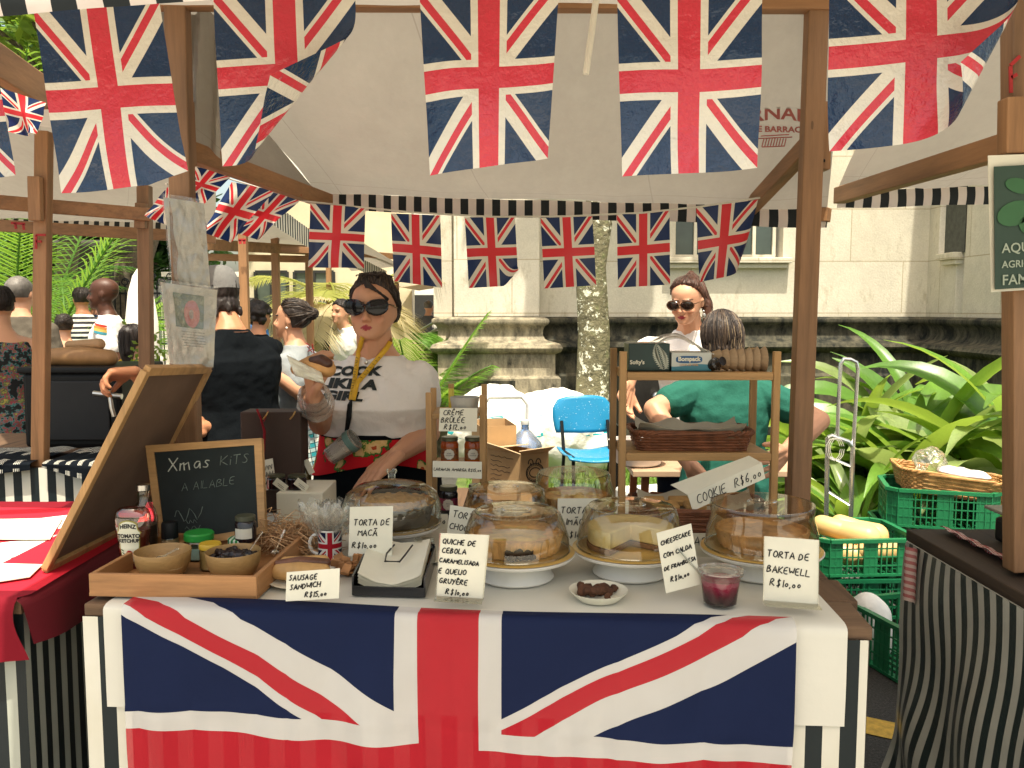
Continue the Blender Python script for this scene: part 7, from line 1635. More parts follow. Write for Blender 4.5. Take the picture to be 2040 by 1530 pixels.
q = MB(); printed(q, 'Bompack', lambda x, y: V3((cxm + x, 2.5775, s1z + hh * .64 - .004 + y)), .018, .0007); ob('lettering', q, mt['paper'], lg, smooth=0, recalc=False)
q = MB(); printed(q, 'LUVAS DE VINIL', lambda x, y: V3((cxm + x, 2.5783, s1z + hh * .30 + y)), .008, .0002); ob('small_lettering', q, pm('orange_ink', (.5, .28, .12), .5, bump=0), b2x, smooth=0, recalc=False)
q = MB(); gp0 = V3((U(1375, 0, 2.62).x, 2.62, s1z + hh + .018))
q.grid(lambda u, v: gp0 + V3((lerp(-.12, .085, u), lerp(-.04, .06, v), .042 * math.sin(math.pi * min(1, u * 1.1)) - .012 * u + .012 * noise.noise(V3((u * 4, v * 4, 2))) - .012 * (1 - v))), 30, 14); tag(ob('glove_sheet', q, clear_mat('grey_plastic_film', (.62, .61, .56), .12, .2, bump=.6, fog=.34), smooth=50, recalc=False), 'crumpled grey plastic sheet spilling over the cartons', 'plastic sheet')
lc = V3((U(1462, 0, 2.62).x, 2.62, s1z)); ln_ = thing('paper_cups', 'stack of fluted paper baking cups lying at the right of the top shelf', 'baking cups', lc)
for k in range(7):
    q = MB(); xo = -.05 + k * .023; MX = Matrix.Rotation(R(90), 3, 'Y'); q.lathe([(.021, 0), (.022, .001), (.032 + .0015 * k, .030), (.031 + .0015 * k, .031)], lc + V3((xo, 0, .033)), 60, MX, cap=False, flute=(24, .03, .002, .04)); ob('cup', q, pm('kraft_paper', (.40, .28, .17), .8, .1), ln_, recalc=False)
gl2 = V3((U(1432, 0, 2.6).x, 2.59, s1z + .019)); q = MB(); q.lathe([(.001, -.02), (.017, -.018), (.019, -.01), (.019, .02), (.012, .024), (.008, .045), (.014, .047)], gl2, 20, Matrix.Rotation(R(70), 3, 'X') @ Matrix.Rotation(.5, 3, 'Y')); tag(ob('pepper_mill', q, pm('dark_glossy_mill', (.02, .016, .014), .15, spec=.6)), 'small dark glossy mill lying on the top shelf', 'mill')
def basket(label, cen, lx, ly, h_, yaw, col, flare=1.12, liner=None, tilt=None, scale=1.0):
    t = thing('wicker_basket', label, 'basket', cen, 'wicker baskets'); M_ = Matrix.Rotation(yaw, 3, 'Z'); M_ = tilt @ M_ if tilt is not None else M_
    def ring(f_, z, n=72, off=0, rnd_=.25):
        out = []
        for k in range(n):
            a_ = 2 * math.pi * k / n; x_ = math.copysign(abs(math.cos(a_)) ** rnd_, math.cos(a_)); y_ = math.copysign(abs(math.sin(a_)) ** rnd_, math.sin(a_)); out.append(V3(cen) + M_ @ V3((x_ * (lx / 2 * f_ + off), y_ * (ly / 2 * f_ + off), z)))
        return out
    q = MB(); q.loft([ring(1, .0), ring(1.0, .002)]); n_l = max(5, int(h_ / (.0075 * scale)))
    for j in range(n_l):
        z_0 = .003 + j * h_ / n_l; f_ = lerp(1, flare, j / n_l); rg_ = ring(f_, z_0, 96); rg_ = [p + (p - V3(cen) - V3((0, 0, z_0))).normalized() * (.0022 * scale * (1 if (k // 2 + j) % 2 else -1)) for k, p in enumerate(rg_)]
        q.tube(rg_ + rg_[:2], .0042 * scale, 5)
    ob('weave', q, col, t); q = MB()
    for ph in (0, math.pi):
        rg_ = ring(flare * 1.01, h_ + .004, 120); q.tube([p + V3((0, 0, .004 * scale * math.sin(k * .9 + ph))) + (p - V3(cen)).normalized() * (.004 * scale * math.cos(k * .9 + ph)) for k, p in enumerate(rg_ + rg_[:2])], .0052 * scale, 6)
    ob('braided_rim', q, col, t)
    if liner:
        q = MB(); q.grid(lambda u, v: V3(cen) + M_ @ V3((lerp(-.47, .47, u) * lx * 1.04, lerp(-.47, .47, v) * ly * 1.04, h_ * .75 + .022 * noise.noise(V3((u * 4, v * 3, lx * 9))) + (.028 * (2 * abs(v - .5)) ** 3 + .02 * (2 * abs(u - .5)) ** 4))), 30, 16); ob('paper_liner', q, liner, t, smooth=40, recalc=False)
    return t
reed = pm('red_brown_wicker', (.17, .060, .026), .6, .4, 30); reed2 = pm('golden_wicker', (.42, .22, .075), .6, .35, 26); lin = pm('parchment', (.52, .46, .34), .7, .1)
basket('reddish wicker basket lined with parchment on the middle shelf', (U(1395, 0, 2.6).x, 2.655, s2z), .33, .17, .052, -.03, reed, 1.1, lin)
lb2 = T(1400, 1068); basket('reddish wicker basket of shortbread under the tall shelf', (lb2.x, 2.50, TT + .0), .35, .20, .075, -.06, reed, 1.1, lin)
short = pm('shortbread', (.52, .30, .11), .8, .25, 22, bump=.7, bscale=60)
for k, (dx, dy) in enumerate(((-.12, .04), (-.045, .045), (.03, .05), (-.09, -.02), (-.01, -.015))):
    q = MB(); q.box(V3((lb2.x + dx, 2.50 + dy, TT + .075)), (.06, .04, .018), Matrix.Rotation(.06 * k, 3, 'Z') @ Matrix.Rotation(.25, 3, 'X')); tag(ob('shortbread', q, short, smooth=0, bevel=.004), 'golden shortbread finger in the lower basket', 'biscuit', 'shortbread in the lower basket')

# gift bag, jars with tags, oil bottle, white box behind the chalkboard
q = MB(); gb0, gb1 = U(484, 960, 2.72).x, U(603, 960, 2.72).x; zt_ = z_(820, 2.72)
gbg = thing('gift_bag', 'brown paper bag with red ribbon and gold cord behind the chalkboard', 'bag', ((gb0 + gb1) / 2, 2.76, TT)); q.box(((gb0 + gb1) / 2, 2.76, (TT + zt_) / 2), (gb1 - gb0, .10, zt_ - TT)); ob('bag', q, pm('brown_kraft_bag', (.055, .034, .026), .75, .12, 5), gbg, smooth=0, bevel=.004)
q = MB(); q.tube([U(512, 815, 2.70), U(520, 835, 2.698), U(527, 860, 2.698), U(524, 930, 2.698)], [.008, .007, .009, .008], 6, flat=.35); q.tube([U(534, 818, 2.70), U(526, 840, 2.695)], .005, 6, flat=.4); ob('red_ribbon', q, pm('red_ribbon', (.26, .01, .02), .6), gbg)
q = MB()
for px in (530, 584): q.tube([U(px - 6, 835, 2.70), U(px, 828, 2.68), U(px + 4, 820, 2.70)], .0026, 6)
ob('gold_cord', q, pm('gold_cord', (.45, .27, .08), .5), gbg)
q = MB(); p4 = [U(527, 978, 2.66), U(551, 972, 2.66), U(543, 913, 2.69), U(520, 918, 2.69)]; q.add(p4 + [k + V3((0, .002, 0)) for k in p4], [(0, 1, 2, 3), (7, 6, 5, 4), (0, 4, 5, 1), (1, 5, 6, 2), (2, 6, 7, 3), (3, 7, 4, 0)]); kc_ = thing('greeting_card', 'small white card with black brush lettering beside the gift bag', 'card', p4[0]); ob('card', q, mt['paper'], kc_, smooth=0)
q = MB(); r3 = random.Random(3)
for j in range(3): q.tube([lerp(lerp(p4[0], p4[1], .1 + .8 * i / 9), lerp(p4[3], p4[2], .1 + .8 * i / 9), .75 - j * .24 + .09 * math.sin(i * 2.2 + j)) + V3((0, -.0012, 0)) for i in range(10)], .0012, 5)
ob('handwriting', q, mt['ink'], kc_)
wbx = thing('white_box', 'white box behind the straw carrying the tagged jars', 'box', (U(560, 0, 2.62).x, 2.6, TT)); q = MB(); zb_ = z_(985, 2.52); q.box(((U(528, 0, 2.55).x + U(625, 0, 2.55).x) / 2, 2.64, (TT + zb_) / 2), (U(625, 0, 2.55).x - U(528, 0, 2.55).x, .2, zb_ - TT)); ob('box', q, mt['paper'], wbx, smooth=0, bevel=.003)
for i, (px, tx) in enumerate(((551, 563), (592, 600))):
    p = U(px, 975, 2.60); p.z = zb_ + .001; t = jar(('dark jar with a white tag, left one on the white box', 'dark jar with a white tag, right one on the white box')[i], p, [(.026, 0), (.029, .003), (.029, .032), (.025, .036)], dkg, [(.026, .036), (.027, .037), (.027, .043), (.025, .044)], olid, group='tagged jars on the white box')
    q = MB(); o_ = p + V3((.006, -.034, .030)); M_ = Matrix.Rotation(R(38), 3, 'Y'); q.box(o_ + V3((.016, 0, -.012)), (.044, .0012, .024), M_); tg_ = ob('tag', q, mt['paper'], t, smooth=0); q = MB(); q.tube([p + V3((0, -.027, .04)), o_ + V3((-.002, -.001, .002))], .0008, 4)
    for j in range(2): q.beam(o_ + V3((.008, -.0012, -.006 - j * .006)), o_ + V3((.026, -.0012, -.020 - j * .006)), .0009, .0006, (0, 1, 0))
    ob('tag_print', q, mt['ink'], tg_, smooth=0)
p = U(605, 960, 2.78); p.z = TT + .055; jar('slim oil bottle with cork and white tag', p, [(.022, 0), (.025, .003), (.025, .085), (.011, .115), (.010, .135)], clear_mat('oil_glass', (.80, .76, .45), .10, .03), [(.0105, .136), (.011, .137), (.010, .15)], mt['pine'], [(.02, .003), (.0235, .005), (.0235, .08)], pm('olive_oil', (.10, .08, .012), .15, .3, 40, bump=0, transl=.3), 'oil bottle', 'oil_bottle')
q = MB(); q.box(U(615, 930, 2.75), (.020, .0012, .050), Matrix.Rotation(-.45, 3, 'Y')); ob('tag', q, mt['paper'], [o for o in bpy.data.objects if o.name.startswith('oil_bottle')][-1], smooth=0)
q = MB(); q.box((p.x, 2.79, TT + .027), (.08, .08, .053)); tag(ob('riser_block', q, mt['plank'], smooth=0), 'brown block under the oil bottle', 'block')

# ------------------------------------------------------------------ behind the stall
def chair(label, cen, yaw, col):
    t = thing('chair', label, 'chair', cen); M_ = Matrix.Rotation(yaw, 3, 'Z'); L_ = lambda x, y, z: V3(cen) + M_ @ V3((x, y, z)); q = MB()
    q.grid(lambda u, v: L_((u - .5) * .46, (v - .5) * .44, .45 - .03 * math.sin(u * math.pi) - .02 * math.sin(v * math.pi) - .03 * max(0, .15 - v) * 6), 12, 12); ob('seat', q, col, t, smooth=60, recalc=False, solid=.012)
    q = MB(); q.grid(lambda u, v: L_((u - .5) * (.50 - .05 * (2 * v - 1) ** 2) * (1 - .12 * max(0, v - .7) * 3 * abs(2 * u - 1) ** 3), .24 + .05 * v - .05 * (2 * u - 1) ** 2 * -1 - .03, .56 + v * .30 - .04 * v ** 3 * abs(2 * u - 1) ** 2.5), 16, 10); ob('backrest', q, col, t, smooth=60, recalc=False, solid=.012)
    for sx in (-1, 1):
        q = MB(); q.tube([L_(.19 * sx, -.2, 0), L_(.19 * sx, -.17, .43), L_(.19 * sx, .14, .43), L_(.19 * sx, .22, .66)], .014, 8); ob('leg', q, mt['black'], t); q = MB(); q.tube([L_(.19 * sx, .24, 0), L_(.19 * sx, .13, .42)], .014, 8); ob('leg', q, mt['black'], t)
m_, nt_ = new_mat('speckled_blue_plastic'); finish(nt_, mixc(nt_, X(nt_, nz(nt_, 90, 2, .4)) > .70, (.012, .19, .36), (.4, .55, .6)), .4, .4, bump=.1)
chair('speckled blue plastic chair on the grass', (U(1186, 0, 6.6).x, 6.6, -.0), R(10), m_)
fc = U(1010, 0, 7.2); t = thing('folding_chair', 'bare metal folding chair frame beside the white sack', 'chair', (fc.x, 7.2, 0)); q = MB()
q.tube([(fc.x - .17, 7.2, 0), (fc.x - .19, 7.25, .74), (fc.x - .15, 7.26, .80), (fc.x + .12, 7.26, .80), (fc.x + .17, 7.25, .74), (fc.x + .16, 7.0, 0)], .014, 8); ob('frame', q, pm('pale_metal', (.55, .53, .48), .35, metal=.7), t)
sc1 = U(1090, 860, 8.05); m_, nt_ = new_mat('white_sack'); wz = xyz(nt_, 'Object'); f_ = X(nt_, nz(nt_, 4, 3, stretch=(.5, 1, 3)))
finish(nt_, mixc(nt_, (f_ > .60) * (wz[2] > .45) * (wz[2] < .72), (.78, .75, .68), (.02, .36, .42)), .6, bump=.8, bscale=9, bdist=.02)
for lb, cx_, w_, h_, yy in (('huge white sack with turquoise print behind the blue chair', U(1110, 0, 8.05).x, .56, .80, 8.05), ('white sack with faint print slumped left of the turquoise one', U(985, 0, 7.9).x, .44, .86, 7.9)):
    q = MB(); q.ell((cx_, yy, h_ * .48), (w_, .34, h_ * .52), None, 28, 20); q.ell((cx_ + .25, yy, h_ * .35), (w_ * .6, .3, h_ * .42), None, 20, 14); me = remeshed(q, 'sack', .025, 2, lambda p: .03 * noise.noise(p * 6) + .015 * noise.noise(p * 15)); tag(ob('sack', me, m_, smooth=180), lb, 'sack', 'white sacks on the grass')
jg = U(1046, 880, 6.6); jz = .27; wj = thing('water_jug', 'blue water cooler bottle with white cap', 'water bottle', (jg.x, 6.6, jz)); q = MB(); q.lathe([(.12, 0), (.135, .02), (.135, .22), (.125, .25), (.05, .33), (.03, .345), (.03, .385)], (jg.x, 6.6, jz), 32); ob('bottle', q, clear_mat('blue_polycarbonate', (.22, .42, .72), .12, .05, fog=.12), wj); q = MB(); q.lathe([(.034, .386), (.035, .388), (.035, .42), (.03, .422)], (jg.x, 6.6, jz), 20); ob('cap', q, mt['white_plastic'], wj)
q = MB(); q.box((jg.x, 6.6, .135), (.34, .34, .26)); tag(ob('crate_box', q, mt['white_plastic'], smooth=0, bevel=.01), 'white box under the blue water bottle', 'box')
kraft = pm('cardboard', (.42, .26, .12), .8, .12, 5)
def carton(label, fl_, fr2, topz, botz, depth, back, dvec, flaps=False):
    t = thing('cardboard_box', label, 'cardboard box', lerp(fl_, fr2, .5), 'cardboard boxes behind the ladder shelf'); A_, B_ = V3((fl_.x, fl_.y, botz)), V3((fr2.x, fr2.y, botz)); dv = V3(dvec).normalized() * depth; up_ = V3((0, 0, topz - botz)); q = MB(); base = [A_, B_, B_ + dv, A_ + dv]
    q.add(base + [k + up_ for k in base], [(0, 1, 5, 4), (1, 2, 6, 5), (2, 3, 7, 6), (3, 0, 4, 7), (3, 2, 1, 0)]); ob('box', q, kraft, t, smooth=0, solid=.004)
    if flaps:
        q = MB(); T4 = [k + up_ for k in base]; q.add([T4[0], T4[1], T4[1] + V3((.03, -.08, .04)), T4[0] + V3((-.01, -.09, .03))], [(0, 1, 2, 3)]); q.add([T4[3], T4[0], T4[0] + V3((-.09, .02, .03)), T4[3] + V3((-.08, .02, .05))], [(0, 1, 2, 3)]); q.add([T4[2], T4[3], lerp(T4[3], T4[0], .45) + V3((.03, 0, .02)), lerp(T4[2], T4[1], .45) + V3((0, 0, .02))], [(0, 1, 2, 3)]); ob('flap', q, pm('cardboard_light', (.52, .38, .22), .8, .1), t, smooth=0, solid=.004, recalc=False)
    return t, A_, B_, up_
F0, F1 = U(1038, 960, 4.1), U(1092, 955, 4.18)
t, A_, B_, up_ = carton('open cardboard box with a toothy mouth drawing and scribbled list', F0, F1, z_(905, 4.1), z_(1010, 4.1), .26, 0, (-.55, .6, 0), True)
q = MB(); q.box((F0.x, 4.3, z_(1010, 4.1) - .02), (.7, .55, .03)); sdt = thing('side_table', 'low side table carrying the cardboard boxes', 'table', (F0.x, 4.3, 0)); ob('tabletop', q, mt['plank'], sdt, smooth=0)
for sx, sy in ((-.3, -.22), (.3, -.22), (-.3, .22), (.3, .22)): q = MB(); q.beam((F0.x + sx, 4.3 + sy, 0), (F0.x + sx, 4.3 + sy, z_(1010, 4.1) - .037), .03, .03, (0, 1, 0)); ob('leg', q, mt['oak_dark'], sdt, smooth=0)
q = MB()
q = MB(); nn = (B_ - A_).cross(up_).normalized(); nn = nn if nn.y < 0 else -nn; pm2 = lambda x, y: lerp(A_, B_, x) + up_ * y + nn * .0035
for cx_ in (.34, .62): q.tube([pm2(cx_ + .09 * math.cos(a_), .80 + .09 * math.sin(a_)) for a_ in [j * math.pi / 8 for j in range(9)]], .0022, 5); q.ell(pm2(cx_, .80), (.003, .001, .005), None, 8, 6)
for rx, ry in ((.32, .17), (.20, .09)): q.tube([pm2(.5 + rx * math.cos(a_), .63 + ry * math.sin(a_)) for a_ in [j * math.pi / 14 for j in range(29)]], .0022, 5)
q.tube([pm2(.5 + (.26 + .04 * (j % 2)) * math.cos(j * math.pi / 20), .63 + (.13 + .03 * (j % 2)) * math.sin(j * math.pi / 20)) for j in range(41)], .0016, 5)
q.tube([pm2(.22 + .05 * j, .40 + .05 * math.sin(j * 2.3) + .004 * j) for j in range(13)], .002, 5); q.tube([pm2(.30 + .04 * j, .30 + .05 * math.cos(j * 2.1)) for j in range(11)], .002, 5); ob('drawing', q, mt['ink'], t)
q = MB(); Cc = A_ + V3((-.55, .6, 0)).normalized() * .26; n3 = (A_ - Cc).cross(up_).normalized(); n3 = n3 if n3.y < 0 else -n3; r3 = random.Random(6)
for j in range(7): q.tube([lerp(Cc, A_, .15 + .08 * i) + up_ * (.88 - j * .09 + .018 * math.sin(i * 2.7 + j)) + n3 * .004 for i in range(r3.choice((5, 8, 9)))], .0012, 4)
ob('scribbled_list', q, mt['ink'], t)
carton('plain tan cardboard box behind the ladder shelf', U(958, 960, 4.35), U(1028, 955, 4.4), z_(850, 4.35), z_(1010, 4.1) + .0, .3, 0, (-.2, 1, 0))
q = MB(); rt0 = V3((U(1440, 0, 4.2).x, 4.2, .62)); rt = thing('work_table', 'pale topped folding table where the two women work', 'table', (rt0.x, 4.3, 0)); q.box((rt0.x, 4.3, .76), (.84, .5, .03)); ob('tabletop', q, pm('pale_orange_laminate', (.46, .31, .20), .4, .1), rt, smooth=0, bevel=.004)
for sx, sy in ((-.37, -.2), (.37, -.2), (-.37, .2), (.37, .2)): q = MB(); q.beam((rt0.x + sx, 4.3 + sy, 0), (rt0.x + sx * .95, 4.3 + sy * .95, .745), .035, .035, (0, 1, 0)); ob('leg', q, pm('rust_red_leg', (.30, .09, .03), .6), rt, smooth=0)
bowl_c = V3((U(1285, 0, 4.2).x, 4.22, .776)); q = MB(); q.lathe([(.09, 0), (.11, .01), (.145, .12), (.150, .125), (.142, .12), (.105, .014), (.001, .012)], bowl_c, 40); tag(ob('mixing_tub', q, pm('white_tub', (.74, .70, .66), .4, .06)), 'white tub with pinkish rim on the work table', 'tub')
gr0 = V3((U(1290, 800, 5.2).x, 5.2, 0)); gl_ = thing('barbecue', 'dark metal barbecue with round steel knob behind the tall shelf', 'barbecue', gr0); q = MB(); q.box(gr0 + V3((0, 0, 1.02)), (.42, .4, .34)); ob('body', q, pm('dark_oven_metal', (.03, .028, .025), .4, .4, 8, metal=.5), gl_, smooth=0, bevel=.03)
q = MB()
for sx in (-1, 1): q.tube([gr0 + V3((.17 * sx, 0, 0)), gr0 + V3((.17 * sx, 0, .88))], .02, 8)
ob('leg', q, mt['black'], gl_); q = MB(); q.ell(U(1308, 790, 4.94), (.028, .03, .028)); q.tube([U(1292, 803, 4.96), U(1290, 808, 4.93), U(1312, 808, 4.93)], .006, 6); ob('knob', q, mt['steel'], gl_)
wx = V3((U(1296, 940, 4.9).x, 4.9, 0)); q = MB(); q.box(wx + V3((0, 0, .25)), (.30, .35, .50), Matrix.Rotation(.3, 3, 'Z')); tag(ob('cool_box', q, mt['white_plastic'], smooth=0, bevel=.02), 'white cool box on the grass under the work table', 'cool box')
# hand truck
ht = thing('hand_truck', 'silver folding hand truck standing before the plants', 'hand truck', (U(1680, 0, 4.9).x, 4.9, 0)); al = pm('aluminium', (.62, .61, .57), .25, .05, metal=.9, bump=0); P_ = lambda px, py, d=4.9: U(px, py, d)
q = MB(); q.tube([P_(1668, 870), P_(1671, 790), P_(1675, 725), P_(1681, 715), P_(1694, 716), P_(1706, 722), P_(1709, 735), P_(1705, 800), P_(1700, 885)], .0115, 8); ob('handle', q, al, ht)
q = MB()
for a_, b__ in (((1649, 872), (1646, 1030)), ((1699, 885), (1695, 1030))): f_ = P_(*b__); q.tube([P_(*a_), f_, V3((f_.x, f_.y, .08))], .014, 8)
q.tube([P_(1649, 872), P_(1656, 868), P_(1690, 880), P_(1699, 890)], .014, 8); ob('frame', q, al, ht)
q = MB(); q.tube([P_(1650, 910), P_(1697, 930)], .008, 6); q.tube([P_(1648, 978), P_(1697, 1008)], .008, 6); q.box((P_(1672, 1000).x, 4.8, .03), (.30, .26, .012)); ob('crossbar', q, al, ht)
q = MB()
for k in range(3): q.tube([P_(1660 + 4 * k + 14 * math.cos(a_), 895 + 22 * math.sin(a_), 4.88) for a_ in [j * .6 for j in range(11)]], .0018, 5)
ob('elastic_cord', q, mt['string'], ht)
for px in (1640, 1706): q = MB(); pw = P_(px, 1000); q.lathe([(.03, -.018), (.075, -.018), (.085, -.01), (.085, .01), (.075, .018), (.03, .018)], (pw.x, 4.95, .085), 24, Matrix.Rotation(R(90), 3, 'Y')); ob('wheel', q, mt['black'], ht)
# crates
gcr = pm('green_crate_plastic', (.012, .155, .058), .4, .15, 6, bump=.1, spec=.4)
def crate_parts(t, cen, lx, ly, h_, yaw, mat, tiltm=None):
    M_ = Matrix.Rotation(yaw, 3, 'Z'); M_ = (tiltm @ M_) if tiltm is not None else M_; L_ = lambda x, y, z: V3(cen) + M_ @ V3((x, y, z)); q = MB()
    def rib(p0, p1, w_, th_, up_=(0, 0, 1)): q.beam(L_(*p0), L_(*p1), w_, th_, M_ @ V3(up_))
    cn_ = .05
    cor = [(-lx / 2 + cn_, -ly / 2), (lx / 2 - cn_, -ly / 2), (lx / 2, -ly / 2 + cn_), (lx / 2, ly / 2 - cn_), (lx / 2 - cn_, ly / 2), (-lx / 2 + cn_, ly / 2), (-lx / 2, ly / 2 - cn_), (-lx / 2, -ly / 2 + cn_)]
    for i in range(8):
        (x0, y0), (x1, y1) = cor[i], cor[(i + 1) % 8]; long_ = math.hypot(x1 - x0, y1 - y0); nn_ = max(1, int(long_ / .028))
        rib((x0, y0, h_ - .008), (x1, y1, h_ - .008), .026, .018); rib((x0, y0, .006), (x1, y1, .006), .014, .012)
        for z_0 in (.28, .52, .74): rib((x0, y0, h_ * z_0), (x1, y1, h_ * z_0), .007, .006)
        for k in range(nn_ + 1):
            x_, y_ = lerp(x0, x1, k / nn_), lerp(y0, y1, k / nn_); rib((x_, y_, .01), (x_, y_, h_ - .015), .006 if k % 3 else .012, .006, (1, 0, 0))
        if long_ > .1:
            for f0_, f1_ in ((0, .16), (.42, .60), (.84, 1)):
                a_ = (lerp(x0, x1, f0_), lerp(y0, y1, f0_)); b__ = (lerp(x0, x1, f1_), lerp(y0, y1, f1_)); rib((*a_, h_ * .5), (*b__, h_ * .5), .003, h_ * .88)
        else: rib((x0, y0, h_ * .5), (x1, y1, h_ * .5), .003, h_ * .9)
    for k in range(int(lx / .04)): x_ = -lx / 2 + .02 + k * .04; rib((x_, -ly / 2 + .01, .008), (x_, ly / 2 - .01, .008), .018, .006)
    ob('crate_body', q, mat, t, smooth=0); return L_, M_
def crate(label, cen, lx, ly, h_, yaw, mat=None, tiltm=None, mark=None):
    t = thing('crate', label, 'crate', cen, 'green plastic crates'); L_, M_ = crate_parts(t, cen, lx, ly, h_, yaw, mat or gcr, tiltm)
    if mark:
        q = MB(); printed(q, mark, lambda x, y: L_(-lx / 2 - .006, .02 - x, h_ * .36 + y), h_ * .36, .002, 0, .9); ob('lettering', q, pm('pale_green_print', (.45, .50, .42), .6), t, smooth=0, recalc=False)
    return L_, M_
cA = V3((1.74, 4.30, .245)); crate('green crate of squash on top of the front stack', cA, .50, .42, .185, .06, mark='SEAL')
crate('dark shaded green crate beneath the squash crate', cA - V3((-.02, 0, .215)), .48, .42, .20, .03, pm('shaded_green_crate', (.006, .10, .04), .4, .15))  # crate green darkened in the colour, for crates shaded under others
squ = pm('butternut_skin', (.62, .42, .17), .4, .12, 6, bump=.1)
for i, (a_, b__, r0, r1) in enumerate((((-.13, .05, .19), (.05, -.08, .16), .052, .068), ((-.02, .09, .185), (.13, .0, .15), .050, .062), ((.02, -.12, .10), (.17, -.08, .09), .045, .06), ((-.16, -.05, .10), (-.02, -.10, .07), .05, .06))):
    q = MB(); p0, p1 = cA + V3(a_), cA + V3(b__); q.chain([p0, lerp(p0, p1, .45), p1], [r0, r0 * .98, r1]); t = tag(ob('squash', q, squ), ('pale butternut squash lying leftmost on top of the crate', 'pale butternut squash lying right on top of the crate', 'squash seen through the front slots of the crate', 'squash low in the left of the crate')[i], 'squash', 'butternut squash in the crate')
    q = MB(); dv = (p1 - p0).normalized(); q.rcone(p1 + dv * r1 * .95, p1 + dv * (r1 + .008), .008, .006, 8); ob('stem_end', q, pm('dry_stem', (.3, .2, .09), .8), t)
cB = V3((2.40, 4.75, .36)); LB2, MB2 = crate('green crate carrying the wicker basket at the back right', cB, .56, .42, .21, -.28)
crate('green crate low beneath the basket crate', cB - V3((.02, -.05, .235)), .56, .42, .22, -.2, bpy.data.materials['shaded_green_crate'])
crate('green crate lowest in the basket stack', V3((2.36, 4.8, .008)), .54, .40, .115, -.2, bpy.data.materials['shaded_green_crate'])
cC = V3((1.78, 3.58, .006)); crate('empty green crate on the ground in the gap between stalls', cC, .42, .52, .235, .25)
basket('golden wicker basket sitting tilted in the back crate', cB + V3((.06, .0, .16)), .50, .34, .11, -.28, reed2, 1.16, None, Matrix.Rotation(R(7), 3, 'Y'), 1.5)
q = MB(); wc = cB + V3((.14, -.02, .27)); q.ell(wc, (.15, .11, .03), Matrix.Rotation(R(7), 3, 'Y'), 24, 12); me = remeshed(q, 'cloth', .008, 2, lambda p: .012 * noise.noise(p * 16)); tag(ob('white_cloth', me, whitecloth, smooth=180), 'folded white cloth in the golden wicker basket', 'cloth')
q = MB(); q.ell(cB + V3((-.02, .05, .33)), (.09, .08, .07), None, 24, 16); me = remeshed(q, 'bag', .007, 1, lambda p: .03 * noise.noise(p * 18) + .012 * noise.noise(p * 45)); tag(ob('clear_bag', me, mt['film'], smooth=40), 'crumpled clear plastic bag in the golden wicker basket', 'plastic bag')
q = MB(); q.ell((1.60, 3.72, .12), (.10, .12, .16), None, 20, 14); me = remeshed(q, 'bag', .012, 2, lambda p: .02 * noise.noise(p * 9)); tag(ob('white_bag', me, pm('white_bag_plastic', (.75, .73, .68), .5), smooth=180), 'white plastic bag on the ground beside the empty crate', 'bag')
# right table: gingham, scale
m_, nt_ = new_mat('red_gingham'); q_ = xyz(nt_, 'UV'); f_ = ((q_[0] * 60) % 1.0 < .5) * .5 + ((q_[1] * 8) % 1.0 < .5) * .5; finish(nt_, mixc(nt_, f_, (.62, .55, .48), (.36, .015, .03)), .9, .1, bump=.3, bscale=12)
q = MB(); q.grid(lambda u, v: V3((RX + .10 + .05 * (v - .5) + .03 * math.cos(v * 5), lerp(2.48, 1.75, u), .892 + .02 * math.sin(v * math.pi) + .003 * math.sin(u * 60))), 60, 8); tag(ob('gingham_cloth', q, m_, smooth=60, recalc=False), 'rolled red gingham cloth along the right hand table', 'cloth')
q = MB(); q.grid(lambda u, v: V3((RX - .03 - .01 * math.sin(u * 6), lerp(2.46, 2.40, u), .86 - v * .16)), 6, 8); ob('hanging_end', q, m_, bpy.data.objects['gingham_cloth'], smooth=60, recalc=False)
sx0 = V3((RX + .36, 2.25, .892)); sl_ = thing('scale', 'black weighing scale with flat metal platform on the right hand table', 'scale', sx0); q = MB(); q.box(sx0 + V3((0, 0, .035)), (.34, .30, .07)); q.box(sx0 + V3((-.02, -.165, .03)), (.30, .05, .05), Matrix.Rotation(.5, 3, 'X')); ob('body', q, mt['black'], sl_, smooth=0, bevel=.01)
q = MB(); q.box(sx0 + V3((-.01, .01, .092)), (.36, .32, .010)); ob('platform', q, pm('worn_platform', (.30, .28, .23), .45, .15, metal=.4), sl_, smooth=0, bevel=.003); q = MB(); q.box(sx0 + V3((0, 0, .078)), (.10, .10, .02)); ob('pedestal', q, mt['black'], sl_, smooth=0)
q = MB(); q.box(sx0 + V3((-.06, -.194, .036)), (.05, .002, .02)); q.box(sx0 + V3((.06, -.194, .036)), (.05, .002, .022)); ob('sticker', q, pm('dim_label', (.16, .19, .16), .5), sl_, smooth=0)
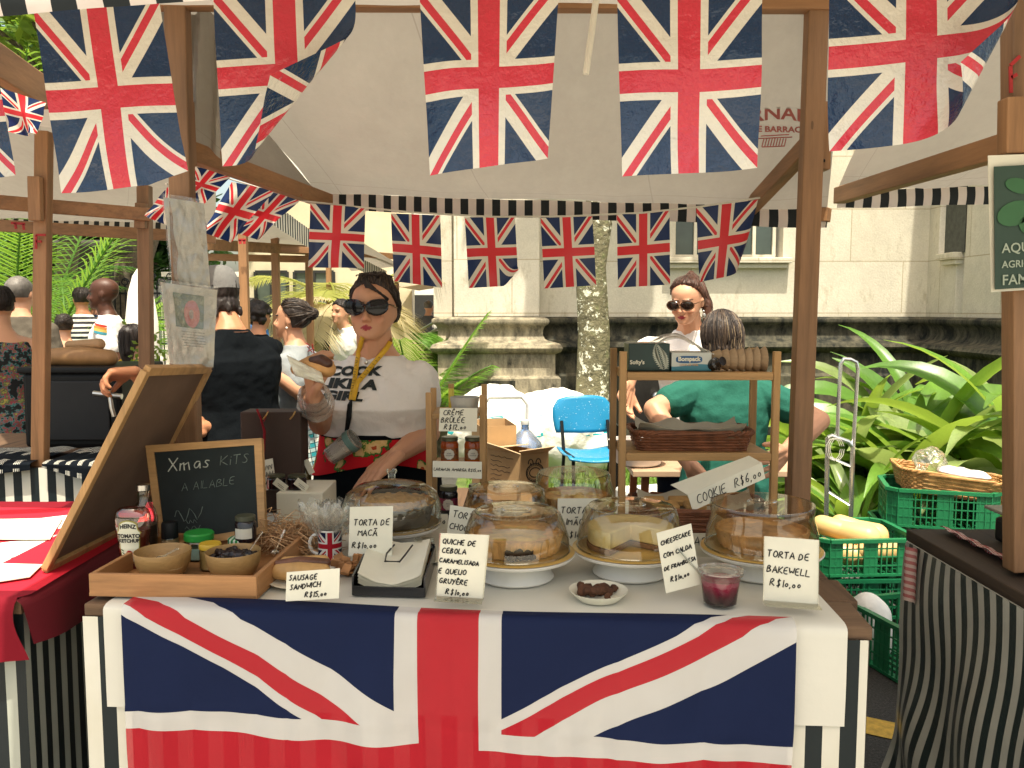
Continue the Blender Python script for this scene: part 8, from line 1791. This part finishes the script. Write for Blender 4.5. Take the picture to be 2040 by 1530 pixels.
# ------------------------------------------------------------------ back left: black box, loaves, beer tap
bk = thing('beer_cooler', 'big black insulated beer box at the left', 'cooler', (-2.35, 4.05, .92)); x0, x1 = U(12, 0, 4.0).x, U(214, 0, 4.0).x; zt3 = z_(742, 4.0)
q = MB(); q.box(((x0 + x1) / 2, 4.2, (.9 + zt3) / 2), (x1 - x0, .46, zt3 - .9)); ob('body', q, mt['black'], bk, smooth=0, bevel=.02); q = MB(); q.box(((x0 + x1) / 2, 4.2, zt3 + .012), (x1 - x0 + .03, .49, .03)); ob('lid', q, mt['black'], bk, smooth=0, bevel=.01)
q = MB(); q.box(((x0 + x1) / 2 + .02, 3.965, (.9 + zt3) / 2), (.32, .012, .28)); ob('front_panel', q, pm('black_recess', (.006, .007, .009), .6), bk, smooth=0, bevel=.02)
q = MB(); tp0 = U(217, 790, 3.9); q.tube([tp0 + V3((-.07, 0, .015)), tp0 + V3((.06, 0, .0))], .013, 10); q.tube([tp0 + V3((.01, -.01, 0)), tp0 + V3((.02, -.02, -.05)), tp0 + V3((.03, -.02, -.09))], .010, 10); q.tube([tp0, tp0 + V3((0, 0, .03))], .009, 8)
tpn = thing('beer_tap', 'chrome beer tap with tall black handle on the black box', 'beer tap', tp0); ob('spout', q, mt['steel'], tpn); q = MB(); q.lathe([(.008, .03), (.012, .04), (.014, .09), (.012, .105), (.004, .108)], tp0, 16); ob('handle', q, mt['black'], tpn)
lv = pm('tan_leather', (.36, .19, .075), .55, .25, 8, bump=.3)
q = MB(); lp0 = V3((U(120, 0, 4.1).x, 4.12, zt3 + .022)); q.chain([lp0 + V3((-.13, 0, .045)), lp0 + V3((.0, -.01, .048)), lp0 + V3((.15, 0, .04))], [.042, .05, .04]); tag(ob('leather_roll', q, lv), 'tan leather roll lying on the black box', 'leather roll')
q = MB(); q.chain([lp0 + V3((-.06, .04, .10)), lp0 + V3((.09, .03, .105))], [.022, .028]); tag(ob('leather_hat', q, pm('pale_leather', (.42, .25, .12), .6, .2, 8)), 'crumpled pale leather piece on top of the tan roll', 'leather')
pw_ = V3((U(258, 0, 7.4).x, 7.4, 0)); wu = thing('folded_parasol', 'tall folded white parasol behind the bald man', 'parasol', pw_); q = MB(); rings = []
for r_, z_0 in ((.07, 1.0), (.13, 1.15), (.125, 1.45), (.095, 1.70), (.055, 1.84), (.018, 1.90)): rings.append([pw_ + V3((r_ * math.cos(a_) * (1 + .15 * math.cos(a_ * 6)), r_ * math.sin(a_) * (1 + .15 * math.cos(a_ * 6)), z_0)) for a_ in [2 * math.pi * j / 36 for j in range(36)]])
q.loft(rings); ob('folds', q, whitew, wu); q = MB(); q.tube([pw_, pw_ + V3((0, 0, 1.1))], .02, 8); ob('pole', q, mt['pine'], wu)
pk = MB(); pk0 = V3((U(268, 0, 5.0).x, 5.0, 1.28)); rp = random.Random(2)
for i in range(160):
    p = pk0 + V3((rp.gauss(0, .04), rp.gauss(0, .03), rp.gauss(0, .06))); a_ = V3((rp.gauss(0, 1), rp.gauss(0, 1), rp.gauss(0, 1))).normalized(); s_ = a_.orthogonal().normalized(); pk.add([p, p + a_ * .02 + s_ * .012, p + a_ * .04, p + a_ * .02 - s_ * .012], [(0, 1, 2, 3)])
tag(ob('flower_bunch', pk, mt['leaf2'], smooth=0, recalc=False), 'bunch of small green flowers by the rear left post', 'flowers')
